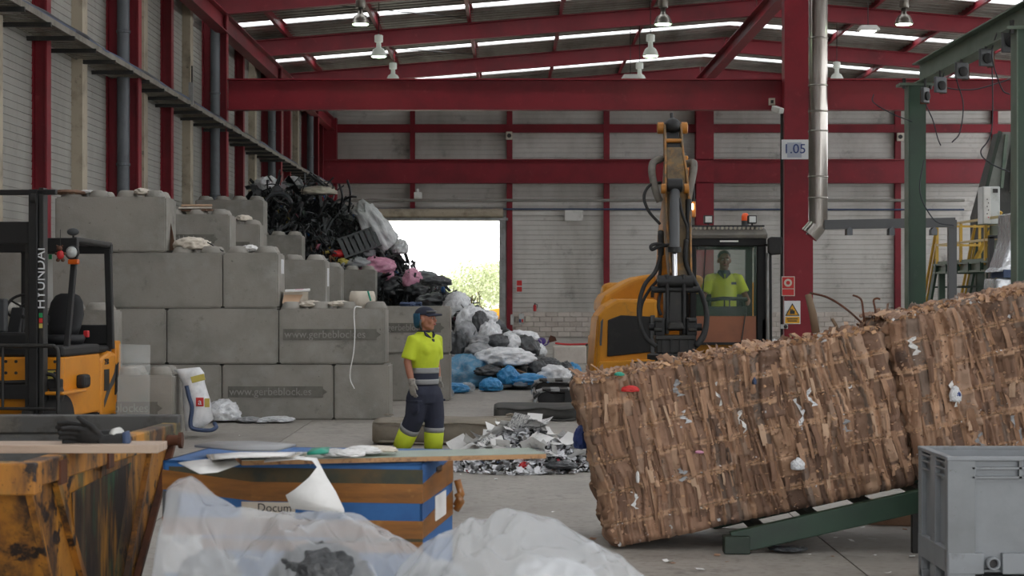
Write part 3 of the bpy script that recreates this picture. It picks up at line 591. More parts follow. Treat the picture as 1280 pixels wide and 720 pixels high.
# ================================================================== CONCRETE BLOCK WALLS
def block_mesh(L, D=0.8, H=0.8):
    bm = bmesh.new(); bmesh.ops.create_cube(bm, size=1.0)
    for v in bm.verts: v.co = Vector((v.co.x * (L - 0.012), v.co.y * (D - 0.012), (v.co.z + 0.5) * (H - 0.01)))
    bmesh.ops.bevel(bm, geom=bm.edges[:], offset=0.022, segments=2, affect='EDGES')
    me = bpy.data.meshes.new('block_body'); bm.to_mesh(me); bm.free(); me.materials.append(MATS['block_concrete']); return me
BLK = {1.6: block_mesh(1.6), 0.8: block_mesh(0.8), 1.53: block_mesh(1.53)}
knob_me = MB().lathe([(0.16, -0.012), (0.15, 0.02), (0.115, 0.085), (0.09, 0.1), (0.0, 0.103)], n=18).mesh('knob', True); knob_me.materials.append(MATS['block_concrete'])
def block(x0, Y, row, L, label, knobs=False, ins=None, group='concrete blocks of the bay walls', z=None):
    zz = row * 0.8 if z is None else z
    o = thing('concrete_block', label, 'block', (x0 + L / 2, Y + 0.4, zz), group=group)
    inst('body', BLK[L], o)
    if knobs:
        n = int(round(L / 0.4))
        for i in range(n):
            for j in (0, 1): inst('knob', knob_me, o, ((i - (n - 1) / 2) * 0.4, -0.2 + 0.4 * j, 0.789))
    if ins:
        cx, cz, w, txt, faint = ins
        p = MB().prism([(cx - w / 2, cz - 0.08), (cx + w / 2 - 0.06, cz - 0.08), (cx + w / 2 - 0.06, cz - 0.045), (cx + w / 2, cz), (cx + w / 2 - 0.06, cz + 0.045), (cx + w / 2 - 0.06, cz + 0.08), (cx - w / 2, cz + 0.08)], 'y', -0.402, -0.39)
        pn = p.build('inscription_panel', 'block_dark', o)
        if txt:
            ch = len(txt); text_part('lettering', txt, 0.155, 'block_text', pn, (cx - w / 2 + 0.02, -0.404, cz), (math.pi / 2, 0, 0), 0.006, 'LEFT', sx=(w - 0.12) / (ch * 0.078) * 0.98)
    return o
YW = 26.3; URL = 'www.gerbeblock.es'
e = lambda x: px(x, YW)
# front wall, bottom row
block(e(137), YW, 0, 1.6, 'floor-level concrete block behind the small block with white sack', ins=None)
block(e(277), YW, 0, 1.6, 'floor-level concrete block with a worn faint inscription', ins=(0.0, 0.4, 1.42, URL, 1))
block(e(417), YW, 0, 0.8, 'square floor-level concrete block at the corner of front wall')
# second row
block(e(68), YW, 1, 1.6, 'second-row concrete block just right of forklift guard post')
block(e(208), YW, 1, 1.6, 'plain second-row concrete block in middle of front wall')
block(e(348), YW, 1, 1.53, 'second-row concrete block with clear web address and hanging string', True, (0.0, 0.42, 1.4, URL, 0))
block(e(-2), YW, 1, 0.8, 'second-row concrete block seen behind forklift seat')
# third row
block(e(-2), YW, 2, 1.6, 'third-row concrete block behind forklift headlamp')
block(e(138), YW, 2, 1.6, 'plain third-row concrete block under crumpled scraps', True)
block(e(278), YW, 2, 0.8, 'square third-row concrete block with white tag at its corner', True)
# fourth row
block(e(68), YW, 3, 1.6, 'topmost concrete block of front wall against the siding', True)
# blocks stepping back along the left wall
block(px(287, 32.2) - 1.6, 32.2, 3, 1.6, 'upper concrete block behind the topmost one, with half hidden inscription', True, (-0.1, 0.36, 1.4, URL, 1))
block(px(325, 36.9) - 1.6, 36.9, 3, 1.6, 'upper concrete block with rounded stained end further back', True, (-0.05, 0.36, 1.4, None, 1))
block(px(329, 43.0) - 1.6, 43.0, 4, 1.6, 'highest concrete block beside the black plastic heap', True)
block(px(377, 43.8) - 1.6, 43.8, 3, 1.6, 'upper concrete block in front of the black plastic heap', True)
block(px(407, 32.2) - 1.6, 32.2, 2, 1.6, 'third-row concrete block carrying a tagged corner behind small boxes', True)
block(px(426, 40.5) - 0.8, 40.5, 2, 0.8, 'narrow third-row concrete block between two others', True)
block(px(469, 45.5) - 1.6, 45.5, 2, 1.6, 'small looking concrete block with two knobs below pink film', True)
for Yb, rows, xr_, L in ((32.2, 3, 287, 1.6), (36.9, 3, 325, 1.6), (43.0, 4, 329, 1.6), (43.8, 3, 377, 1.6), (32.2, 2, 407, 1.6), (40.5, 2, 426, 0.8), (45.5, 2, 469, 1.6)):
    for k in range(rows): block(px(xr_, Yb) - L, Yb, k, L, 'concrete block mostly hidden under the stepped blocks', group='hidden supporting blocks')
# rear wall block, right of the front wall corner
YR = 30.9
block(px(563, YR) - 1.6, YR, 0, 1.6, 'lower concrete block of rear wall beside the worker'); block(px(563, YR) - 1.6, YR, 1, 1.6, 'inscribed concrete block of rear wall behind worker head', ins=(0.05, 0.43, 1.3, URL, 1))
block(px(563, YR) - 3.2, YR, 0, 1.6, 'lower concrete block of rear wall hidden by front corner'); block(px(563, YR) - 3.2, YR, 1, 1.6, 'upper concrete block of rear wall under the white bucket')
# front stack and small block
YFB = 23.4
block(px(137, 23.8) - 1.6, 23.8, 0, 1.6, 'lower concrete block directly behind forklift counterweight'); block(px(137, 23.8) - 1.6, 23.8, 1, 1.6, 'upper concrete block with knobs behind forklift seat', True)
block(px(217, 22.9) - 0.8, 22.9, 0, 0.8, 'small floor-level concrete block with knobs beside white sack', True, (-0.05, 0.38, 0.62, 'blockes', 1))
# white corner tags
for x, y0, y1, Y, lab in ((352, 324, 342, 26.62, 'pair of white tags on corner of square third-row block'), (409.5, 335, 358, 32.5, 'white tags on corner of tagged block behind boxes')):
    o = thing('corner_tag', lab, 'tag', at(x, y1, Y)); X = e(278) + 0.792 if Y < 30 else px(407, 32.2) - 0.008
    for i in (0, 1): MB().bx(X, X + 0.006, Y + 0.05 + i * 0.16, Y + 0.17 + i * 0.16, pz(y1, Y), pz(y0, Y)).build('tag', 'sign_white', o, world=True)

# ------------------------------------------------------------------ crumpled shapes
def crumple(name, seed, m, sub=3, amp=0.22, squash=(1, 1, 0.75), ridge=2.2):
    bm = bmesh.new(); bmesh.ops.create_icosphere(bm, subdivisions=sub, radius=1.0); off = Vector((seed * 7.3, seed * 3.1, seed * 5.7))
    for v in bm.verts:
        n = v.co.normalized(); r = 1 + amp * (1 - 2 * abs(noise.noise(n * ridge + off))) + amp * 0.5 * (1 - 2 * abs(noise.noise(n * ridge * 2.3 + off))) + 0.12 * noise.noise(n * 1.1 + off) + amp * 0.3 * (1 - 2 * abs(noise.noise(n * ridge * 4.1 + off)))
        v.co = Vector((n.x * r * squash[0], n.y * r * squash[1], n.z * r * squash[2]))
        if v.co.z < -0.5 * squash[2]: v.co.z = -0.5 * squash[2] + (v.co.z + 0.5 * squash[2]) * 0.2
    me = bpy.data.meshes.new(name); bm.to_mesh(me); bm.free(); me.materials.append(MATS[m])
    me.polygons.foreach_set('use_smooth', [True] * len(me.polygons)); return me
CR = [crumple('bag', i, 'bag_white', 4, 0.2 + 0.03 * (i % 3)) for i in range(6)]
def crumpled(name, label, cat, loc, dims, m, k=0, rz=0, tilt=0, group=None):
    """one crumpled bag or film bundle of half-sizes dims, resting with its flattened base at loc"""
    o = inst(name, CR[k % 6], None, (loc[0], loc[1], loc[2] + dims[2] * 0.52), (tilt, 0, rz), dims, m); return tag(o, label, cat, group)

# ------------------------------------------------------------------ the waste heap
PROF = [(-7.3, 4.7), (-6.74, 4.72), (-5.2, 4.5), (-4.13, 3.98), (-3.48, 3.37), (-3.04, 2.62), (-2.2, 2.1), (-1.13, 1.72), (-0.9, 1.6), (-0.45, 1.28), (0.1, 0.9), (0.6, 0.55), (1.0, 0.3), (1.35, 0.0), (3, -0.4)]
def lerp_tab(tab, X):
    for (a, za), (b, zb) in zip(tab, tab[1:]):
        if a <= X <= b: return za + (zb - za) * (X - a) / (b - a)
    return tab[0][1] if X < tab[0][0] else tab[-1][1]
CREST = [(-3.0, 50.5), (-2.2, 46), (-1.1, 40), (-0.4, 38)]
def heap_top(X): return lerp_tab(PROF, X)
def heap_z(X, Y):
    c = lerp_tab(CREST, X); t = (Y - (c - 4.6)) / 4.6; t = max(0.0, min(1.0, t)); t = t * t * (3 - 2 * t)
    if X < -2.0: t = 0.25 * (Y > 46.4) + (1 - 0.25) * t
    b = (c + 7 - Y) / 5.0; b = max(0.0, min(1.0, b))
    return heap_top(X) * t * b
def on_heap(x, y):          # the heap surface point seen at a photo position
    Y = 32.0
    while Y < 56:
        X = px(x, Y); z = pz(y, Y); h = heap_z(X, Y)
        if z <= h or z <= 0.02: return Vector((X, Y, max(0.0, z)))
        Y += 0.05
    Y = 49.0 if x < 520 else 38.5
    return Vector((px(x, Y), Y, pz(y, Y)))
gx = np.linspace(-7.2, 1.5, 170); gy = np.linspace(32.5, 58, 230); V = []; C = []
hr = random.Random(3)
for X in gx:
    for Y in gy:
        z = heap_z(X, Y); p = Vector((X, Y, z))
        d = 0.35 * (noise.noise(p * 2.3)) + 0.16 * noise.noise(p * 6.1) if z > 0.02 else 0
        V.append((X + 0.05 * noise.noise(p * 9), Y, max(-0.05, z + d * min(1, z) - 0.16)))
        q = noise.noise(p * 3.7 + Vector((9, 9, 9))); c = (30, 32, 34) if q < 0.12 or X < -3 else ((96, 98, 100) if q < 0.4 else (56, 60, 62)); C.append(lin(c))
heap = bpy.data.objects.new('waste_heap', np_mesh('waste_heap', V, grid_faces(170, 230), 'scrap_mix', False, C)); COL.objects.link(heap)
stuff(tag(heap, 'dark mixed plastic waste heap behind the block walls', 'waste heap'))
def strip_mesh(kind, seed):
    r = random.Random(seed); m = MB()
    if kind == 'bar': m.bar((-0.5, 0, 0), (0.5, 0, 0), 0.05, 0.03)
    elif kind == 'pipe': m.tube(spline([(-0.5, 0, 0), (-0.2, r.uniform(-.1, .1), 0.1), (0.2, r.uniform(-.15, .15), 0.05), (0.5, r.uniform(-.2, .2), -0.1)], 4), 0.025, 6)
    elif kind == 'panel':
        n = 6; V = [(i / n - 0.5, j * 0.22, 0.08 * math.sin(i * 0.9 + r.random()) + 0.04 * j) for i in range(n + 1) for j in (-1, 0, 1)]
        V2 = [(x, y, z - 0.015) for x, y, z in V]; F = []
        for i in range(n):
            for j in (0, 1): a = i * 3 + j; F += [(a, a + 3, a + 4, a + 1), (a + len(V), a + 1 + len(V), a + 4 + len(V), a + 3 + len(V))]
        m.add(V + V2, F)
    elif kind == 'arc': m.tube([(0.4 * math.cos(t * 0.3), 0.0, 0.4 * math.sin(t * 0.3)) for t in range(0, 11)], 0.035, 6)
    elif kind == 'channel':
        m.bx(-0.5, 0.5, -0.06, 0.06, 0, 0.015); m.bx(-0.5, 0.5, -0.06, -0.045, 0, 0.07); m.bx(-0.5, 0.5, 0.045, 0.06, 0, 0.07)
        for i in range(5): m.bx(-0.4 + i * 0.2, -0.385 + i * 0.2, -0.05, 0.05, 0, 0.06)
    me = m.mesh('plastic_scrap'); me.materials.append(MATS['scrap_black']); return me
SCR = {k: [strip_mesh(k, s) for s in range(3)] for k in ('bar', 'pipe', 'panel', 'arc', 'channel')}
KW = {'bar': 'straight black plastic bar jutting from the scrap heap', 'pipe': 'bent black plastic hose in the scrap heap', 'panel': 'curved black plastic shell in the scrap heap', 'arc': 'black plastic arc like a wheel liner in the scrap heap', 'channel': 'ribbed black plastic channel in the scrap heap'}
NM = {'bar': 'plastic_bar', 'pipe': 'plastic_hose', 'panel': 'plastic_shell', 'arc': 'plastic_arc', 'channel': 'plastic_channel'}
hr = random.Random(12); n = 0
while n < 280:
    x = hr.uniform(318, 520); y = hr.uniform(228, 372)
    ymin = 232 if x < 405 else 232 + (x - 405) * 1.1
    if y < ymin or y > 300 + max(0, (x - 380)) * 0.55: continue
    p = on_heap(x, y); k = hr.choices(['bar', 'pipe', 'panel', 'arc', 'channel'], [7, 5, 3, 0.6, 4])[0]; s = hr.uniform(0.35, 0.95) * (0.62 if k == 'panel' else 1)
    o = inst(NM[k], hr.choice(SCR[k]), None, p + Vector((0, -0.12, 0.05)), (hr.uniform(-1.2, 1.2), hr.choice((-1, 1)) * hr.gauss(0.9, 0.45), hr.uniform(-0.9, 0.9)), (s, s * hr.uniform(0.8, 1.4), s), 'scrap_grey' if hr.random() < 0.28 else None)
    tag(o, KW[k], 'plastic scrap', 'black plastic scraps on the heap, ' + k); n += 1
# dense small scrap, uncountable
V = []; F = []; C = []
for i in range(5200):
    x = hr.uniform(316, 600); y = hr.uniform(226, 470); p = on_heap(x, y)
    if abs(p.z - heap_z(p.x, p.y)) > 0.3: continue
    if p.x > -1.0 and hr.random() < 0.5: continue
    s = hr.uniform(0.05, 0.3); w = s * hr.uniform(0.06, 0.35); R = R3(hr.uniform(-3, 3), hr.uniform(-3, 3), hr.uniform(-3, 3)); p = p + Vector((0, -0.1 + hr.uniform(-.1, .1), hr.uniform(-0.05, 0.14)))
    k = len(V); q = MB().box(p, (s, w, 0.012), R); V += q.v; F += [tuple(j + k for j in f) for f in q.f]
    t = hr.random(); far = p.x > -2.8
    c = (28, 30, 32) if t < (0.45 if far else 0.84) else (78, 82, 86) if t < 0.75 + 0.15 * (not far) else (170, 172, 172) if t < 0.92 else hr.choice([(190, 120, 140), (150, 134, 60), (40, 90, 150), (120, 84, 60)])
    C += [lin(c)] * 8
o = bpy.data.objects.new('scrap_bits', np_mesh('scrap_bits', V, F, 'scrap_mix', False, C)); COL.objects.link(o); stuff(tag(o, 'uncountable small plastic bits covering the heap', 'plastic scrap'))
BAGS = [  # x, y (base), half width px, half height px, colour, name, label
    (572, 398, 15, 17, 'bag_white', 'sack', 'large pale sack at top of bag pile against daylight'), (562, 402, 15, 11, 'bag_grey', 'bag', 'grey bag tucked beside the large pale sack'), (546, 384, 18, 9, 'bag_black', 'bag', 'dark bag behind the worker cap on heap'),
    (590, 420, 15, 20, 'bag_white', 'bag', 'tall white bag below the large pale sack'), (583, 432, 14, 16, 'bag_grey', 'bag', 'grey torn bag left of tall white bag'), (605, 404, 12, 9, 'bag_white', 'bag', 'small white bag at heap edge under the yellow loader'), (600, 416, 9, 14, 'bag_black', 'bag', 'slim black bag squeezed between white bags'),
    (613, 428, 12, 14, 'bag_white', 'bag', 'rounded white bag right of slim black bag'), (606, 436, 13, 9, 'bag_grey', 'bag', 'crumpled grey bag in middle of bag pile'), (622, 436, 12, 10, 'bag_black', 'bag', 'round shiny black bag in middle of bag pile'), (637, 440, 12, 12, 'bag_white', 'bag', 'white bag behind the long white film'),
    (650, 428, 16, 8, 'bag_white', 'bag', 'pale bag at rear near the red post'), (656, 448, 15, 15, 'bag_black', 'bag', 'big dark grey bag on right shoulder of pile'), (672, 446, 9, 9, 'bag_white', 'bag', 'small white bag behind the big dark bag'), (650, 458, 13, 8, 'bag_black', 'bag', 'low black bag below the big dark bag'),
    (630, 458, 28, 13, 'bag_white', 'bag', 'long white film bundle across the pile'), (600, 448, 14, 10, 'bag_grey', 'bag', 'grey bag above the brown cardboard'), (576, 448, 13, 18, 'bag_black', 'bag', 'black bag pressed against the rear block wall'), (590, 462, 17, 11, 'bag_black', 'bag', 'black bag over the blue film bundle'),
    (610, 470, 14, 7, 'bag_black', 'bag', 'black bag behind the blue bags'), (570, 468, 11, 12, 'film_clear', 'film', 'clear film tuft beside the rear block wall'), (690, 478, 17, 12, 'bag_white', 'bag', 'plump white bag at front right of pile'), (673, 474, 10, 12, 'bag_black', 'bag', 'black bag left of plump white bag'),
    (705, 477, 10, 13, 'bag_black', 'bag', 'dark bag at far right end of pile'), (684, 458, 12, 6, 'bag_black', 'bag', 'flat black bag behind plump white bag'), (716, 468, 8, 7, 'bag_blue', 'bag', 'small blue bag at far right end of pile'), (578, 489, 27, 20, 'film_blue', 'film', 'large clear blue film bundle at heap foot'),
    (566, 492, 15, 7, 'bag_blue', 'bag', 'bright blue bag beside the worker'), (583, 490, 9, 6, 'film_clear', 'film', 'clear film scrap between blue bags'), (556, 498, 8, 7, 'film_clear', 'film', 'small clear film bag behind worker hip'), (614, 489, 12, 9, 'bag_blue', 'bag', 'bright blue bag at heap foot centre'),
    (635, 481, 10, 12, 'bag_blue', 'bag', 'pointed blue bag leaning on cardboard'), (660, 481, 19, 7, 'bag_blue', 'bag', 'flat blue bag right of pointed one'), (651, 483, 7, 4, 'film_clear', 'film', 'clear film scrap before flat blue bag'), (602, 467, 6, 4, 'bag_white', 'bag', 'tiny white bag above blue bag'),
    (470, 342, 17, 11, 'bag_pink', 'film', 'large pink film crumpled on the heap'), (482, 352, 9, 12, 'bag_pink', 'film', 'pink film hanging down from the larger pink one'), (446, 335, 14, 7, 'bag_grey', 'bag', 'pale grey film left of pink film'), (459, 322, 9, 8, 'bag_grey', 'bag', 'grey fabric above pink film'), (430, 332, 7, 5, 'bag_yellow', 'film', 'yellow film scrap left of pink film'),
    (366, 248, 11, 14, 'film_clear', 'film', 'clear white film tuft at heap crest'), (333, 240, 13, 10, 'bag_white', 'sack', 'pale sack on the highest block'), (398, 244, 17, 6, 'ivory', 'sack', 'cream sheet lying on heap crest'), (494, 372, 20, 13, 'bag_black', 'bag', 'shiny black bag right of small knobbed block'), (516, 360, 10, 12, 'bag_pink', 'film', 'pale pink film near cable bundle'), (525, 372, 14, 10, 'bag_black', 'scrap', 'dark ribbed scrap above worker cap'),
    (545, 358, 14, 7, 'bag_black', 'bag', 'dark bag on heap slope against daylight'), (530, 352, 12, 7, 'scrap_grey', 'bag', 'grey scrap bundle on heap slope against daylight'), (500, 318, 9, 10, 'bag_white', 'film', 'white film end at heap slope beside doorway'), (425, 322, 8, 5, 'plastic_red', 'film', 'red film scrap among black plastic'), (487, 366, 5, 5, 'bag_white', 'bag', 'white scrap by shiny black bag')]
for i, (x, y, hw, hh, m, nm, lab) in enumerate(BAGS):
    p = on_heap(x, y - hh * 0.3); s = p.y / FPX
    zb = max(0.0, pz(y, p.y)); w = hw * s; h = hh * s
    nm2 = {'bag': 'rubbish_bag', 'film': 'plastic_film', 'sack': 'sack', 'scrap': 'scrap_bundle'}[nm]
    crumpled(nm2, lab, 'film' if nm == 'film' else 'bag', (p.x, p.y - 0.05, zb), (w * 1.12, min(w, 0.45) * 0.95, h * 1.35), m, i, hr.uniform(0, 6.28) if abs(hw - hh) < 4 else hr.uniform(-0.15, 0.15), 0, 'bags and films on the waste heap')
# brown cardboard in the pile
for x, y, w, h, lab in ((618, 452, 12, 14, 'crushed brown cardboard leaning in the bag pile'), (650, 464, 13, 7, 'flat brown cardboard behind the blue bags'), (606, 440, 8, 9, 'torn brown cardboard strip above crushed cardboard')):
    p = on_heap(x, y); o = thing('cardboard_piece', lab, 'cardboard', p); s = p.y / FPX; k = MB()
    k.loft([[Vector((-w * s, -0.05 + 0.1 * a, h * s * (0.9 - a * 0.3))), Vector((-w * s * 0.2, -0.25, h * s * (0.4 - a * 0.2))), Vector((w * s, -0.3 + a * 0.1, -h * s * (0.4 + a * .2)))] for a in (0, 1)], False, False); b = k.build('sheet', 'cardboard_plain', o); sm = b.modifiers.new('s', 'SOLIDIFY'); sm.thickness = 0.02
# long white film draped over the crest, grey crate panel
q = at(474, 291, 48.9); o = inst('white_film_sheet', CR[2], None, q, (0.2, -0.62, 0.3), (0.3, 0.32, 0.98), 'bag_white'); tag(o, 'long white film bundle hanging down the heap crest by doorway', 'film')
q = at(458, 272, 48.9); o = inst('white_film_sheet', CR[4], None, q, (0.1, 0.5, 0.3), (0.34, 0.3, 0.24), 'bag_white'); tag(o, 'white film folded over the very crest of the heap', 'film')
o = thing('crate_panel', 'dark grey slotted plastic panel lying across the heap', 'panel', at(452, 306, 47.6)); R = R3(1.15, -0.35, 0.25); c0 = at(449, 303, 48.3)
for i in range(7): MB().box(c0 + R @ Vector((-0.45 + i * 0.15, 0, 0)), (0.11, 0.55, 0.03), R).build('slat', 'grey_plastic', o, world=True)
for s in (-1, 1): MB().box(c0 + R @ Vector((0, s * 0.27, -0.01)), (1.05, 0.05, 0.06), R).build('edge_bar', 'grey_plastic', o, world=True)
for j, (a, b, c) in enumerate((((436, 265), (438, 240), (434, 225)), ((425, 262), (428, 245), (424, 230)), ((430, 250), (438, 246), (446, 246)))):
    tag(MB().tube(spline([at(*a, 49.4), at(*b, 49.2), at(*c, 49.2)]), 0.035, 6).build('plastic_rod', 'scrap_black', smooth=True), ['tall thin black rod rising from heap crest', 'shorter thin black rod beside the tall one', 'short curved black rod pointing towards doorway'][j], 'plastic scrap', 'rods rising from the heap crest')
o = thing('wheel_liner', 'large dark arc shaped wheel liner at heap crest', 'plastic scrap', at(345, 262, 49.0)); c0 = at(348, 258, 48.6); MB().tube([c0 + Vector((0.36 * math.cos(t), 0, 0.36 * math.sin(t))) for t in [0.2 + i * 0.28 for i in range(13)]], 0.05, 8).build('arch', 'pipe_grey', o, world=True, smooth=True)
MB().tube([c0 + Vector((0.30 * math.cos(t), -0.05, 0.30 * math.sin(t))) for t in [0.2 + i * 0.28 for i in range(13)]], 0.03, 8).build('inner_lip', 'scrap_black', o, world=True, smooth=True)
# blue cable bundle on rear wall
o = thing('cable_bundle', 'tangled blue cable bundle on top of rear wall', 'cable', at(515, 386, 31.1)); m = MB()
for i in range(10):
    b = [at(U(500, 528), U(378, 384), 31.1 + U(-.1, .3)) for _ in range(4)]; m.tube(spline(b, 4), 0.02, 5)
m.build('cable', 'cable_blue', o, world=True, smooth=True)

# ------------------------------------------------------------------ litter on the blocks
def crushed(name, label, cat, x, y, Y, w, h, m, k, dep=0.2): return crumpled(name, label, cat, at(x, y, Y), (w * Y / FPX, dep, h * Y / FPX * 1.2), m, k, U(-.2, .2))
o = thing('carton', 'pale open carton beside white tag block', 'carton', at(370, 385, 26.7)); q = at(370, 385, 26.75); q.z = 1.6; Rc = R3(0, 0, 0.12)
for a, b, c, d in ((-0.17, 0, 0.012, 0.3), (0.17, 0, 0.012, 0.3), (0, -0.14, 0.34, 0.012), (0, 0.14, 0.34, 0.012)): MB().box(q + Rc @ Vector((a, b, 0.13)), (c, d, 0.2), Rc).build('side', 'paper_warm', o, world=True)
MB().box(q + Vector((0, 0, 0.03)), (0.33, 0.28, 0.01), Rc).build('base', 'paper_warm', o, world=True); MB().hexa([q + Rc @ Vector(p) for p in ((-0.17, -0.15, 0.19), (0.1, -0.15, 0.19), (0.1, -0.145, 0.19), (-0.17, -0.145, 0.19), (-0.2, -0.25, 0.06), (0.04, -0.24, 0.09), (0.04, -0.235, 0.09), (-0.2, -0.245, 0.06))]).build('hanging_flap', 'cardboard_pale', o, world=True)
crushed('torn_paper', 'torn pale paper on web address block', 'paper', 388, 384, 26.6, 13, 5, 'paper_warm', 1); crushed('torn_paper', 'small torn paper heap beside white bucket', 'paper', 425, 383, 26.6, 12, 4, 'paper_warm', 2)
o = thing('magazine', 'flat white magazine resting on pale carton', 'magazine', at(372, 361, 26.6)); MB().box(at(372, 363, 26.65), (0.36, 0.28, 0.025), R3(0.05, -0.04, 0.1)).build('pages', 'paper', o, world=True); MB().box(at(374, 361.8, 26.65), (0.12, 0.1, 0.006), R3(0.05, -0.04, 0.1)).build('cover_print', 'bag_pink', o, world=True)
o = thing('white_bucket', 'squat white bucket on web address block corner', 'bucket', at(453, 384, 26.65)); b = at(453, 385, 26.7); MB().lathe([(0.19, 0), (0.19, 0.16), (0.175, 0.23), (0.16, 0.245), (0.15, 0.24)], b, 22).build('tub', 'paper_warm', o, world=True, smooth=True); MB().bar(at(460, 364, 26.5), at(463.5, 376, 26.48), 0.02, 0.02).build('green_strip', 'teal', o, world=True)
o = thing('hanging_string', 'thin white string hanging down the inscribed block', 'string', at(440, 485, 26.2)); MB().tube(spline([at(452, 384, 26.35), at(444, 384, 26.25), at(442.5, 395, 26.25), at(443.5, 415, 26.25), at(442, 440, 26.25), at(438, 462, 26.25), at(438, 475, 26.25), at(443, 486, 26.25)]), 0.009, 5).build('strand', 'paper', o, world=True)
crushed('crushed_can', 'crushed metal and cardboard scrap on third-row block', 'scrap', 240, 313, 26.6, 19, 10, 'paper_warm', 3); o = thing('cardboard_strip', 'dark cardboard sheet leaning by topmost block', 'cardboard', at(215, 313, 26.6)); MB().hexa([at(211, 313, 26.6), at(220, 313, 26.5), at(220, 313, 26.55), at(211, 313, 26.65), at(213, 276, 26.7), at(216, 290, 26.6), at(216, 290, 26.65), at(213, 276, 26.75)]).build('sheet', 'cardboard_dark', o, world=True)
MB_ = MB().bar(at(258, 302, 26.6), at(279, 314, 26.5), 0.03, 0.015).build('metal_strip', 'dark_metal'); tag(MB_, 'thin dark metal strip sloping on third-row block', 'strip')
o = thing('flattened_carton', 'flattened grey carton lying on inscribed upper block', 'carton', at(242, 264, 32.6))
for i in range(3): MB().box(at(242 + i * 2, 263 - i * 2.6, 32.6), (0.62 - i * 0.04, 0.5, 0.03), R3(U(-.05, .05), U(-.06, .06), U(-.2, .2))).build('layer', ['cardboard_dark', 'paper_warm', 'cardboard_pale'][i], o, world=True)
crushed('leather_scrap', 'dark leather scrap on the topmost block', 'scrap', 88, 244, 26.55, 15, 4, 'cardboard_dark', 4); crushed('torn_paper', 'curled pale paper on the topmost block', 'paper', 178, 244, 26.5, 7, 5, 'paper_warm', 5); crushed('torn_paper', 'pale paper behind knobs of topmost block', 'paper', 108, 243, 26.8, 12, 3, 'paper', 1)
crushed('torn_paper', 'white paper scraps on square third-row block', 'paper', 312, 315, 26.7, 9, 5, 'paper', 2); crushed('film_scrap', 'brown film on upper stained block', 'film', 305, 277, 37.2, 8, 5, 'paper_warm', 3)

# white sack, folded sack, tarp scraps beside the small block
o = thing('white_sack', 'white printed bulk sack slumped against small concrete block', 'sack', at(248, 538, 23.3)); Yk = 23.2; m = MB(); rings = []
OUT = [(232, 538, 252, 538), (229, 520, 266, 524), (228, 500, 262, 500), (229, 480, 256, 478), (224, 468, 256, 466), (218, 462, 250, 459)]
for i, (x0, y0, x1, y1) in enumerate(OUT):
    a = at(x0, y0, Yk); b = at(x1, y1, Yk); n = 16; rr = []
    for k in range(n):
        t = 2 * math.pi * k / n; c = (a + b) / 2; rr.append(c + (b - a) / 2 * math.cos(t) * (1 + 0.06 * math.sin(3 * t + i)) + Vector((0, math.sin(t) * 0.17 * (1 + 0.2 * math.sin(2 * t + i * 1.7)), 0)))
    rings.append(rr)
m.loft(rings).build('cloth', 'bag_white', o, world=True, smooth=True)
def patch(x0, x1, y0, y1, m, Y=Yk - 0.185, nm='print', rot=0): MB().box(at((x0 + x1) / 2, (y0 + y1) / 2, Y), ((x1 - x0) * Y / FPX, 0.02, (y1 - y0) * Y / FPX), R3(0, rot, 0)).build(nm, m, o, world=True, bevel=0.004)
patch(245, 254.5, 497, 508, 'sign_red'); patch(239, 256, 469, 477, 'bag_yellow', rot=-0.25); patch(256, 262, 498, 509, 'bag_yellow', Yk - 0.13); text_part('lettering', 'a', 0.11, 'sign_white', o, at(249.8, 502.5, Yk - 0.205), (math.pi / 2, 0, 0), world=True)
MB().tube(spline([at(233, 482, Yk - .2), at(236, 495, Yk - .2), at(240, 510, Yk - .2), at(238, 528, Yk - .2), at(242, 536, Yk - .2), at(262, 538, Yk - .2), at(270, 534, Yk - .15), at(268, 529, Yk - .1)]), 0.028, 6).build('strap', 'cable_blue', o, world=True, smooth=True)
crumpled('folded_sack', 'folded white woven sack with blue stitching on floor', 'sack', at(279, 526.5, 25.9), (0.2, 0.22, 0.2), 'bag_white', 2, 0.3)
for i, (x, y, w, h, lab) in enumerate(((312, 527, 12, 4, 'grey crumpled film scrap on floor before front wall'), (346, 527, 18, 5, 'pale tarp scrap on floor before front wall'), (328, 528, 9, 3, 'small pale scrap between two floor tarps'))):
    crumpled('tarp_scrap', lab, 'film', at(x, y, 25.8), (w * 25.8 / FPX, 0.22, h * 25.8 / FPX), 'bag_grey' if i == 0 else 'bag_white', i + 2, 0.1)
# clear acrylic panel leaning on the small block
o = tag(MB().hexa([at(145, 551, 22.5), at(186.5, 551, 22.5), at(186.5, 551, 22.52), at(145, 551, 22.52), at(149, 430, 22.84), at(188, 431, 22.84), at(188, 431, 22.86), at(149, 430, 22.86)]).build('acrylic_panel', 'glass_clear'), 'clear acrylic panel leaning against small concrete block', 'panel')

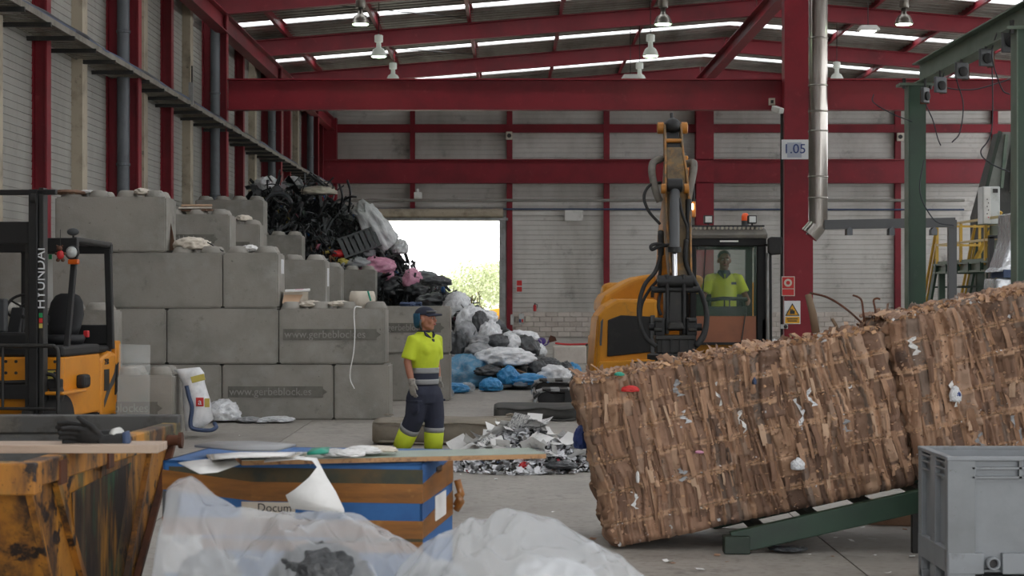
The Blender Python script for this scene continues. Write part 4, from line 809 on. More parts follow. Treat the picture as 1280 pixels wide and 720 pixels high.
# ------------------------------------------------------------------ on the open floor
def slab(name, label, cat, x0, x1, Yf, Yb2, h, m, rot=0, rough=0.03):
    a, b = px(x0, Yf), px(x1, Yf); o = thing(name, label, cat, ((a + b) / 2, (Yf + Yb2) / 2, 0)); L = b - a; D = Yb2 - Yf; mm = MB(); rings = []; n = 20
    for i in range(25):
        t = i / 24; X = -L / 2 + L * t; e2 = min(t, 1 - t); sc = min(1.0, 0.72 + e2 * 6); rr = []
        for k in range(n):
            q = 2 * math.pi * k / n; cx = math.copysign(abs(math.cos(q)) ** 0.35, math.cos(q)); cz = math.copysign(abs(math.sin(q)) ** 0.4, math.sin(q)); w = 1 + rough * noise.noise(Vector((X * 3, k, 1)))
            rr.append(Vector((X, cx * D / 2 * sc * w, h / 2 + cz * h / 2 * (sc ** 0.4) * w + (0.02 * noise.noise(Vector((X * 2, 5, 2))) if cz > 0 else 0))))
        rings.append(rr)
    mm.loft(rings).build('padding', m, o, smooth=True)
    for zz in (0.12, 0.88):
        MB().tube([(-L / 2 + 0.03, -D / 2 * 0.7, h * zz)] + [(-L / 2 + L * t, -D / 2 * 1.0 - 0.004, h * zz + 0.012 * math.sin(t * 14)) for t in [0.06 + 0.88 * i / 16 for i in range(17)]] + [(L / 2 - 0.03, -D / 2 * 0.7, h * zz)], 0.014, 6).build('piping', m, o, smooth=True)
    return o
mt = slab('mattress', 'grimy grey mattress lying on floor behind worker', 'mattress', 464, 662, 21.9, 23.0, 0.29, 'mattress')
slab('rubber_pad', 'dark rubber covered slab lying left of bale', 'slab', 617, 724, 26.0, 27.4, 0.2, 'rubber_slab')
for i in range(9):
    x = U(480, 650); crumpled('dirt_clod', 'small clod of dirt on the grimy mattress', 'dirt', at(x, U(519, 525), 22.5), (U(.02, .05), 0.03, U(.012, .03)), 'mattress', i, 0, 0, 'dirt clods on the mattress')
# paper heap
PH = (px(653, 19.2), 19.25)
def paper_z(X, Y):
    dx = (X - PH[0]) / 0.78; dy = (Y - PH[1]) / 0.85; d = math.hypot(dx, dy); return 0.42 * max(0, 1 - d) ** 0.8 * (1 + 0.25 * noise.noise(Vector((X * 3, Y * 3, 0)))) if d < 1 else 0
m = MB(); V = [(PH[0] + X, PH[1] + Y, paper_z(PH[0] + X, PH[1] + Y) - 0.03) for X in np.linspace(-.8, .8, 24) for Y in np.linspace(-.9, .9, 24)]
V = []; F = []; C = []
def sheet_piece(p, s, w, R, bend, seg=3):
    q = [R @ Vector((-s / 2 + s * i / seg, j * w / 2, bend * ((i / seg - 0.5) ** 2) * s)) + p for i in range(seg + 1) for j in (-1, 1)]
    return q, [(2 * i, 2 * i + 2, 2 * i + 3, 2 * i + 1) for i in range(seg)]
for i in range(2600):
    a = hr.uniform(0, 6.28); d = math.sqrt(hr.random()) * 1.05; X = PH[0] + 0.82 * d * math.cos(a); Y = PH[1] + 0.9 * d * math.sin(a); z = paper_z(X, Y)
    s = hr.uniform(0.03, 0.12); R = R3(hr.gauss(0, 0.5), hr.gauss(0, 0.5), hr.uniform(0, 6)); q, f = sheet_piece(Vector((X, Y, z * hr.uniform(0.8, 1.02) + 0.015 + 0.012 * hr.random())), s, s * hr.uniform(0.15, 0.8), R, hr.uniform(-1, 1), 2)
    k = len(V); V += q; F += [tuple(j + k for j in t) for t in f]; t = hr.random(); C += [lin((224, 225, 228) if t < 0.66 else (186, 188, 190) if t < 0.8 else (90, 92, 94) if t < 0.86 else (44, 46, 48) if t < 0.95 else hr.choice([(150, 110, 80), (180, 60, 70), (90, 110, 150)]))] * len(q)
o = bpy.data.objects.new('paper_shreds', np_mesh('paper_shreds', V, F, 'scrap_mix', False, C)); COL.objects.link(o); stuff(tag(o, 'heap of shredded white paper on floor beside bale', 'paper heap'))
shm = []
for j in range(8):
    q, f = sheet_piece(Vector((0, 0, 0)), 0.297, 0.21, R3(), hr.uniform(-1.0, 1.2), 5); me = MB().add(q, f).mesh('paper_sheet', True); me.materials.append(MATS['paper' if j % 4 else 'paper_print']); shm.append(me)
for i in range(75):
    a = hr.uniform(0, 6.28); d = math.sqrt(hr.random()) * 0.9; X = PH[0] + 0.78 * d * math.cos(a); Y = PH[1] + 0.85 * d * math.sin(a)
    o = inst('paper_sheet', shm[i % 8], None, (X, Y, paper_z(X, Y) + 0.05), (hr.gauss(0, 0.45), hr.gauss(0, 0.45), hr.uniform(0, 6)), (hr.uniform(.6, 1.1),) * 3); tag(o, 'loose sheet of paper on the shredded paper heap', 'paper', 'loose sheets on the paper heap')
crumpled('red_scrap', 'small bright red plastic scrap at front of paper heap', 'scrap', at(655, 586, 18.5), (0.05, 0.05, 0.05), 'plastic_red', 1); crumpled('black_scrap', 'black crumpled scrap at front of paper heap', 'scrap', at(703, 586, 18.5), (0.13, 0.1, 0.05), 'bag_black', 2)
crumpled('blue_bag', 'dark blue bag hanging at the bale corner beside paper heap', 'bag', at(727, 562, 13.6), (0.05, 0.1, 0.13), 'ink_blue', 3)
# litter scattered on the floor
LIT = [(478, 548), (500, 531), (646, 546), (575, 594), (985, 662), (1003, 664), (1045, 672), (1078, 660), (1131, 663), (1090, 674), (1064, 676), (967, 690), (985, 690), (1012, 694), (1042, 696), (1093, 695), (1110, 717), (909, 703), (932, 688), (835, 703), (740, 675), (742, 700), (692, 640), (839, 705), (620, 600), (875, 712), (224, 554), (300, 545), (1140, 697), (896, 695)]
for i, (x, y) in enumerate(LIT):
    Y = CH * FPX / (y - HY); pale = i % 3 != 2; w = U(0.1, 0.26)
    o = inst('litter_scrap', shm[(i * 3 + 1) % 8], None, (px(x, Y), Y, 0.006), (U(-.12, .12), U(-.12, .12), U(0, 6)), (w, w * U(0.6, 1.1), w * 0.6), 'paper' if pale else 'cardboard_plain')
    tag(o, 'small pale paper scrap littering the concrete floor' if pale else 'small brown cardboard scrap littering the concrete floor', 'litter', 'pale scraps on the floor' if pale else 'brown scraps on the floor')

# ================================================================== PEOPLE
def ellring(c, rx, ry, n=24, rz=0.0):
    return [Vector(c) + Vector((rx * math.cos(t) * math.cos(rz) - ry * math.sin(t) * math.sin(rz), rx * math.cos(t) * math.sin(rz) + ry * math.sin(t) * math.cos(rz), 0)) for t in [2 * math.pi * k / n for k in range(n)]]
def head_prims(m, c, R, s=1.0):
    """head shapes around its centre c, facing local -Y, turned by R"""
    def E(p, d): m.ell(Vector(c) + R @ (Vector(p) * s), [v * s for v in d], R)
    E((0, 0.012, 0.03), (0.076, 0.096, 0.088)); E((0, -0.018, -0.035), (0.06, 0.07, 0.072)); E((0, -0.05, -0.085), (0.033, 0.03, 0.026))
    E((0, -0.096, -0.014), (0.012, 0.02, 0.02)); E((0, -0.088, 0.012), (0.009, 0.012, 0.024)); E((0, -0.078, 0.038), (0.055, 0.018, 0.013))
    for q in (-1, 1):
        E((q * 0.04, -0.062, -0.02), (0.024, 0.026, 0.026)); E((q * 0.078, 0.012, -0.005), (0.011, 0.022, 0.032)); E((q * 0.03, -0.03, -0.07), (0.03, 0.035, 0.02))
    E((0, -0.083, -0.05), (0.024, 0.014, 0.012))
def face_parts(o, c, R, s=1.0):
    def put(nm, p, d, m): MB().ell(Vector(c) + R @ (Vector(p) * s), [v * s for v in d], R, 10, 6).build(nm, m, o, smooth=True)
    for q in (-1, 1):
        put('eye', (q * 0.031, -0.083, 0.012), (0.013, 0.007, 0.007), 'eye_white'); put('iris', (q * 0.031, -0.089, 0.012), (0.006, 0.004, 0.0062), 'eye_dark'); put('eyebrow', (q * 0.031, -0.09, 0.033), (0.018, 0.007, 0.0045), 'hair')
    put('lips', (0, -0.094, -0.05), (0.02, 0.009, 0.0085), 'lips')
def hand_prims(m, w, d, side, s=1.0, curl=0.4, fwd=Vector((0, -1, 0))):
    """palm and five fingers from wrist w along direction d; fwd points to the thumb side"""
    d = d.normalized(); f = (fwd - d * fwd.dot(d)).normalized(); nrm = d.cross(f) * side
    M = Matrix((f, nrm, d)).transposed()
    m.ell(w + d * 0.045 * s, (0.042 * s, 0.02 * s, 0.055 * s), M)
    for i, L in enumerate((0.07, 0.078, 0.072, 0.056)):
        b = w + d * 0.085 * s + f * (0.03 - 0.02 * i) * s; k1 = b + (d * math.cos(curl * 0.6) + nrm * math.sin(curl * 0.6)) * L * 0.5 * s; k2 = k1 + (d * math.cos(curl * 1.6) + nrm * math.sin(curl * 1.6)) * L * 0.5 * s
        m.tube([b - d * 0.02 * s, b, k1, k2], [0.0095 * s, 0.0098 * s, 0.009 * s, 0.0075 * s], 8)
    b = w + d * 0.025 * s + f * 0.032 * s; k1 = b + (d * 0.75 + f * 0.6).normalized() * 0.035 * s; k2 = k1 + (d * 0.95 + f * 0.15 + nrm * 0.25).normalized() * 0.032 * s
    m.tube([b - f * 0.012 * s, b, k1, k2], [0.013 * s, 0.012 * s, 0.0105 * s, 0.008 * s], 8)

# ---- the worker on the floor
PY = 20.0; wk = thing('person', 'worker in yellow shirt, navy trousers and dark cap standing on floor', 'person', (px(531, PY), PY, 0), (0, 0, math.radians(48)))
HC = Vector((0, -0.02, 1.528)); HR = R3(-0.02, 0, math.radians(22))
m = MB(); head_prims(m, HC, HR, 1.1)
m.tube([(0, 0.02, 1.28), (0, 0.012, 1.38), (0, -0.005, 1.46)], [0.075, 0.056, 0.053], 14)
TOR = [(0.80, 0.165, 0.128, 0.01), (0.9, 0.165, 0.128, 0.0), (1.0, 0.16, 0.125, -0.008), (1.1, 0.175, 0.14, -0.012), (1.2, 0.188, 0.148, -0.018), (1.27, 0.188, 0.14, -0.015), (1.33, 0.165, 0.105, 0.0), (1.37, 0.125, 0.08, 0.01), (1.395, 0.08, 0.07, 0.01)]
m.loft([ellring((0, c, z), a * 0.84, b * 0.84) for z, a, b, c in TOR])
ARM = {-1: [Vector((-0.172, 0.0, 1.305)), Vector((-0.232, 0.035, 1.07)), Vector((-0.232, -0.035, 0.845))], 1: [Vector((0.172, 0.0, 1.305)), Vector((0.225, 0.05, 1.07)), Vector((0.21, 0.0, 0.85))]}
for s in (-1, 1):
    a, b, c = ARM[s]; m.tube([a, a * 0.5 + b * 0.5, b, b * 0.5 + c * 0.5, c], [0.058, 0.05, 0.042, 0.04, 0.029], 12)
    hand_prims(m, c, Vector((0, -0.1, -1)), s, 0.78, 0.45)
LEG = {-1: [Vector((-0.085, 0.0, 0.82)), Vector((-0.1, -0.02, 0.46)), Vector((-0.095, 0.02, 0.08))], 1: [Vector((0.085, 0.0, 0.82)), Vector((0.09, 0.06, 0.46)), Vector((0.085, 0.2, 0.09))]}
LEG[-1][2] = Vector((-0.11, 0.27, 0.10)); LEG[-1][1] = Vector((-0.105, 0.05, 0.46)); LEG[1] = [Vector((0.085, 0.0, 0.82)), Vector((0.1, -0.05, 0.46)), Vector((0.1, -0.03, 0.08))]
for s in (-1, 1):
    a, b, c = LEG[s]; m.tube([a, a * .5 + b * .5, b, b * .55 + c * .45, c], [0.06, 0.075, 0.06, 0.062, 0.04], 12)
    m.tube([c, c + Vector((0, -0.06, -0.045)), c + Vector((0, -0.15, -0.06))], [0.042, 0.04, 0.03], 10)
m.ell((0, 0.01, 0.83), (0.13, 0.1, 0.1))
blob('body', m, 0.0085, 'skin', wk, 3); face_parts(wk, HC, HR, 1.1)
m = MB(); m.loft([ellring((0, c, z), a, b) for z, a, b, c in TOR])
for q in (-1, 1): m.ell((q * 0.075, -0.1, 1.2), (0.075, 0.062, 0.075))
for s in (-1, 1):
    a, b, c = ARM[s]; e2 = a * 0.12 + b * 0.88; m.tube([a + Vector((-s * 0.06, 0, 0.0)), a, a * .5 + e2 * .5, e2], [0.07, 0.078, 0.077, 0.082], 14)
blob('shirt', m, 0.011, 'hivis', wk, 5)
def band(nm, z0, z1, mm, g=1.05):
    def at_z(z):
        for p, q in zip(TOR, TOR[1:]):
            if p[0] <= z <= q[0]:
                t = (z - p[0]) / (q[0] - p[0]); return [p[i] + (q[i] - p[i]) * t for i in range(4)]
        return TOR[0]
    rr = []
    for i in range(4):
        z = z0 + (z1 - z0) * i / 3; k = at_z(z); rr.append(ellring((0, k[3], z), k[1] * g, k[2] * g, 32))
    ob = MB().loft(rr, False).build(nm, mm, wk, smooth=True); sd = ob.modifiers.new('s', 'SOLIDIFY'); sd.thickness = 0.01; sd.offset = -1
band('navy_band', 0.805, 1.0, 'navy', 1.045); band('reflective_band', 0.945, 1.005, 'reflective', 1.06); band('reflective_band', 0.825, 0.88, 'reflective', 1.06)
# collar
m = MB(); 
for s in (-1, 1): m.hexa([Vector(p) for p in ((s * 0.005, -0.115, 1.31), (s * 0.075, -0.09, 1.36), (s * 0.078, -0.08, 1.355), (s * 0.01, -0.1, 1.305), (s * 0.012, -0.11, 1.335), (s * 0.066, -0.066, 1.40), (s * 0.07, -0.05, 1.395), (s * 0.016, -0.095, 1.33))])
m.loft([ellring((0, 0.015, 1.375), 0.082, 0.08), ellring((0, 0.012, 1.41), 0.07, 0.068), ellring((0, 0.012, 1.41), 0.062, 0.06), ellring((0, 0.015, 1.375), 0.07, 0.07)], False); m.box((0.0, -0.138, 1.27), (0.03, 0.012, 0.1), R3(-0.28)); m.build('collar', 'navy', wk, smooth=False)
# trousers
m = MB(); m.loft([ellring((0, 0.01, z), a, b) for z, a, b in ((0.62, 0.17, 0.14), (0.72, 0.2, 0.156), (0.78, 0.185, 0.145), (0.83, 0.165, 0.128))])
for s in (-1, 1):
    a, b, c = LEG[s]; c2 = b * 0.3 + c * 0.7; m.tube([a * 0.86 + b * 0.14, a * .6 + b * .4, b, c2], [0.105, 0.124, 0.11, 0.1], 16)
for s in (-1, 1): m.ell((s * 0.185, -0.01, 0.58), (0.035, 0.085, 0.085))
blob('trousers', m, 0.012, 'navy', wk, 4)
for s in (-1, 1):
    a, b, c = LEG[s]; f = lambda t: b * (1 - t) + c * t
    MB().tube([f(0.28), f(0.42)], [0.114, 0.108], 18).build('reflective_cuff', 'reflective', wk, smooth=True); MB().tube([f(0.42), f(0.7), f(0.9)], [0.108, 0.104, 0.098], 18).build('yellow_cuff', 'hivis', wk, smooth=True); MB().tube([f(0.88), f(1.0)], [0.096, 0.092], 18).build('reflective_cuff', 'reflective', wk, smooth=True)
    MB().bx(s * 0.18 - 0.035, s * 0.18 + 0.04, -0.1, 0.08, 0.635, 0.66).build('pocket_flap', 'navy', wk, bevel=0.006)
    m = MB(); q = c; m.ell(q + Vector((0, -0.06, -0.035)), (0.05, 0.13, 0.05)); m.ell(q + Vector((0, 0.01, 0.0)), (0.052, 0.065, 0.07)); m.box(q + Vector((0, -0.055, -0.07)), (0.092, 0.25, 0.03)); blob('shoe', m, 0.01, 'shoe', wk, 4)
    m = MB(); hand_prims(m, ARM[s][2] + Vector((0, 0, 0.015)), Vector((0, -0.1, -1)), s, 1.14, 0.45); m.tube([ARM[s][2] + Vector((0, 0.004, 0.05)), ARM[s][2] + Vector((0, 0, -0.02))], [0.04, 0.036], 12); blob('glove', m, 0.006, 'glove_grey', wk, 2)
# cap, scarf
def hp(p): return HC + HR @ (Vector(p) * 1.1)
m = MB(); rings = []
for i in range(9):
    t = i / 8 * 1.5; r = math.cos(t); rings.append([hp((0.089 * r * math.cos(a), 0.012 + 0.108 * r * math.sin(a), 0.045 + 0.085 * math.sin(t))) for a in [2 * math.pi * k / 24 for k in range(24)]])
m.loft(rings).build('cap_crown', 'navy', wk, smooth=True)
m = MB(); top = []
for i in range(5):
    d = i / 4; top.append([hp((0.083 * math.sin(a) * (1 - 0.15 * d), -0.083 * math.cos(a) - 0.085 * d * max(0.0, math.cos(a)) ** 0.4, 0.052 - 0.012 * d - 0.012 * abs(math.sin(a)))) for a in [-1.35 + 2.7 * k / 14 for k in range(15)]])
v = m.loft(top, False, False).build('cap_visor', 'navy', wk, smooth=True); sd = v.modifiers.new('s', 'SOLIDIFY'); sd.thickness = 0.012
m = MB(); m.loft([[hp((0.083 * k * math.cos(a), 0.015 + 0.103 * k * math.sin(a), z - 0.028 * math.sin(a) * (1 if z < 0 else 0))) for a in [0.12 + (math.pi - 0.24) * j / 20 for j in range(21)]] for z, k in ((0.06, 1.0), (0.03, 1.03), (-0.01, 1.0), (-0.04, 0.92), (-0.05, 0.8))], False, False)
v = m.build('headscarf', 'scarf', wk, smooth=True); sd = v.modifiers.new('s', 'SOLIDIFY'); sd.thickness = 0.012
MB().tube([hp((0.09 * math.cos(a), 0.012 + 0.11 * math.sin(a), 0.075)) for a in [math.pi * 1.15 + 0.7 * math.pi * j / 12 for j in range(13)]], 0.011, 6).build('goggles', 'grey_plastic', wk, smooth=True)
MB().tube([hp((-0.085, 0.02, 0.0)), hp((-0.088, 0.03, -0.05)), hp((-0.05, 0.03, -0.1))], 0.012, 6).build('ear_protector', 'grey_plastic', wk, smooth=True)

# ================================================================== EXCAVATOR
YC = 28.5
ex = thing('excavator', 'yellow excavator with upright arm and black cab behind cardboard bale', 'excavator', (px(850, 30), 30.2, 0))
def B(nm, m, mb, **k): return mb.build(nm, m, ex, world=True, **k)
# crawler tracks lie across, under the turned superstructure
for Yt in (28.2, 31.2):
    xa, xb = px(669, 28.2), px(669, 28.2) + 4.3; r = 0.17; tr = thing_part = bpy.data.objects.new('track', None); COL.objects.link(tr); tr.parent = ex; tr.location = (0, 0, 0); WM[tr.name] = WM[ex.name]
    path = [(xa + r + (xb - xa - 2 * r) * i / 30, 2 * r) for i in range(31)] + [(xb - r + r * math.sin(t), r + r * math.cos(t)) for t in [math.pi * i / 6 for i in range(1, 6)]] + [(xb - r - (xb - xa - 2 * r) * i / 30, 0.02) for i in range(31)] + [(xa + r - r * math.sin(t), r - r * math.cos(t)) for t in [math.pi * i / 6 for i in range(1, 6)]]
    for i, (X, Z) in enumerate(path):
        X2, Z2 = path[(i + 1) % len(path)]; a = math.atan2(Z2 - Z, X2 - X); 
        MB().box((X, Yt, Z + 0.0), (0.13, 0.6, 0.035), R3(0, -a, 0)).build('track_pad', 'galvanised' if i % 2 else 'dark_metal', tr, world=True)
    MB().bx(xa + 0.2, xb - 0.2, Yt - 0.22, Yt + 0.22, 0.06, 0.28).build('track_frame', 'black_paint', tr, world=True)
    for X in (xa + r, xb - r): MB().lathe([(0.04, -0.24), (0.13, -0.23), (0.13, 0.23), (0.04, 0.24)], (X, Yt, r + 0.01), 18, R3(math.pi / 2)).build('idler', 'black_paint', tr, world=True, auto=40)
MB().bx(px(706, 27.9), px(716, 27.9), 27.86, 27.9, 0.02, 0.34).build('guard_plate', 'black_paint', ex, world=True)
B('undercarriage', 'black_paint', MB().bx(1.9, 3.6, 28.3, 31.2, 0.25, 0.75)); B('slew_ring', 'dark_metal', MB().lathe([(0.62, 0.72), (0.66, 0.74), (0.66, 0.9), (0.6, 0.92)], (px(850, 30), 30, 0), 30), auto=40)
B('deck', 'machine_yellow', MB().bx(px(746, 28.8), px(958, 28.8), 28.75, 32.2, 0.88, 1.08), bevel=0.03)
# right-hand service housing
def zx(pts, Y): return [(px(x, Y), pz(y, Y)) for x, y in pts]
hs = B('side_housing', 'machine_yellow', MB().prism(zx([(745, 468), (817, 468), (822, 446), (822, 374), (772, 374), (757, 383), (748, 395)], YC + 0.2), 'y', YC + 0.2, YC + 2.2), bevel=0.05)
B('grille_panel', 'black_rubber', MB().prism(zx([(759, 446), (815, 440), (818, 396), (776, 394), (760, 400)], YC + 0.17), 'y', YC + 0.17, YC + 0.22), bevel=0.015)
B('grille_frame', 'grey_plastic', MB().prism(zx([(813, 445), (819, 443), (819, 394), (813, 394)], YC + 0.15), 'y', YC + 0.15, YC + 0.2), bevel=0.01)
B('vent_strip', 'grey_plastic', MB().prism(zx([(749.5, 432), (752, 432), (754, 398), (751, 402)], YC + 0.17), 'y', YC + 0.16, YC + 0.22)); B('step_plate', 'galvanised', MB().prism(zx([(747, 466), (754, 466), (754, 458), (747, 458)], YC + 0.14), 'y', YC + 0.14, YC + 0.2))
B('skirt', 'machine_yellow', MB().prism(zx([(745, 472), (815, 472), (819, 449), (749, 452)], YC + 0.12), 'y', YC + 0.1, YC + 0.4), bevel=0.02); B('side_fender', 'machine_yellow', MB().prism(zx([(740, 470), (746, 470), (749, 395), (746, 400)], YC + 0.5), 'y', YC + 0.4, YC + 2.6), bevel=0.02)
hood = zx([(750, 392), (751, 378), (756, 369), (768, 361), (785, 351), (800, 345), (815, 342.5), (860, 342), (880, 345), (880, 392)], 30.6)
B('engine_hood', 'machine_yellow', MB().prism(hood, 'y', 30.6, 33.2), bevel=0.08, seg=3)
B('hood_lip', 'black_paint', MB().prism(zx([(749, 386), (765, 373), (768, 375), (752, 388)], 30.5), 'y', 30.45, 30.7)); B('exhaust_stub', 'dark_metal', MB().cyl(at(816, 372, 30), at(816, 360, 30), 0.035, n=10)); B('counterweight', 'machine_yellow', MB().bx(px(752, 33), px(955, 33), 32.6, 33.6, 0.9, 2.0), bevel=0.15, seg=3)
# cab
c0, c1, yt2 = 862, 958, 283; X0, X1 = px(c0, YC), px(c1, YC); Zt = pz(297, YC); Zb = 1.05; D = 1.75
cab = bpy.data.objects.new('cab', None); COL.objects.link(cab); cab.parent = ex; WM['cab'] = WM[ex.name]; cab['label'] = 'black framed operator cab'
def Cb(nm, m, mb, **k): return mb.build(nm, m, cab, world=True, **k)
post = 9 * YC / FPX
Cb('front_post', 'black_gloss', MB().bx(X0, X0 + post * 0.95, YC, YC + 0.1, Zb, Zt), bevel=0.02); Cb('front_post', 'black_gloss', MB().bx(X1 - post * 1.35, X1, YC, YC + 0.1, Zb, Zt), bevel=0.02)
Cb('rear_post', 'black_gloss', MB().bx(X0, X0 + post, YC + D - 0.1, YC + D, Zb, Zt)); Cb('rear_post', 'black_gloss', MB().bx(X1 - post, X1, YC + D - 0.1, YC + D, Zb, Zt)); Cb('door_post', 'black_gloss', MB().bx(X1 - 0.07, X1, YC + 0.9, YC + 1.0, Zb, Zt)); Cb('door_post', 'black_gloss', MB().bx(X0, X0 + 0.07, YC + 0.9, YC + 1.0, Zb, Zt))
Cb('header', 'black_gloss', MB().bx(X0, X1, YC - 0.01, YC + 0.12, pz(308, YC), pz(296, YC)), bevel=0.02); Cb('rear_header', 'black_gloss', MB().bx(X0, X1, YC + D - 0.12, YC + D, Zt - 0.15, Zt)); 
for a in (X0, X1 - 0.06): Cb('side_header', 'black_gloss', MB().bx(a, a + 0.06, YC, YC + D, Zt - 0.12, Zt)); Cb('sill', 'black_gloss', MB().bx(a, a + 0.06, YC, YC + D, Zb, Zb + 0.35))
Cb('cab_floor', 'black_rubber', MB().bx(X0, X1, YC, YC + D, Zb - 0.04, Zb)); Cb('rear_wall', 'black_paint', MB().bx(X0 + 0.06, X1 - 0.06, YC + D - 0.06, YC + D - 0.02, Zb, Zb + 0.75))
Cb('roof', 'visor', MB().loft([[at(a, y, YC) + Vector((0, dy, 0)) for a, dy in ((c0 + i, j), (c1 - i, j), (c1 - i, D - j), (c0 + i, D - j))] for i, j, y in ((-1, -0.06, 298), (-1, -0.08, 293), (1, -0.02, 287), (3.5, 0.06, 283.5), (6, 0.16, 282.5))]), bevel=0.012)
Cb('visor_edge', 'black_paint', MB().bx(px(864, YC), px(955, YC), YC - 0.06, YC + 0.02, pz(283.6, YC), pz(281.6, YC)))
rb_ = MB(); 
for i in range(17): 
    x = 865 + i * 5.4; Cb('visor_rib', 'ivory', MB().cyl(at(x, 285.5, YC - 0.03), at(x + 0.3, 283.4, YC + 0.02), 0.022, n=6))
Cb('roof_label', 'paper', plate(MB(), 900, 923, 300.5, 302.5, YC - 0.025, 0.01))
Cb('windscreen', 'cab_glass', MB().bx(px(870, YC), px(946, YC), YC + 0.03, YC + 0.038, pz(396, YC), pz(308, YC))); Cb('lower_panel', 'brown_panel', MB().bx(px(870, YC), px(945.5, YC), YC + 0.03, YC + 0.06, pz(430, YC), pz(395, YC)))
Cb('panel_trim', 'galvanised', plate(MB(), 870, 944, 428, 430, YC + 0.02, 0.02)); Cb('wiper_arm', 'black_paint', MB().bar(at(882, 309, YC - 0.01), at(878.5, 365, YC - 0.01), 0.016, 0.016)); Cb('panel_strap', 'dark_metal', MB().bar(at(932, 391, YC - 0.02), at(926, 432, YC - 0.02), 0.03, 0.015))
Cb('rear_window', 'cab_glass', MB().bx(X0 + 0.1, X1 - 0.1, YC + D - 0.045, YC + D - 0.04, Zb + 0.75, Zt - 0.15))
for x, w in ((885.5, 5.5), (940.5, 5.5)):
    l = Cb('work_light', 'dark_metal', MB().bx(px(x - w, YC), px(x + w, YC), YC - 0.02, YC + 0.12, pz(279.5, YC), pz(269, YC)), bevel=0.012); Cb('work_light_lens', 'lamp_grey', MB().bx(px(x - w + 1.5, YC), px(x + w - 1.5, YC), YC - 0.03, YC - 0.02, pz(278, YC), pz(270.5, YC)))
    Cb('light_bracket', 'black_paint', MB().bx(px(x - 1, YC), px(x + 1, YC), YC + 0.02, YC + 0.06, pz(283, YC), pz(279, YC)))
Cb('beacon', 'amber', MB().lathe([(0.055, 0), (0.06, 0.01), (0.056, 0.09), (0.035, 0.125), (0.0, 0.13)], at(931.5, 276.5, YC + 0.3), 16), smooth=True); Cb('beacon_base', 'grey_plastic', MB().lathe([(0.06, 0), (0.06, 0.07)], at(931.5, 281.5, YC + 0.3), 14))
mi = B('mirror', 'black_rubber', MB().prism(zx([(960, 315), (963, 319), (976, 318), (977.5, 296.5), (963, 296), (959.5, 299)], YC - 0.2), 'y', YC - 0.25, YC - 0.12), bevel=0.02); B('mirror_bracket', 'black_paint', MB().tube([at(957, 306, YC), at(961, 307, YC - 0.1)], 0.02, 8)); B('mirror_glass', 'chrome', MB().prism(zx([(962, 314), (975, 314), (975, 300), (963, 300)], YC - 0.1), 'y', YC - 0.115, YC - 0.108))
for x in (958.8, 963): B('grab_rail', 'galvanised' if x < 960 else 'black_paint', MB().cyl(at(x, 316, YC - 0.1), at(x + 0.6, 430, YC - 0.1), 0.022, n=8))
# operator, seated
op = thing('person', 'machine operator in yellow polo shirt seated inside excavator cab', 'person', (px(905, 29.4), 29.4, pz(392, 29.4) - 0.05))
sh = pz(347, 29.2) - op.location.z; hc = Vector((0, -0.04, pz(325.5, 29.3) - op.location.z)); m = MB(); head_prims(m, hc, R3(0.05, 0, 0), 1.28); m.tube([(0, 0.03, sh - 0.08), (0, 0.01, hc.z - 0.1)], [0.085, 0.068], 14)
m.loft([ellring((0, c, z), a * 0.93, b * 0.9) for z, a, b, c in ((-0.05, 0.19, 0.14, 0.03), (sh - 0.35, 0.19, 0.15, 0.0), (sh - 0.1, 0.21, 0.14, 0.0), (sh + 0.02, 0.2, 0.11, 0.02), (sh + 0.07, 0.11, 0.09, 0.02))])
OA = {}
for s in (-1, 1):
    a = Vector((s * 0.22, 0.0, sh)); b = Vector((s * 0.33, -0.06, sh - 0.28)); c = Vector((s * 0.36, -0.26, sh - 0.38)); OA[s] = (a, b, c); m.tube([a, (a + b) / 2, b, c], [0.065, 0.055, 0.048, 0.036], 12); hand_prims(m, c, Vector((-s * 0.1, -1, -0.25)), s, 1.1, 0.9, Vector((0, 0, 1)))
    m.tube([(s * 0.1, 0.0, 0.0), (s * 0.14, -0.32, 0.03), (s * 0.15, -0.42, -0.35)], [0.1, 0.08, 0.055], 12)
blob('body', m, 0.011, 'skin_dark', op, 3); face_parts(op, hc, R3(0.05), 1.28)
m = MB(); m.loft([ellring((0, c, z), a, b) for z, a, b, c in ((-0.05, 0.2, 0.15, 0.03), (sh - 0.35, 0.2, 0.16, 0.0), (sh - 0.1, 0.22, 0.15, 0.0), (sh + 0.02, 0.21, 0.12, 0.02), (sh + 0.08, 0.1, 0.09, 0.02))])
for s in (-1, 1): a, b, c = OA[s]; m.tube([a - Vector((s * 0.06, 0, 0)), a, b * 0.85 + a * 0.15], [0.08, 0.085, 0.09], 14)
blob('shirt', m, 0.014, 'hivis', op, 4); m = MB(); m.loft([ellring((0, 0.01, sh + 0.06), 0.115, 0.1), ellring((0, 0.01, sh + 0.12), 0.09, 0.085), ellring((0, 0.01, sh + 0.12), 0.08, 0.075), ellring((0, 0.01, sh + 0.06), 0.1, 0.09)], False)
for s in (-1, 1): m.hexa([Vector(p) for p in ((s * 0.01, -0.14, sh - 0.02), (s * 0.1, -0.1, sh + 0.06), (s * 0.1, -0.08, sh + 0.06), (s * 0.015, -0.12, sh - 0.02), (s * 0.015, -0.12, sh + 0.05), (s * 0.08, -0.08, sh + 0.11), (s * 0.085, -0.06, sh + 0.11), (s * 0.02, -0.1, sh + 0.05))])
m.build('collar', 'navy', op); MB().box((0.14, -0.145, sh - 0.09), (0.08, 0.01, 0.04)).build('badge', 'navy', op)
m = MB(); m.ell(hc + Vector((0, 0.032, 0.06)), (0.104, 0.126, 0.106)); m.build('hair', 'hair', op, smooth=True)
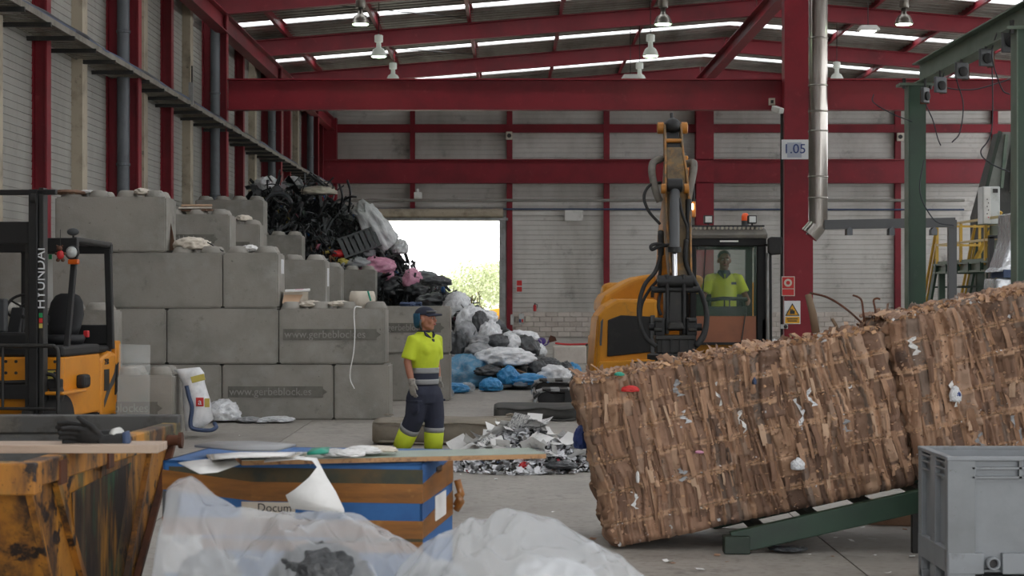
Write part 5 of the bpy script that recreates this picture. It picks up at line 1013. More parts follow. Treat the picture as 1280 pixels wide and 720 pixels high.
m = MB(); m.tube([(-0.1, 0, 0.0), (-0.14, -0.33, 0.04), (-0.15, -0.44, -0.33)], [0.115, 0.1, 0.08], 12); m.tube([(0.1, 0, 0.0), (0.14, -0.33, 0.04), (0.15, -0.44, -0.33)], [0.115, 0.1, 0.08], 12); blob('trousers', m, 0.014, 'navy', op, 3)
Cb('seat_back', 'seat_black', MB().loft([ellring((px(905, 29.4), 29.62, z), a, 0.07) for z, a in ((Zb + 0.35, 0.25), (Zb + 0.7, 0.26), (Zb + 1.0, 0.22), (Zb + 1.08, 0.15))]), smooth=True); Cb('seat_cushion', 'seat_black', MB().bx(px(905, 29.3) - 0.26, px(905, 29.3) + 0.26, 29.0, 29.6, Zb + 0.22, Zb + 0.38), bevel=0.05)
for x in (884, 930): Cb('control_lever', 'black_rubber', MB().tube([at(x, 398, 29.0), at(x + (2 if x < 900 else -2), 382, 28.95), at(x + (3 if x < 900 else -3), 376, 28.9)], [0.02, 0.016, 0.026], 8))
Cb('console_bar', 'black_paint', MB().tube([at(876, 376, 28.75), at(904, 373, 28.75), at(934, 374, 28.75)], 0.03, 8), smooth=True); Cb('console', 'black_paint', MB().bx(px(882, 28.8), px(933, 28.8), 28.75, 28.9, pz(397, 28.8), pz(383, 28.8)), bevel=0.02)
for x in (905.5, 912): Cb('travel_lever', 'black_paint', MB().cyl(at(x, 397, 28.8), at(x, 372, 28.8), 0.012, n=6))
# boom (behind) and stick (front)
bx_ = px(846, 27.5)
boom = [Vector((bx_, 29.6, 1.5)), Vector((bx_, 28.9, 2.6)), Vector((bx_, 27.8, 3.3)), Vector((bx_, 26.9, 3.72))]
def beam_path(pts, ws, hs):
    rings = []
    for i, p in enumerate(pts):
        d = (pts[min(i + 1, len(pts) - 1)] - pts[max(i - 1, 0)]).normalized(); x = Vector((1, 0, 0)); u = x.cross(d).normalized(); w, h = ws[i] / 2, hs[i] / 2
        rings.append([p - x * w - u * h, p + x * w - u * h, p + x * w + u * h, p - x * w + u * h])
    return MB().loft(rings)
B('boom', 'arm_orange', beam_path(boom, [0.34, 0.32, 0.3, 0.24], [0.5, 0.55, 0.42, 0.25]), bevel=0.02)
sx = px(845.5, 25.8); A = Vector((sx, 26.45, pz(160, 26.45))); T = Vector((sx, 25.2, pz(352, 25.2)))
def sp(t, dx=0, dy=0): return A * (1 - t) + T * t + Vector((dx, dy, 0))
stick = beam_path([sp(0.16), sp(0.32), sp(0.6), sp(1.0)], [0.22, 0.26, 0.30, 0.24], [0.24, 0.34, 0.34, 0.22]); B('stick', 'arm_mud', stick, bevel=0.015)
for s in (-1, 1):
    B('stick_cheek', 'arm_orange' if s > 9 else 'arm_cheek', beam_path([sp(0.0, s * 0.115), sp(0.2, s * 0.125), sp(0.35, s * 0.15), sp(0.62, s * 0.165), sp(0.98, s * 0.14)], [0.03] * 5, [0.2, 0.26, 0.42, 0.44, 0.3]), bevel=0.008)
    B('top_knuckle', 'arm_orange', MB().lathe([(0.06, -0.05), (0.085, -0.04), (0.085, 0.04), (0.06, 0.05)], sp(0.0, s * 0.17), 14, R3(0, math.pi / 2)), auto=40)
B('top_pin', 'black_paint', MB().cyl(sp(0.0, -0.2), sp(0.0, 0.2), 0.06, n=14), auto=40); B('top_knob', 'black_paint', MB().ell(sp(-0.01, 0, -0.05), (0.12, 0.13, 0.12)), smooth=True); B('top_bolt', 'black_paint', MB().cyl(sp(-0.05), sp(-0.1), 0.025, n=8)); B('inner_web', 'black_paint', beam_path([sp(0.04), sp(0.18)], [0.16, 0.2], [0.1, 0.18])); B('crossbar', 'arm_orange', MB().cyl(sp(0.09, -0.12, -0.1), sp(0.09, 0.12, -0.1), 0.03, n=10))
# stick cylinder in front
ca = at(843.5, 236, 25.6); cb = at(843, 312, 25.1); cc = at(843.5, 347, 24.95)
B('ram_barrel', 'grey_plastic', MB().cyl(ca, cb, 0.07, n=20), auto=40); B('ram_gland', 'black_paint', MB().lathe([(0.06, -0.04), (0.09, -0.035), (0.09, 0.035), (0.06, 0.04)], cb, 18), auto=40); B('ram_rod', 'chrome', MB().cyl(cb, cc, 0.036, n=16), auto=40); B('ram_eye', 'black_paint', MB().lathe([(0.05, -0.11), (0.095, -0.1), (0.095, 0.1), (0.05, 0.11)], ca + Vector((0, 0, 0.05)), 16, R3(0, math.pi / 2)), auto=40)
for s in (-1, 1): B('pin_boss', 'arm_orange', MB().lathe([(0.03, -0.03), (0.07, -0.03), (0.07, 0.03), (0.03, 0.03)], ca + Vector((s * 0.16, 0, 0.0)), 14, R3(0, math.pi / 2)), auto=40)
# linkage and quick coupler
yl = 24.95
for y, w, r in ((352, 0.24, 0.085), (362, 0.32, 0.045), (409, 0.36, 0.05)):
    q = at(844, y, yl); B('link_pin', 'black_paint', MB().cyl(q - Vector((w, 0, 0)), q + Vector((w, 0, 0)), r, n=14), auto=40)
for s in (-1, 1): B('link_plate', 'black_paint', MB().bx(px(844 + s * 10.5, yl) - 0.025, px(844 + s * 10.5, yl) + 0.025, yl - 0.08, yl + 0.3, pz(418, yl), pz(343, yl)), bevel=0.02)
B('link_core', 'dark_metal', MB().prism(zx([(834, 412), (854, 412), (853, 364), (836, 364)], yl), 'y', yl - 0.03, yl + 0.25), bevel=0.02); B('coupler_head', 'dark_metal', MB().prism(zx([(832, 412), (856, 412), (852, 402), (836, 402)], yl), 'y', yl - 0.14, yl + 0.2), bevel=0.03)
for s in (-1, 1):
    B('coupler_lug', 'black_paint', MB().bx(px(844 + s * 20, yl) - 0.07, px(844 + s * 20, yl) + 0.07, yl - 0.1, yl + 0.2, pz(420, yl), pz(397, yl)), bevel=0.02)
    for y in (400, 412): B('lug_bolt', 'dark_metal', MB().cyl(at(844 + s * 17, y, yl - 0.12), at(844 + s * 26, y, yl - 0.12), 0.03, n=10))
B('coupler_plate', 'dark_metal', MB().bx(px(818, yl), px(868, yl), yl - 0.22, yl + 0.3, pz(424, yl), pz(419, yl)), bevel=0.01); B('rotator_body', 'dark_metal', MB().bx(px(820, yl), px(867, yl), yl - 0.18, yl + 0.28, pz(441, yl), pz(424, yl)), bevel=0.01)
for x in (827, 838, 849, 860): B('rotator_rib', 'black_paint', MB().bx(px(x, yl) - 0.014, px(x, yl) + 0.014, yl - 0.21, yl - 0.18, pz(441, yl), pz(424, yl)))
B('rotator_ring', 'black_rubber', MB().lathe([(0.32, -0.04), (0.37, -0.03), (0.37, 0.03), (0.32, 0.05)], at(843, 446, yl), 28), auto=40)
for i in range(4):           # grapple tines, mostly behind the bale
    a = i * math.pi / 2 + 0.5; q = at(843, 449, yl); d = Vector((math.cos(a), math.sin(a), 0)); B('grapple_tine', 'dark_metal', MB().tube([q + d * 0.15, q + d * 0.48 + Vector((0, 0, -0.18)), q + d * 0.45 + Vector((0, 0, -0.5)), q + d * 0.15 + Vector((0, 0, -0.72))], [0.07, 0.07, 0.05, 0.02], 8), smooth=True)
# hoses
def hose(pts, r, m='black_rubber', nm='hose'): B(nm, m, MB().tube(spline(pts, 7), r, 8), smooth=True)
hose([at(827, 198, 26.2), at(817, 203, 26.1), at(815, 216, 26.0), at(820, 240, 25.9), at(825, 252, 25.9)], 0.055, 'hose_grey', 'sleeved_hose'); hose([at(858, 205, 26.2), at(867, 204, 26.1), at(866, 218, 26.0), at(862, 238, 25.9), at(860, 252, 25.9)], 0.055, 'hose_grey', 'sleeved_hose')
hose([at(826, 228, 26), at(812, 232, 25.9), at(805, 246, 25.8), at(811, 264, 25.7), at(825, 280, 25.6)], 0.022); hose([at(866, 230, 26), at(867, 246, 25.9), at(863, 262, 25.9)], 0.02); hose([at(849, 248, 25.5), at(853, 268, 25.4), at(859, 284, 25.4), at(859, 300, 25.3)], 0.022)
hose([at(825, 292, 25.4), at(826, 315, 25.3), at(820, 338, 25.2), at(806, 356, 25), at(799, 380, 24.9), at(800, 405, 24.8), at(808, 423, 24.75), at(820, 433, 24.7)], 0.03); hose([at(826, 318, 25.4), at(824, 346, 25.2), at(812, 362, 25.1), at(802, 382, 25), at(802, 408, 24.9), at(812, 428, 24.8)], 0.022)
hose([at(858, 300, 25.3), at(857, 325, 25.2), at(864, 345, 25.1), at(877, 368, 25), at(883, 392, 24.9), at(880, 415, 24.8), at(870, 433, 24.7)], 0.034); hose([at(858, 330, 25.3), at(872, 358, 25.1), at(884, 388, 25), at(881, 420, 24.9), at(868, 436, 24.8)], 0.026); hose([at(826, 365, 25), at(823, 382, 24.9), at(826, 394, 24.9)], 0.024); hose([at(834, 307, 25.3), at(822, 305, 25.2), at(814, 307, 25.15), at(815, 312, 25.15), at(822, 309, 25.2), at(836, 306, 25.3)], 0.024)
for x, y0, y1 in ((826, 290, 318), (861, 250, 300)): B('hose_clamp', 'black_paint', MB().cyl(at(x, y0, 25.6), at(x, y1, 25.4), 0.045, n=10), auto=40)
B('signal_housing', 'arm_orange', MB().bx(px(861.5, 25.9), px(869, 25.9), 25.8, 25.95, pz(272, 25.9), pz(252, 25.9)), bevel=0.015); B('signal_lens', 'signal_lit', MB().bx(px(861.5, 25.8), px(866.5, 25.8), 25.77, 25.8, pz(262, 25.8), pz(254.5, 25.8))); B('signal_bracket', 'arm_orange', MB().bar(at(855, 254, 25.9), at(864, 254, 25.9), 0.03, 0.03))

# ================================================================== FORKLIFT
phi = math.radians(6); FX, FY = -5.63, 21.9
fk = thing('forklift', 'yellow and black forklift truck parked before block wall', 'forklift', (FX, FY, 0), (0, 0, -phi))
def K(nm, m, mb, parent=None, **k): return mb.build(nm, m, parent or fk, **k)
hw = 0.58
# wheels, chassis, counterweight
for x, y, r in ((-0.52, -0.85, 0.33), (0.52, -0.85, 0.33), (-0.46, 0.75, 0.27), (0.46, 0.75, 0.27)):
    w = K('wheel', 'black_rubber', MB().lathe([(r * 0.5, -0.1), (r * 0.95, -0.11), (r, -0.08), (r, 0.08), (r * 0.95, 0.11), (r * 0.5, 0.1)], (x, y, r), 24, R3(0, math.pi / 2)), auto=35); K('hub', 'ivory', MB().lathe([(0.02, -0.1), (r * 0.5, -0.09), (r * 0.5, 0.09), (0.02, 0.1)], (x, y, r), 16, R3(0, math.pi / 2)), w)
K('chassis', 'forklift_yellow', MB().bx(-hw, hw, -0.75, 0.5, 0.38, 1.08), bevel=0.02); K('battery_deck', 'black_paint', MB().bx(-hw, hw, -0.78, 0.5, 1.08, 1.2), bevel=0.03)
K('front_cowl', 'forklift_yellow', MB().bx(-hw, hw, -0.83, -0.74, 0.42, 1.08), bevel=0.02); K('cowl_opening', 'black_paint', MB().bx(-hw + 0.04, 0.30, -0.845, -0.82, 0.60, 0.78))
for x in (-0.35, -0.2, -0.08, 0.04, 0.5):
    for z in (0.90, 1.03): K('cowl_bolt', 'ink', MB().lathe([(0.018, 0), (0.018, 0.012)], (x, -0.832, z), 10, R3(math.pi / 2)))
K('instruction_label', 'bag_yellow', MB().bx(0.33, 0.50, -0.842, -0.83, 0.74, 0.93)); K('label_bar', 'ink', MB().bx(0.34, 0.52, -0.845, -0.83, 0.93, 0.945))
cw = K('counterweight', 'forklift_yellow', MB().prism([(0.5, 0.3), (1.1, 0.3), (1.18, 0.5), (1.2, 0.85), (1.14, 1.08), (0.9, 1.1), (0.5, 1.02)], 'x', -hw - 0.01, hw + 0.01), bevel=0.06, seg=3)
K('counterweight_fin', 'forklift_yellow', MB().bx(hw - 0.05, hw + 0.02, 1.06, 1.24, 0.3, 1.22), bevel=0.02); K('hood_cover', 'black_rubber', MB().bx(-hw + 0.05, hw - 0.04, 0.15, 1.1, 1.08, 1.17), bevel=0.04); K('rear_rail', 'black_paint', MB().bx(-hw + 0.02, hw - 0.02, 0.98, 1.06, 1.17, 1.42), bevel=0.02)
K('side_graphic', 'grey_plastic', MB().prism([(0.62, 0.5), (0.72, 0.62), (1.0, 0.82), (1.1, 1.0), (1.1, 0.86), (1.0, 0.7), (0.85, 0.62), (0.62, 0.42)], 'x', hw + 0.008, hw + 0.016)); K('side_plate', 'dark_metal', MB().bx(hw + 0.008, hw + 0.018, 0.62, 0.8, 0.62, 0.88)); text_part('model_lettering', '25B', 0.1, 'ink', fk, (hw + 0.014, 0.71, 0.97), (math.pi / 2, 0, math.pi / 2))
K('side_vent', 'black_rubber', MB().prism([(1.02, 0.55), (1.09, 0.6), (1.13, 0.95), (1.06, 0.92)], 'x', hw + 0.01, hw + 0.03)); K('fender', 'forklift_yellow', MB().bx(hw - 0.16, hw + 0.12, -1.1, -0.3, 0.66, 0.7), bevel=0.02); K('step_lamp', 'black_rubber', MB().bx(hw - 0.02, hw + 0.1, -0.35, -0.1, 0.7, 0.86), bevel=0.04)
# overhead guard
G = 2.46
def post(x0, y0, z0, x1, y1, z1, w=0.07, nm='guard_post'): K(nm, 'black_paint', MB().bar((x0, y0, z0), (x1, y1, z1), w, w * 0.9, up=(0, 1, 0)), bevel=0.012)
for s in (-1, 1):
    post(s * (hw - 0.05), -0.65, 0.7, s * (hw - 0.06), -0.2, G - 0.08); post(s * (hw - 0.03), 1.0, 1.12, s * (hw - 0.05), 0.95, G - 0.1, 0.085); K('guard_rail', 'dark_metal', MB().bar((s * (hw - 0.05), -0.28, G - 0.02), (s * (hw - 0.05), 1.02, G - 0.05), 0.08, 0.07), bevel=0.025)
K('guard_front_bar', 'black_paint', MB().bx(-hw, hw, -0.33, -0.24, G - 0.17, G), bevel=0.01); K('guard_rear_bar', 'black_paint', MB().bx(-hw, hw, 0.92, 1.0, G - 0.16, G - 0.04), bevel=0.01)
for i in range(7): K('guard_slat', 'black_paint', MB().bx(-0.45 + i * 0.14, -0.41 + i * 0.14, -0.26, 0.95, G - 0.07, G - 0.03))
hl = K('headlamp', 'black_paint', MB().lathe([(0.03, 0.09), (0.075, 0.05), (0.085, 0.0), (0.075, -0.01)], (hw - 0.05, -0.36, G - 0.17), 20, R3(-math.pi / 2)), auto=40); K('headlamp_glass', 'lamp_grey', MB().lathe([(0.07, 0.0), (0.05, 0.015), (0.0, 0.02)], (hw - 0.05, -0.372, G - 0.17), 18, R3(math.pi / 2)), hl, smooth=True)
K('indicator', 'orange_lens', MB().bx(hw - 0.1, hw + 0.03, -0.37, -0.3, G - 0.31, G - 0.25), bevel=0.015); K('mirror', 'grey_plastic', MB().ell((hw - 0.05, -0.32, G + 0.07), (0.075, 0.03, 0.045)), smooth=True); K('mirror_stalk', 'black_paint', MB().cyl((hw - 0.05, -0.3, G - 0.02), (hw - 0.05, -0.31, G + 0.04), 0.012, n=8))
# seat and controls
K('seat_cushion', 'seat_black', MB().loft([ellring((0.2, 0.25, z), a, b) for z, a, b in ((1.2, 0.24, 0.25), (1.27, 0.27, 0.28), (1.31, 0.25, 0.26))]), smooth=True)
m = MB(); m.loft([[Vector((0.13 + 0.85 * a * math.cos(t), 0.5 + (z - 1.3) * 0.25 + 0.07 * math.sin(t), z)) for t in [2 * math.pi * k / 20 for k in range(20)]] for z, a in ((1.28, 0.2), (1.4, 0.24), (1.55, 0.27), (1.7, 0.24), (1.78, 0.18), (1.81, 0.1))]); K('seat_back', 'seat_black', m, smooth=True); K('seat_belt', 'plastic_red', MB().bx(0.42, 0.48, 0.35, 0.42, 1.28, 1.36), bevel=0.01)
K('armrest', 'seat_black', MB().bx(-0.1, -0.02, 0.0, 0.45, 1.45, 1.55), bevel=0.03); K('steering_column', 'black_paint', MB().bar((-0.14, -0.5, 1.15), (-0.14, -0.25, 1.62), 0.16, 0.14), bevel=0.02); sw = [Vector((-0.14, -0.22, 1.66)) + R3(0.9) @ Vector((0.17 * math.cos(t), 0.17 * math.sin(t), 0)) for t in [2 * math.pi * i / 24 for i in range(25)]]; K('steering_wheel', 'black_rubber', MB().tube(sw, 0.016, 8), smooth=True)
for t in (0.5, 2.6, 4.7): K('steering_spoke', 'black_rubber', MB().cyl((-0.14, -0.22, 1.66), Vector((-0.14, -0.22, 1.66)) + R3(0.9) @ Vector((0.17 * math.cos(t), 0.17 * math.sin(t), 0)), 0.012, n=6))
K('dashboard', 'black_paint', MB().bx(-0.45, 0.15, -0.72, -0.5, 1.18, 1.36), bevel=0.03); K('display', 'grey_plastic', MB().bx(-0.32, -0.18, -0.6, -0.5, 1.36, 1.75), bevel=0.02)
for x in (0.02, 0.1, 0.18): K('lever', 'black_paint', MB().cyl((x, -0.6, 1.3), (x, -0.56, 1.52), 0.012, n=6)); K('lever_knob', 'black_rubber', MB().ell((x, -0.56, 1.54), (0.022, 0.022, 0.03)), smooth=True)
# mast
my = -1.13; mz = 3.0
for s in (-1, 1):
    K('mast_rail', 'black_paint', MB().bx(s * 0.42 - 0.10, s * 0.42 + 0.0, my - 0.06, my + 0.06, 0.12, mz - 0.02), bevel=0.006); K('mast_outer_rail', 'dark_metal', MB().bx(s * 0.42 + 0.005, s * 0.42 + 0.06, my - 0.02, my + 0.12, 0.12, mz), bevel=0.006)
    K('chain', 'dark_metal', MB().bx(s * 0.27 - 0.02, s * 0.27 + 0.02, my + 0.02, my + 0.05, 0.5, 2.5)); K('lift_cylinder', 'black_paint', MB().cyl((s * 0.3, my + 0.12, 0.3), (s * 0.3, my + 0.12, 2.3), 0.04, n=12), auto=40)
K('mast_top_bar', 'black_paint', MB().bx(-0.5, 0.62, my - 0.02, my + 0.05, mz - 0.08, mz - 0.02), bevel=0.008); K('mast_pulley', 'dark_metal', MB().lathe([(0.03, -0.03), (0.07, -0.03), (0.07, 0.03), (0.03, 0.03)], (0.38, my - 0.02, mz - 0.12), 16, R3(0, math.pi / 2)), auto=40); K('mast_cross_plate', 'black_paint', MB().bx(-0.45, 0.36, my, my + 0.05, 2.37, 2.62), bevel=0.01); K('mast_low_bar', 'black_paint', MB().bx(-0.45, 0.4, my, my + 0.05, 0.62, 0.78))
text_part('mast_lettering', 'HYUNDAI', 0.155, 'sign_white', fk, (0.45, my - 0.025, 1.98), (math.pi / 2, -math.pi / 2, 0)); 
for i, mm in enumerate(('bag_yellow', 'sign_red', 'sign_green')): K('mast_sticker', mm, MB().bx(0.43, 0.47, my - 0.028, my - 0.02, 1.42 + i * 0.06, 1.47 + i * 0.06))
# load backrest
bk = bpy.data.objects.new('load_backrest', None); COL.objects.link(bk); bk.parent = fk; WM[bk.name] = WM[fk.name]
yb2 = my - 0.16; r = 0.018
MB().tube(spline([(-0.72, yb2, 1.22), (0.5, yb2, 1.225), (0.66, yb2, 1.21), (0.70, yb2, 1.14), (0.70, yb2, 0.9), (0.70, yb2, 0.4)], 5), 0.024, 8).build('backrest_frame', 'dark_metal', bk, smooth=True)
MB().tube([(-0.72, yb2, 0.52), (0.7, yb2, 0.52)], r, 8).build('backrest_bar', 'dark_metal', bk)
for x in (-0.55, -0.2, 0.06): MB().tube([(x, yb2, 1.22), (x, yb2, 0.52)], r * 0.9, 8).build('backrest_bar', 'dark_metal', bk)
K('fork_carriage', 'dark_metal', MB().bx(-0.7, 0.7, yb2 - 0.03, yb2 + 0.08, 0.18, 0.42), bevel=0.01)
for x in (-0.35, 0.35): K('fork', 'dark_metal', MB().prism([(yb2 - 0.03, 0.5), (yb2 + 0.02, 0.5), (yb2 + 0.02, 0.05), (yb2 - 1.0, 0.06), (yb2 - 1.0, 0.075), (yb2 - 0.03, 0.1)], 'x', x - 0.06, x + 0.06))
K('hydraulic_valve', 'dark_metal', MB().lathe([(0.04, -0.08), (0.09, -0.06), (0.09, 0.06), (0.04, 0.08)], (0.56, -0.95, 0.66), 14, R3(0, math.pi / 2)), auto=40); K('hydraulic_valve', 'black_paint', MB().bx(0.46, 0.62, -1.0, -0.88, 0.72, 0.84), bevel=0.02)
for pts in ([(0.45, -1.02, 0.9), (0.56, -1.04, 0.88), (0.6, -1.0, 0.78)], [(-0.4, -1.0, 0.82), (-0.1, -1.05, 0.8), (0.3, -1.0, 0.81)]): K('hose', 'black_rubber', MB().tube(spline(pts), 0.022, 8), smooth=True)
# teddy hanging from the guard, exit tag
td = thing('hanging_teddy', 'small brown teddy in red jumper hanging from forklift guard', 'toy', at(75, 327, 21.4)); c = at(75.5, 317, 21.4); E = lambda nm, dx, dz, r, m: MB().ell(c + Vector((dx, 0, dz)), r, None, 12, 8).build(nm, m, td, world=True, smooth=True)
E('jumper', 0, -0.015, (0.045, 0.04, 0.055), 'plastic_red'); E('teddy_head', -0.01, 0.06, (0.036, 0.034, 0.033), 'teddy')
for s in (-1, 1): E('ear', -0.01 + s * 0.03, 0.09, (0.012, 0.01, 0.012), 'teddy'); E('paw', s * 0.05, 0.0, (0.018, 0.018, 0.018), 'teddy'); E('foot', s * 0.028, -0.075, (0.024, 0.03, 0.022), 'teddy')
MB().cyl(c + Vector((0, 0, 0.09)), c + Vector((0, 0, 0.28)), 0.004, n=5).build('cord', 'ink', td, world=True)
ps = thing('white_standing_board', 'narrow white board with green mark behind forklift mast', 'board', at(63, 382, 23.0)); MB().hexa([at(59, 385, 23), at(66.5, 385, 23), at(66.5, 385, 23.05), at(59, 385, 23.05), at(60, 309, 23), at(65.5, 309, 23), at(65.5, 309, 23.05), at(60, 309, 23.05)]).build('board', 'white_paint', ps, world=True); plate(MB(), 61.2, 64.6, 318, 324, 22.98, 0.02).build('green_mark', 'sign_green', ps, world=True)

# ================================================================== CARDBOARD BALES
def sines(seed, n, fmax):
    r = np.random.RandomState(seed); k = r.uniform(-fmax, fmax, (n, 2)); ph = r.uniform(0, 6.28, n); a = r.uniform(0.4, 1, n); a /= a.sum()
    return lambda x, z: sum(a[i] * np.sin(k[i, 0] * x + k[i, 1] * z + ph[i]) for i in range(n))
BROWN = [(170, 137, 112), (158, 124, 100), (182, 149, 123), (140, 110, 90), (166, 131, 105), (150, 120, 100), (122, 96, 80), (175, 139, 111), (160, 133, 113), (128, 110, 97)]
def bale(label, org, tilt, L, H0, H1, D, seed, straps, nflap, lean=0.0):
    r = np.random.RandomState(seed); rr = random.Random(seed)
    o = thing('cardboard_bale', label, 'bale', org, (0, -tilt, 0), 'cardboard bales on the chute')
    bx_ = [0.0]
    while bx_[-1] < L: bx_.append(bx_[-1] + r.choice([r.uniform(0.016, 0.035), r.uniform(0.03, 0.07), r.uniform(0.07, 0.16)], p=[.45, .38, .17]))
    bx_ = np.array(bx_); nc = len(bx_) + 1; nb = len(straps) + 1
    wr_ = sines(seed + 9, 18, 1.0); w1, w2, w3, w4 = sines(seed + 1, 9, 9), sines(seed + 2, 14, 40), sines(seed + 3, 16, 90), sines(seed + 4, 8, 6)
    off = r.uniform(-0.034, 0.026, (nc, nb)); slope = r.uniform(-0.06, 0.06, (nc, nb)); pil = r.uniform(0.2, 1.0, (nc, nb)); cidx = r.randint(0, len(BROWN), (nc, nb)); ctone = r.uniform(0.66, 1.12, (nc, nb)); phs = r.uniform(0, 6.28, (nc, nb))
    jit = r.uniform(-0.085, 0.085, nc); keep = r.rand(nc, nb) < 0.7
    for b in range(1, nb): cidx[:, b] = np.where(keep[:, b], cidx[:, b - 1], cidx[:, b]); ctone[:, b] = np.where(keep[:, b], ctone[:, b - 1], ctone[:, b])
    for b in range(1, nb): off[:, b] = np.where(keep[:, b], off[:, b - 1] * 0.8, off[:, b]); slope[:, b] = np.where(keep[:, b], slope[:, b - 1], slope[:, b])
    st = np.array(straps)
    def front(x, zt):           # zt in 0..1 of the height; returns outward displacement and colour
        z = zt * H0
        xw = x + 0.075 * w1(x, z * 1.3) + 0.007 * w2(x, z) + 0.02 * (zt - 0.5) * w4(x * 2, 0 * z)
        c = np.clip(np.searchsorted(bx_, xw), 1, nc - 2); t = np.clip((xw - bx_[c - 1]) / (bx_[np.minimum(c, len(bx_) - 1)] - bx_[c - 1] + 1e-6), 0, 1)
        zb = zt + 0.012 * w2(x * 0.7, z * 0.3) ; b = np.searchsorted(st, np.clip(zb + jit[c], 0, 1)); zj = np.clip(zb + jit[c], 0, 1)
        lo = np.concatenate([[0], st])[b]; hi = np.concatenate([st, [1]])[b]; u = np.clip((zj - lo) / (hi - lo), 0, 1)
        pl = 0.6 + 0.4 * np.sin(np.pi * u) ** 0.5
        d = off[c, b] * (0.25 + 0.75 * pl) + slope[c, b] * (t - 0.5) * pl + 0.026 * pil[c, b] * pl + 0.010 * np.sin(phs[c, b] + u * 9 * pil[c, b]) * pl
        crease = np.exp(-((np.minimum(t, 1 - t)) / 0.06) ** 2); d -= 0.024 * crease
        d += 0.010 * w3(x, z) + 0.022 * w1(x * 1.2, z) + 0.016 * wr_(xw * 210 + 40 * cidx[c, b], z * 16) * pl
        col = np.array([lin(q)[:3] for q in BROWN])[cidx[c, b]] * ctone[c, b][:, None]
        ds = np.min(np.abs((zb + 0.010 * w2(x * 1.4, z))[:, None] - st[None, :]), axis=1); near = np.exp(-(ds / 0.016) ** 2); d += 0.012 * np.exp(-(ds / 0.02) ** 2) - 0.02 * np.exp(-(ds / 0.006) ** 2)
        fl = (w3(x * 1.3, z * 1.3) > -0.22); col = np.where((near * fl)[:, None] > 0.35, np.array(lin((186, 152, 124))[:3])[None, :], col)
        g = w2(x * 0.6 + 3, z * 0.6); col = np.where(((g > 0.36) & (cidx[c, b] % 3 == 0))[:, None], col * 0.62 + np.array([.012, .012, .013])[None, :], col)
        return d, col
    nu, nv = int(L / 0.0075), int(H0 / 0.0115); us = np.linspace(0, L, nu); vs = np.linspace(0, 1, nv); UU, VV = np.meshgrid(us, vs, indexing='ij'); x = UU.ravel(); v = VV.ravel()
    d, col = front(x, v); H = H0 + (H1 - H0) * x / L
    e = np.minimum(1, np.minimum(x, L - x) / 0.06); ez = np.minimum(1, np.minimum(v, 1 - v) * H / 0.05); rnd_ = (1 - e) ** 2 * 0.05 + (1 - ez) ** 2 * 0.05
    V = np.stack([x + lean * v, -d + rnd_, v * H + (0.02 * w2(x * 1.5, 0 * x) + 0.012 * w3(x, 0 * x)) * (v > 0.97)], 1); C = np.concatenate([col, np.ones((len(col), 1))], 1)
    F = grid_faces(nu, nv)
    # top and left end, rougher
    nt = 60; ys = np.linspace(0, 1, nt); TU, TV = np.meshgrid(us[::2], ys, indexing='ij'); tx = TU.ravel(); ty = TV.ravel(); dt, ct = front(tx * 1.0 + 0.7, 0.3 + 0 * ty + 0.1 * ty)
    edge = (0.02 * w2(tx * 1.5, 0 * tx) + 0.012 * w3(tx, 0 * tx)); dz = np.where(ty < 0.02, edge, 0.03 * w2(tx * 1.2, ty * 3) + 0.02 * w3(tx, ty) + dt * 0.8); Ht = H0 + (H1 - H0) * tx / L; d0, _ = front(tx, np.ones_like(tx)); 
    TVx = np.stack([tx + lean, np.where(ty < 0.02, -d0 + 0.05, 0.05 + ty * (D - 0.05)), Ht + dz], 1); o1 = len(V); V = np.vstack([V, TVx]); C = np.vstack([C, np.concatenate([ct * 1.05, np.ones((len(ct), 1))], 1)]); F = np.vstack([F, grid_faces(len(us[::2]), nt, o1)])
    for xe, sg in ((0.0, -1), (L, 1)):
        EU, EV = np.meshgrid(np.linspace(0, D, 70), np.linspace(0, 1, nv), indexing='ij'); ex_ = EU.ravel(); ev = EV.ravel(); de, ce = front(ex_ + 0.3, ev); de = np.where(ex_ < 0.01, 0, de); ez2 = np.minimum(1, np.minimum(ev, 1 - ev) * H0 / 0.06); ey2 = np.minimum(1, ex_ / 0.06)
        He = H0 if sg < 0 else H1; EV_ = np.stack([xe + lean * ev + sg * (de - (1 - ez2) ** 2 * 0.05 - (1 - ey2) ** 2 * 0.03), ex_ + 0.02, ev * He], 1); o1 = len(V); V = np.vstack([V, EV_]); C = np.vstack([C, np.concatenate([ce, np.ones((len(ce), 1))], 1)]); ff = grid_faces(70, nv, o1); F = np.vstack([F, ff if sg > 0 else ff[:, ::-1]])
    core = bpy.data.objects.new('compressed_layers', np_mesh('compressed_layers', V, F, 'cardboard', False, C)); COL.objects.link(core); core.parent = o; stuff(core)
    MB().hexa([Vector(p) for p in ((0.06, 0.05, 0.03), (L - 0.06, 0.05, 0.03), (L - 0.06, D, 0.03), (0.06, D, 0.03), (0.06 + lean, 0.05, H0 - 0.05), (L - 0.06 + lean, 0.05, H1 - 0.05), (L - 0.06 + lean, D, H1 - 0.05), (0.06 + lean, D, H0 - 0.05))]).build('inner_mass', 'cardboard_dark', o)
    # strap wires
    for s in straps:
        pts = [(0.02 + i * (L - 0.04) / 40 + lean * s, -0.012 - 0.006 * math.sin(i * 1.7), s * (H0 + (H1 - H0) * i / 40)) for i in range(41)]; MB().tube(pts, 0.0018, 5).build('strap_wire', 'strap_wire', o)
    # flaps: bent cardboard sheets squeezed out of the face
    flm = []
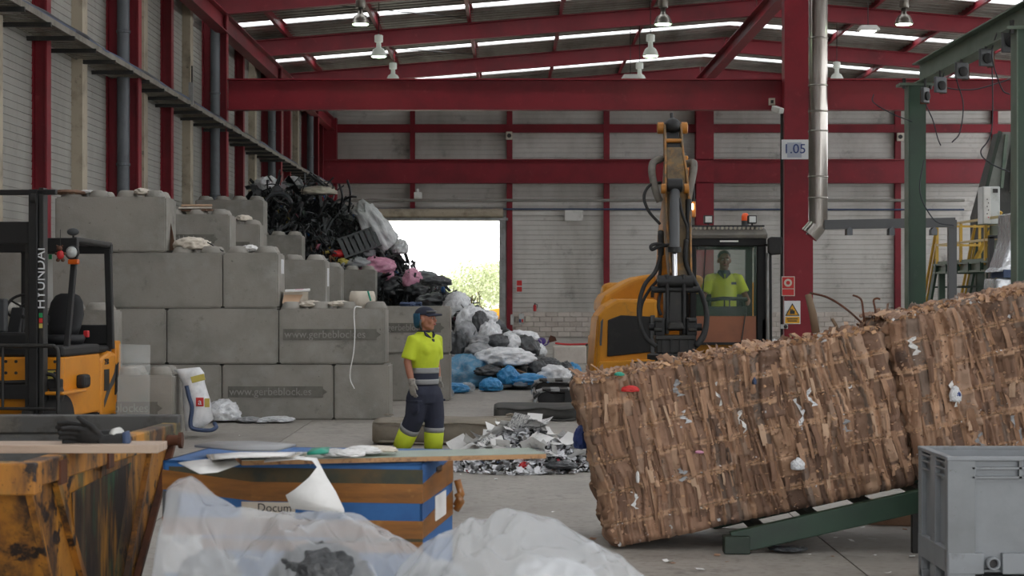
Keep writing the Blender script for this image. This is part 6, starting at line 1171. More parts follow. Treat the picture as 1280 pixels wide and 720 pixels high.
    for j in range(14):
        w, h = rr.uniform(0.02, 0.06), rr.uniform(0.1, 0.26); n = 5; q = []; cu = rr.uniform(-0.5, 0.5); tw = rr.uniform(-0.4, 0.4)
        for i in range(n + 1):
            t = i / n; z = (t - 0.5) * h; wob = 0.02 * (t - 0.5) * math.sin(j * 2.1)
            for k in (-1, 0, 1): q.append(Vector((k * w / 2 * (1 - 0.25 * rr.random()) + wob, -0.006 + cu * 0.015 * k * k - tw * 0.02 * (t - 0.5) - 0.008 * math.sin(math.pi * t), z + rr.uniform(-.008, .008))))
        f = [(i * 3 + k, i * 3 + k + 1, i * 3 + k + 4, i * 3 + k + 3) for i in range(n) for k in (0, 1)]
        me = MB().add(q, f).mesh('cardboard_flap'); me.materials.append(MATS['cardboard_plain']); flm.append(me)
    for i in range(nflap):
        xx = rr.uniform(0.03, L - 0.03); b = rr.randrange(nb); lo = ([0] + list(straps))[b]; hi = (list(straps) + [1])[b]; u = rr.uniform(0.1, 0.93); dd = front(np.array([xx]), np.array([u]))[0][0]; top = i % 5 == 0
        if top:
            loc = (xx + lean, rr.uniform(-0.03, D * 0.6), H0 + (H1 - H0) * xx / L + 0.01); rot = (rr.uniform(-1.5, -0.7), rr.gauss(0, 0.4), rr.uniform(-0.8, 0.8)); sc = rr.uniform(0.6, 1.1)
        else:
            loc = (xx + lean * u, -dd - 0.006, u * (H0 + (H1 - H0) * xx / L)); rot = (rr.gauss(0, 0.06), rr.gauss(0, 0.07), rr.choice((-1, 1)) * rr.uniform(0.1, 0.7)); sc = rr.uniform(0.5, 1.0)
        inst('cardboard_flap', rr.choice(flm), o, loc, rot, (sc, sc, sc * min(1.3, (hi - lo) * H0 / 0.2)), rr.choices([None, 'cardboard_pale', 'cardboard_dark'], [5, 0.9, 4])[0])
    # torn shreds along strap lines and the upper edge, uncountable
    V = []; F = []; C = []
    for i in range(4200):
        xx = rr.uniform(0, L); 
        qq = rr.random()
        if qq < 0.72: s = rr.choice(straps); zz = (s + rr.gauss(0, 0.009) if qq < 0.45 else rr.uniform(0.02, 0.97)) + 0 * (rr.gauss(0, 0.016)) + 0.012 * math.sin(xx * 9 + s * 30); yy = -front(np.array([xx]), np.array([zz]))[0][0] - rr.uniform(0, 0.012); yy = min(yy, 0.0); p = Vector((xx + lean * zz, yy, zz * (H0 + (H1 - H0) * xx / L))); pale = rr.random() < (0.6 if qq < 0.45 else 0.12); s2 = rr.uniform(0.005, 0.018) if qq < 0.45 else rr.uniform(0.008, 0.03)
        else: p = Vector((xx + lean, -0.02 + rr.random() ** 2 * D * 0.8, H0 + (H1 - H0) * xx / L + rr.uniform(-0.01, 0.03))); pale = rr.random() < 0.45; s2 = rr.uniform(0.01, 0.05)
        q, f = sheet_piece(p, s2, s2 * rr.uniform(0.3, 0.9), R3(rr.uniform(-1.4, 1.4) + 1.2, rr.gauss(0, 0.5), rr.uniform(-1, 1)), rr.uniform(-1.5, 1.5), 2)
        k = len(V); V += q; F += [tuple(j + k for j in t) for t in f]; t = rr.random(); C += [lin((190, 152, 116) if pale and t < 0.93 else (206, 206, 206) if t > 0.975 else rr.choice(BROWN))] * len(q)
    sh = bpy.data.objects.new('torn_shreds', np_mesh('torn_shreds', V, F, 'cardboard', False, C)); COL.objects.link(sh); sh.parent = o; stuff(sh)
    # white film and paper tatters caught in the face
    for i in range(9 if nflap > 200 else 7):
        xx = rr.uniform(0.1, L - 0.1); u = rr.uniform(0.15, 0.9); q = []; n = 7; w = rr.uniform(0.008, 0.02); h = rr.uniform(0.08, 0.24)
        for j in range(n + 1):
            zt = u + (j / n - 0.5) * h / H0; dd = front(np.array([xx]), np.array([zt]))[0][0]
            for k in (-1, 1): q.append(Vector((xx + lean * zt + k * w * (1 + 0.8 * math.sin(j * 2.3 + i)) + 0.02 * math.sin(j + i), -dd - 0.012 - 0.006 * math.sin(j * 3 + k), zt * H0)))
        MB().add(q, [(2 * j, 2 * j + 1, 2 * j + 3, 2 * j + 2) for j in range(n)]).build('paper_tatter', ['paper', 'bag_white', 'bag_grey'][i % 3], o)
    return o
TL = math.radians(12.0); BO = at(770, 689, 13.0); BO.z = 0.005
b1 = bale('long tilted cardboard bale with its lower corner touching the floor', BO, TL, 2.17, 1.2, 1.13, 1.1, 21, [0.15, 0.34, 0.52, 0.70, 0.86], 300, -0.02)
d = Vector((math.cos(TL), 0, math.sin(TL)))
b2 = bale('second cardboard bale behind grey bin, cut by the picture edge', BO + d * 2.2 + Vector((0, 0.0, 0.0)), math.radians(11), 2.1, 1.18, 1.2, 1.1, 33, [0.14, 0.33, 0.5, 0.68, 0.85], 200, 0.0)
for x, y, m, lab, n, R in ((788, 482, 'sign_red', 'red carton piece near top of bale', 'red_scrap', (0.05, 0.03)), (774, 462, 'teal', 'green scrap lying on top of bale', 'green_scrap', (0.03, 0.02)), (943, 473, 'cable_blue', 'blue wrapper caught in bale face', 'blue_scrap', (0.012, 0.035)), (874, 559, 'bag_pink', 'pink scrap caught in bale face', 'pink_scrap', (0.025, 0.015)), (997, 580, 'bag_white', 'white crumpled paper caught in bale face', 'white_scrap', (0.04, 0.06)), (1194, 495, 'bag_white', 'white crumpled wrapper caught in second bale', 'white_scrap', (0.035, 0.08)), (1197, 488, 'ink_blue', 'blue and red label scrap on second bale', 'label_scrap', (0.02, 0.03)), (797, 596, 'paper', 'small white tag caught low in bale face', 'white_scrap', (0.01, 0.06))):
    crumpled(n, lab, 'scrap', at(x, y + 8, 12.93), (R[0], 0.025, R[1]), m, int(x))
for a, b, lab, m, r in (((1020, 416), (1010, 368), 'brown wooden stake standing on bale top', 'bark', 0.03), ((1048, 416), (1040, 398), 'short wooden stake on bale top', 'bark', 0.014)):
    tag(MB().tube([at(*a, 13.5), at((a[0] + b[0]) / 2 + 1, (a[1] + b[1]) / 2, 13.5), at(*b, 13.5)], [r, r * 0.95, r * 0.8], 10).build('wooden_stake', m, smooth=True), lab, 'stake')
for pts, lab in (([(1081, 410), (1079, 390), (1077, 376), (1072, 371), (1066, 369)], 'bent steel rod with hook rising from bale top'), ([(1094, 408), (1094, 388), (1092, 376), (1096, 373), (1100, 374)], 'second bent steel rod rising from bale top'), ([(1086, 412), (1060, 388), (1035, 372), (1012, 366)], 'long thin wire bending over from bale top')):
    tag(MB().tube(spline([at(x, y, 13.6) for x, y in pts]), 0.008, 6).build('steel_rod', 'rust', smooth=True), lab, 'rod')
# green chute beneath the bales
ch = thing('chute_ramp', 'green steel chute ramp carrying the tilted bales', 'ramp', at(905, 686, 12.9)); ch.location.z = 0; WM[ch.name] = Matrix.Translation(ch.location)
for Y, nm in ((12.86, 'side_rail'), (14.2, 'side_rail')):
    a = at(914, 677.5, 12.9); b = at(1290, 593, 12.9); a.y = b.y = Y; MB().bar(a, b, 0.08, 0.155).build(nm, 'green_paint', ch, world=True, bevel=0.006)
q = at(921, 677, 12.8); MB().bx(px(905, 12.8), px(937, 12.8), 12.76, 12.9, 0.005, 0.125).build('end_box', 'green_dark', ch, world=True, bevel=0.005)
for i in range(5): p = at(960 + i * 70, 668 - i * 15.7, 12.9); MB().bx(p.x - 0.04, p.x + 0.04, 12.9, 14.2, p.z - 0.05, p.z + 0.01).build('cross_member', 'green_dark', ch, world=True)
p = at(1140, 636, 12.9); MB().bx(px(1140, 12.86), px(1150, 12.86), 12.83, 12.9, 0, p.z).build('support_leg', 'dark_metal', ch, world=True)
p = at(1240, 612, 14.2); MB().bx(p.x, p.x + 0.1, 14.1, 14.2, 0, p.z).build('support_leg', 'dark_metal', ch, world=True)
o = thing('cardboard_carton', 'brown cardboard carton lying on floor beneath the chute', 'carton', at(1110, 659, 14.26)); o.location.z = 0; WM[o.name] = Matrix.Translation(o.location)
MB().box((px(1120, 14.5), 14.55, 0.08), (0.56, 0.4, 0.16), R3(0, 0, -0.35)).build('box_body', 'cardboard_plain', o, world=True, bevel=0.006); MB().box((px(1120, 14.5), 14.55, 0.163), (0.56, 0.05, 0.004), R3(0, 0, -0.35)).build('tape', 'tape_brown', o, world=True)
crumpled('dark_scrap', 'dark wet scrap lying beside the chute end', 'scrap', at(985, 688, 12.9), (0.11, 0.1, 0.025), 'bag_black', 3)

# ================================================================== GREY BIN
bn = thing('plastic_bin', 'grey plastic pallet bin standing in front of bales', 'bin', (3.22, 11.47, 0)); W2, D2, H2 = 0.6, 0.4, 0.83
def N(nm, *bxs, m='bin_grey', bevel=0.006):
    k = MB()
    for b in bxs: k.bx(*b)
    return k.build(nm, m, bn, bevel=bevel)
t = 0.035
N('wall_panel', (-W2 + t, W2 - t, -D2 + t, -D2 + t + 0.015, 0.14, H2 - 0.02)); N('wall_panel', (-W2 + t, W2 - t, D2 - t - 0.015, D2 - t, 0.14, H2 - 0.02)); N('wall_panel', (-W2 + t, -W2 + t + 0.015, -D2 + t, D2 - t, 0.14, H2 - 0.02)); N('wall_panel', (W2 - t - 0.015, W2 - t, -D2 + t, D2 - t, 0.14, H2 - 0.02)); N('bin_floor', (-W2 + t, W2 - t, -D2 + t, D2 - t, 0.13, 0.16))
for sy in (-1, 1): N('rim', (-W2 - 0.004, W2 + 0.004, sy * D2 - (0.004 if sy < 0 else 0.05), sy * D2 + (0.05 if sy < 0 else 0.004), H2 - 0.025, H2))
for sx_ in (-1, 1): N('rim', (sx_ * W2 - (0.003 if sx_ < 0 else 0.05), sx_ * W2 + (0.05 if sx_ < 0 else 0.003), -D2, D2, H2 - 0.024, H2 - 0.001))
for sx_ in (-1, 1):
    for sy in (-1, 1): a = -W2 if sx_ < 0 else W2 - 0.17; b = -D2 if sy < 0 else D2 - 0.045; N('corner_post', (a, a + 0.17, b, b + 0.045, 0.0, H2 - 0.02)); a2 = -W2 if sx_ < 0 else W2 - 0.045; b2_ = -D2 if sy < 0 else D2 - 0.09; N('corner_post', (a2 + (0.002 if sx_ < 0 else -0.002), a2 + 0.045, b2_ + 0.003, b2_ + 0.087, 0.003, H2 - 0.024))
for sx_ in (-1, 1):
    a = -W2 if sx_ < 0 else W2 - 0.045; N('middle_post', (a + 0.001, a + 0.044, -0.07, 0.07, 0.0, H2 - 0.02)); N('lower_band', (a - 0.003, a + 0.045, -D2 + 0.006, D2 - 0.006, 0.13, 0.27))
    for z in (0.69, 0.74, 0.78): N('slot_rib', (a + 0.004, a + 0.036, -D2 + 0.05, D2 - 0.05, z, z + 0.012), bevel=0)
for sy in (-1, 1):
    a = -D2 if sy < 0 else D2 - 0.042; N('lower_band', (-W2 + 0.005, -0.38, a - 0.004, a + 0.046, 0.123, 0.25)); N('lower_band', (-0.27, W2 - 0.005, a - 0.004, a + 0.046, 0.123, 0.25)); 
    for z in (0.70, 0.755): N('slot_rib', (-W2 + 0.15, W2 - 0.15, a, a + 0.04, z, z + 0.012), bevel=0)
    for x in (-0.16, 0.16): N('rim_rib', (x - 0.008, x + 0.008, a, a + 0.035, 0.70, 0.82), bevel=0)
MB().lathe([(0.04, 0.0), (0.04, -0.05), (0.028, -0.05), (0.028, 0.0)], (-0.33, -D2 + 0.01, 0.19), 18, R3(-math.pi / 2), caps=False).build('drain_port', 'bin_grey', bn, smooth=True); MB().lathe([(0.028, 0), (0.028, 0.005)], (-0.33, -D2 - 0.0, 0.19), 16, R3(math.pi / 2)).build('drain_hole', 'ink', bn)
for y in (-0.34, 0, 0.34): N('runner', (-W2 + 0.002, W2 - 0.002, y - 0.055, y + 0.055, 0.001, 0.05))

# ================================================================== YELLOW SKIP
yaw = math.atan2(0.17, 2.5); sk = thing('rubbish_skip', 'battered rusty yellow skip with slanted end in front', 'skip', (-3.0, 9.2, 0)); RZ = 1.08
def xr(Y): return -2.11 + (Y - 8.0) * 0.07
def quad_slab(pts, th, nrm): 
    n = Vector(nrm) * th; P4 = [Vector(p) for p in pts]; return MB().hexa([p for p in P4] + [p + n for p in P4])
def S(nm, m, mb, **k): return mb.build(nm, m, sk, world=True, **k)
yn0, yf0, yn1, yf1, z0 = 8.0, 10.5, 8.55, 9.55, 0.18; XL = -4.1
def sidepts(dx): return [(xr(yn1) + dx, yn1, z0), (xr(yf1) + dx, yf1, z0), (xr(yf0) + dx, yf0 - 0.05, RZ - 0.1), (xr(yn0) + dx, yn0 + 0.05, RZ - 0.1)]
S('side_panel', 'skip_paint', quad_slab(sidepts(-0.03), 0.03, (1, 0, 0))); S('side_panel', 'skip_paint', quad_slab([(XL, y, z) for _, y, z in sidepts(0)], 0.03, (1, 0, 0)))
S('far_end', 'skip_inside', quad_slab([(XL, yf1, z0), (xr(yf1), yf1, z0), (xr(yf0), yf0, RZ - 0.02), (XL, yf0, RZ - 0.02)], 0.03, (0, 1, 0))); S('near_end', 'skip_paint', quad_slab([(XL, yn1, z0), (xr(yn1), yn1, z0), (xr(yn0), yn0 + 0.03, RZ - 0.02), (XL, yn0 + 0.03, RZ - 0.02)], 0.03, (0, 1, 0))); S('skip_floor', 'skip_inside', MB().bx(XL, -2.1, yn1, yf1, z0, z0 + 0.04))
S('side_rim', 'skip_paint', MB().bar((xr(yn0) + 0.0, yn0, RZ - 0.055), (xr(yf0), yf0, RZ - 0.055), 0.09, 0.11), bevel=0.008); S('near_rim', 'skip_paint', MB().bx(XL, xr(yn0) + 0.05, yn0 - 0.05, yn0 + 0.07, RZ - 0.14, RZ), bevel=0.008); S('far_rim', 'skip_inside', MB().bx(XL, xr(yf0) + 0.04, yf0 - 0.06, yf0 + 0.06, RZ - 0.06, RZ + 0.04), bevel=0.008)
S('scraped_patch', 'skip_patch', quad_slab([(xr(8.75) + 0.002, 8.75, z0 + 0.02), (xr(9.2) + 0.002, 9.22, z0 + 0.05), (xr(9.62) + 0.002, 9.62, RZ - 0.15), (xr(8.62) + 0.002, 8.62, RZ - 0.2)], 0.004, (1, 0, 0)))
for a, b in ((8.32, 8.95), (9.1, 8.9), (9.95, 9.35)): S('side_rib', 'skip_paint', quad_slab([(xr(b) + 0.0, b, z0), (xr(b) + 0.0, b + 0.06, z0), (xr(a), a + 0.07, RZ - 0.11), (xr(a), a, RZ - 0.11)], 0.03 if a != 9.1 else 0.006, (1, 0, 0)))
S('end_rib', 'rust', quad_slab([(xr(yf1) + 0.0, yf1 - 0.06, z0), (xr(yf1), yf1, z0), (xr(yf0), yf0 - 0.05, RZ - 0.1), (xr(yf0), yf0 - 0.11, RZ - 0.1)], 0.035, (1, 0, 0)))
for Y in (8.3, 9.05): S('rim_notch', 'rust', MB().bx(xr(Y) + 0.04, xr(Y) + 0.055, Y, Y + 0.12, RZ - 0.13, RZ - 0.02))
S('lifting_lug', 'rust', MB().cyl((xr(10.2), 10.2, RZ - 0.08), (xr(10.2) + 0.12, 10.2, RZ - 0.08), 0.03, n=14), auto=40); S('lug_plate', 'rust', MB().lathe([(0.02, 0), (0.045, 0.0), (0.045, 0.02), (0.02, 0.02)], (xr(10.2) + 0.11, 10.2, RZ - 0.08), 16, R3(0, math.pi / 2)))
# plank across the skip with a pair of gloves
pk = thing('wooden_plank', 'pale wooden plank laid across the yellow skip', 'plank', at(100, 570, 8.5)); MB().box((px(30, 8.5), 8.55, RZ + 0.02), (1.26, 0.24, 0.038), R3(0, 0, 0.01)).build('board', 'plank_wood', pk, world=True, bevel=0.003)
def glove(name, lab, x, y, Y, rz, m, cuff):
    g = thing(name, lab, 'glove', at(x, y, Y), (0, 0, rz), 'work gloves on the plank'); k = MB(); hand_prims(k, Vector((0, 0, 0.035)), Vector((-1, 0, 0.28)), 1, 1.35, -0.35, Vector((0, -0.6, 1))); k.tube([(0.09, 0, 0.035), (0.03, 0, 0.035), (-0.02, 0, 0.032)], [0.045, 0.04, 0.036], 12); blob('knit', k, 0.005, m, g, 2)
    MB().tube([(0.12, 0, 0.04), (0.09, 0, 0.037)], [0.05, 0.046], 14).build('cuff', cuff, g, smooth=True); return g
glove('work_glove', 'black work glove with blue cuff lying on plank', 130, 562.5, 8.55, 0.1, 'black_rubber', 'cable_blue'); glove('work_glove', 'upper black work glove crossing the other on plank', 122, 557, 8.62, -0.35, 'black_rubber', 'white_paint')

# ================================================================== BLUE DOCUMENT BOX
th = math.radians(-8); bw, bd, bz0, bz1 = 1.3, 0.85, 0.14, 0.99
FRc = Vector((-0.434, 8.9, 0)); rv = Vector((math.cos(th), math.sin(th), 0)); dv = Vector((-math.sin(th), math.cos(th), 0)); bc = FRc - rv * bw / 2 + dv * bd / 2
bb = thing('document_box', 'big blue cardboard box wrapped in brown tape', 'box', bc, (0, 0, th))
def Bb(nm, m, x0, x1, y0, y1, z0_, z1_, **k): return MB().bx(x0, x1, y0, y1, z0_, z1_).build(nm, m, bb, **k)
w, dd = bw / 2, bd / 2
Bb('front_side', 'box_blue', -w, w, -dd, -dd + 0.012, bz0, bz1); Bb('back_side', 'box_blue', -w, w, dd - 0.012, dd, bz0, bz1); Bb('right_side', 'box_blue', w - 0.012, w, -dd, dd, bz0, bz1); Bb('left_side', 'box_blue', -w, -w + 0.012, -dd, dd, bz0, bz1); Bb('bottom', 'box_dark', -w, w, -dd, dd, bz0, bz0 + 0.02); Bb('lid_flap', 'box_blue', -w, w, -dd, dd, bz1 - 0.012, bz1)
def zt(y): return CH - (y - HY) * 8.95 / FPX
def tape(y0, y1, m='tape_brown', nm='tape_band', e=0.004, x0=-w, x1=w, right=True, s0=0.0, s1=1.0):
    z1_, z0_ = zt(y0), zt(y1); Bb(nm, m, x0 - (e if x0 == -w else 0), x1 + (e if x1 == w else 0), -dd - e, -dd, z0_, z1_)
    if right: MB().hexa([Vector(p) for p in ((w, -dd, z0_), (w + e, -dd, z0_), (w + e, dd, z0_ + 0.02), (w, dd, z0_ + 0.02), (w, -dd, z1_), (w + e, -dd, z1_), (w + e, dd, z1_ + 0.06), (w, dd, z1_ + 0.06))]).build(nm, m, bb)
tape(586, 606, 'box_dark', 'wrapped_print', 0.003, x0=-0.62, right=False); tape(604, 628, x0=-0.2); MB().hexa([Vector(p) for p in ((-w - 0.004, -dd - 0.004, zt(615)), (-0.2, -dd - 0.004, zt(628)), (-0.2, -dd, zt(628)), (-w - 0.004, -dd, zt(615)), (-w - 0.004, -dd - 0.004, zt(590)), (-0.2, -dd - 0.004, zt(604)), (-0.2, -dd, zt(604)), (-w - 0.004, -dd, zt(590)))]).build('tape_band', 'tape_brown', bb); tape(650, 672); tape(676, 690, 'tape_brown', 'tape_band', 0.004, right=False); tape(617, 655, 'grey_plastic', 'wrapped_print', 0.003, x0=-w, x1=-0.57, right=False); tape(664, 682, 'box_dark', 'wrapped_print', 0.0028, x0=0.2, right=False)
lb = Bb('address_label', 'paper_warm', -0.25, 0.02, -dd - 0.007, -dd - 0.004, zt(650), zt(629)); text_part('label_lettering', 'Docum', 0.058, 'ink', bb, (-0.17, -dd - 0.009, zt(636.5)), (math.pi / 2, 0, 0), 0.001, 'LEFT')
Bb('paper_label', 'paper', -w + 0.0, -w + 0.2, -dd - 0.008, -dd - 0.004, zt(720), zt(672)); text_part('label_lettering', 'MA', 0.06, 'ink', bb, (-w + 0.05, -dd - 0.01, zt(679)), (math.pi / 2, 0, 0), 0.001, 'LEFT')
MB().prism([(-0.45, zt(622)), (-0.42, zt(616)), (-0.39, zt(622))], 'y', -dd - 0.006, -dd).build('printed_arrow', 'paper_warm', bb); Bb('side_label', 'paper', w + 0.003, w + 0.007, -0.1, 0.2, zt(660), zt(628)); Bb('side_slot', 'ink', w + 0.001, w + 0.004, -0.05, 0.1, zt(600), zt(592));
for i in range(5): Bb('pallet_board', 'plank_wood', -w, w, -dd + i * 0.19, -dd + i * 0.19 + 0.1, 0.115, 0.14)
for x in (-w + 0.06, 0, w - 0.06): Bb('pallet_bearer', 'plank_wood', x - 0.05, x + 0.05, -dd, dd, 0.0, 0.115)
for i, (a, b) in enumerate(((0.30, 0.42), (0.52, 0.64))): MB().tube([(w + 0.03, dd - 0.02, zt(620 + i * 18)), (w + 0.05, dd - 0.01, zt(640 + i * 10)), (w + 0.02, dd, zt(655 + i * 6))], 0.02, 6).build('loose_tape', 'tape_brown', bb, smooth=True)
# board, papers, folder on top
zt0 = bz1 + 0.012
bd_ = thing('chipboard_sheet', 'long green faced chipboard sheet overhanging the blue box', 'board', (-0.6, 9.06, zt0)); a0 = math.atan2(0.6, 1.42)
Mx = Matrix.Translation(Vector((-0.6, 9.1, zt0 + 0.005))) @ Matrix.Rotation(a0 * 0.62, 4, 'Z'); k = MB().box((0, 0, 0), (1.5, 0.34, 0.022)); k.v = [tuple(Mx @ Vector(v)) for v in k.v]; k.build('core', 'board_edge', bd_, world=True); k = MB().box((0, 0, 0.0125), (1.5, 0.34, 0.003)); k.v = [tuple(Mx @ Vector(v)) for v in k.v]; k.build('facing', 'board_green', bd_, world=True)
def leaf(name, lab, pts_uv, m, cat='paper', part=None, thick=0.002):
    """paper sheet lofted through rows of points"""
    o = MB().loft([[Vector(p) for p in row] for row in pts_uv], False, False).build(name, m, part, smooth=True); sd = o.modifiers.new('s', 'SOLIDIFY'); sd.thickness = thick
    return tag(o, lab, cat, None) if part is None else o
zz = zt0 + 0.032
def tp(x, y, dz=0.0, Y=None): # point on the horizontal plane zz seen at photo position
    z = zz + dz; Yq = (CH - z) * FPX / (y - HY); return Vector((px(x, Yq), Yq, z))
leaf('paper_sheet', 'white sheet jutting over front of blue box corner', [[tp(222, 578), tp(250, 592, -0.0)], [tp(255, 574, 0.006), tp(272, 590, 0.0)], [tp(292, 573), tp(300, 580)]], 'paper')
n = 10; rows = []
for i in range(n + 1):
    t = i / n; a = Vector((px(300, 8.75), 8.75, zz + 0.012)) if t == 0 else None
    x0_, y0_ = (300 + 80 * min(1, t * 2), 575 - 2 * t) if t < 0.5 else (380 + 0 * t, 574)
    if t < 0.5: q = Vector((px(300 + 140 * t, 8.7), 8.70 - 0.1 * t, zz + 0.02 + 0.02 * math.sin(t * 6))); e = Vector((px(270 + 150 * t, 8.55), 8.5 - 0.05 * t, zz + 0.01 + 0.02 * math.sin(t * 6)))
    else:
        u = (t - 0.5) * 2; q = Vector((px(372 + 58 * u + 8 * math.sin(u * 3), 8.42), 8.62 - 0.2 * u, pz(577 + 62 * u ** 1.2, 8.45))); e = Vector((px(398 - 42 * u if u > 0.2 else 385, 8.4), 8.42 - 0.04 * u, pz(582 + 40 * u, 8.4)))
    rows.append([e, e * 0.5 + q * 0.5 + Vector((0, 0, 0.01)), q])
rows2 = []
for i in range(9):
    u = i / 8; L_ = at(390 - 34 * u, 584 + 36 * u - 6 * math.sin(u * 3), 8.40 - 0.03 * u); R_ = at(397 + 33 * u, 582 + 55 * u + 8 * u * u, 8.40 - 0.02 * u); rows2.append([L_, L_ * 0.5 + R_ * 0.5 + Vector((0, -0.03 * math.sin(u * 3), 0.012)), R_])
top_rows = [[tp(250 + 15 * i, 577, 0.0), tp(270 + 15 * i, 571, 0.015 + 0.01 * math.sin(i)), tp(285 + 14 * i, 567.5, 0.01)] for i in range(8)]
leaf('hanging_paper', 'white curled sheet hanging down the front of blue box', [[at(330, 578, 8.45), at(332, 574, 8.6)], [at(352, 576, 8.43), at(354, 571.5, 8.6)], [at(372, 574.5, 8.42), at(376, 570.5, 8.6)], [at(390, 576, 8.41), at(396, 573, 8.55)], [at(396, 584, 8.40), at(400, 581, 8.48)], [at(386, 597, 8.38), at(408, 596, 8.42)], [at(368, 612, 8.37), at(420, 615, 8.40)], [at(357, 619, 8.37), at(430, 636, 8.40)], [at(364, 636, 8.37), at(431, 642, 8.40)]], 'paper', 'paper')
np_ = thing('newspaper_stack', 'folded newspapers stacked on the blue box', 'newspaper', tp(300, 568))
for i in range(6):
    q = [[tp(262 + i * 1.5, 573.5 - i * 0.3, 0.006 + i * 0.010), tp(300, 570, 0.012 + i * 0.0115), tp(378 - i * 4, 571 - i * 0.5, 0.006 + i * 0.010)], [tp(258 + i * 2, 568, 0.006 + i * 0.01), tp(300, 565, 0.012 + i * 0.0115), tp(384 - i * 3, 565, 0.006 + i * 0.01)]]; leaf('folded_sheet', '', q, ['paper_warm', 'paper_print', 'paper'][i % 3], part=np_, thick=0.008).matrix_parent_inverse = WM[np_.name].inverted()
leaf('teal_folder', 'teal plastic folder between papers on blue box', [[tp(384, 569, 0.02), tp(390, 563, 0.02)], [tp(398, 568, 0.03), tp(402, 562, 0.03)], [tp(410, 567, 0.018), tp(412, 561.5, 0.018)]], 'teal', 'folder', thick=0.012)
for i, (x, y) in enumerate(((418, 569), (436, 570), (455, 566), (474, 565))): crumpled('crumpled_paper', ['crumpled printed paper next to teal folder', 'crumpled white paper on chipboard sheet', 'flattened white paper further along chipboard', 'last crumpled paper on the chipboard sheet'][i], 'paper', tp(x, y, 0.0), (0.06, 0.08, 0.022), ['paper_print', 'paper', 'paper', 'paper_warm'][i], i, 0.4 * i)
leaf('grey_lid', 'thin grey plastic lid at rear of blue box', [[tp(243, 556, 0.02), tp(300, 561, 0.02), tp(345, 561, 0.02)], [tp(270, 551.5, 0.02), tp(320, 551, 0.02), tp(370, 555, 0.02)]], 'bag_grey', 'lid', thick=0.012)

# ================================================================== CLEAR PLASTIC BAGS IN FRONT
def film_mound(name, lab, prof, Yc, dep, seed, z_base=0.0):
    """big clear bag: profile of photo points along its crest, falling off to front and back"""
    xs = [p[0] for p in prof]; n = 150; mrow = 110; V = []; off = Vector((seed * 3.3, seed * 1.7, 0))
    for i in range(n + 1):
        x = xs[0] + (xs[-1] - xs[0]) * i / n; y = np.interp(x, xs, [p[1] for p in prof]); X = px(x, Yc); zt_ = pz(y, Yc)
        for j in range(mrow + 1):
            t = j / mrow * 1.35 - 1; f = (1 - abs(t) ** 2.4) ** 0.62 if t < 0 else 1 - 1.6 * t - 3.5 * t * t; yy = Yc + t * dep
            p = Vector((X * 2.6, yy * 2.6, 0)) + off; q = p + Vector((0.4 * noise.noise(p), 0.4 * noise.noise(p + Vector((9, 2, 5))), 0)); v1 = noise.voronoi(q * 1.5)[0]; v2 = noise.voronoi(q * 3.6)[0]; r1 = 0.35 - min(1.0, v1[1] - v1[0]); r2 = 0.3 - min(1.0, v2[1] - v2[0]); r3 = noise.noise(p * 6)
            fold = (0.13 * r1 + 0.06 * r2 + 0.010 * r3) * (0.3 + min(1.0, 2.0 * abs(t))) * min(1.0, 4 * min(i, n - i) / n)
            V.append((X + 0.03 * noise.noise(p * 2), yy + 0.04 * noise.noise(p * 1.9 + Vector((4, 4, 4))), max(0.01, z_base + (zt_ - z_base) * f + fold)))
    o = bpy.data.objects.new(name, np_mesh(name, V, grid_faces(n + 1, mrow + 1), 'film_clear', True)); COL.objects.link(o); return tag(o, lab, 'plastic film', 'clear plastic bags in front of the blue box')
film_mound('clear_plastic_bag', 'large crumpled clear plastic bag with pointed corner before blue box', [(196, 760), (208, 700), (214, 640), (217, 606), (224, 600), (240, 596), (250, 604), (266, 622), (292, 640), (330, 645), (380, 645), (436, 644), (452, 648), (484, 664), (520, 684), (560, 712), (600, 760)], 7.0, 0.62, 1)
film_mound('clear_plastic_bag', 'second clear plastic bag rising to rounded hump beside bale shadow', [(470, 770), (500, 705), (530, 676), (565, 660), (604, 650), (640, 641), (660, 642), (690, 653), (730, 676), (780, 706), (830, 740), (870, 790)], 6.6, 0.6, 2)
for i, (x, y, Y, w, h, m, lab) in enumerate(((402, 716, 6.72, 0.15, 0.13, 'bag_black', 'dark bundle showing through the large clear bag'), (262, 712, 6.8, 0.09, 0.09, 'bag_grey', 'grey bundle inside corner of large clear bag'), (545, 725, 6.7, 0.1, 0.07, 'bag_grey', 'grey bundle between the two clear bags'), (690, 720, 6.5, 0.12, 0.08, 'bag_white', 'white bundle inside the second clear bag'))):
    q = at(x, y, Y); crumpled('inner_bundle', lab, 'bag', (q.x, q.y, max(q.z - h * 0.6, 0.3)), (w, 0.12, h), m, i)

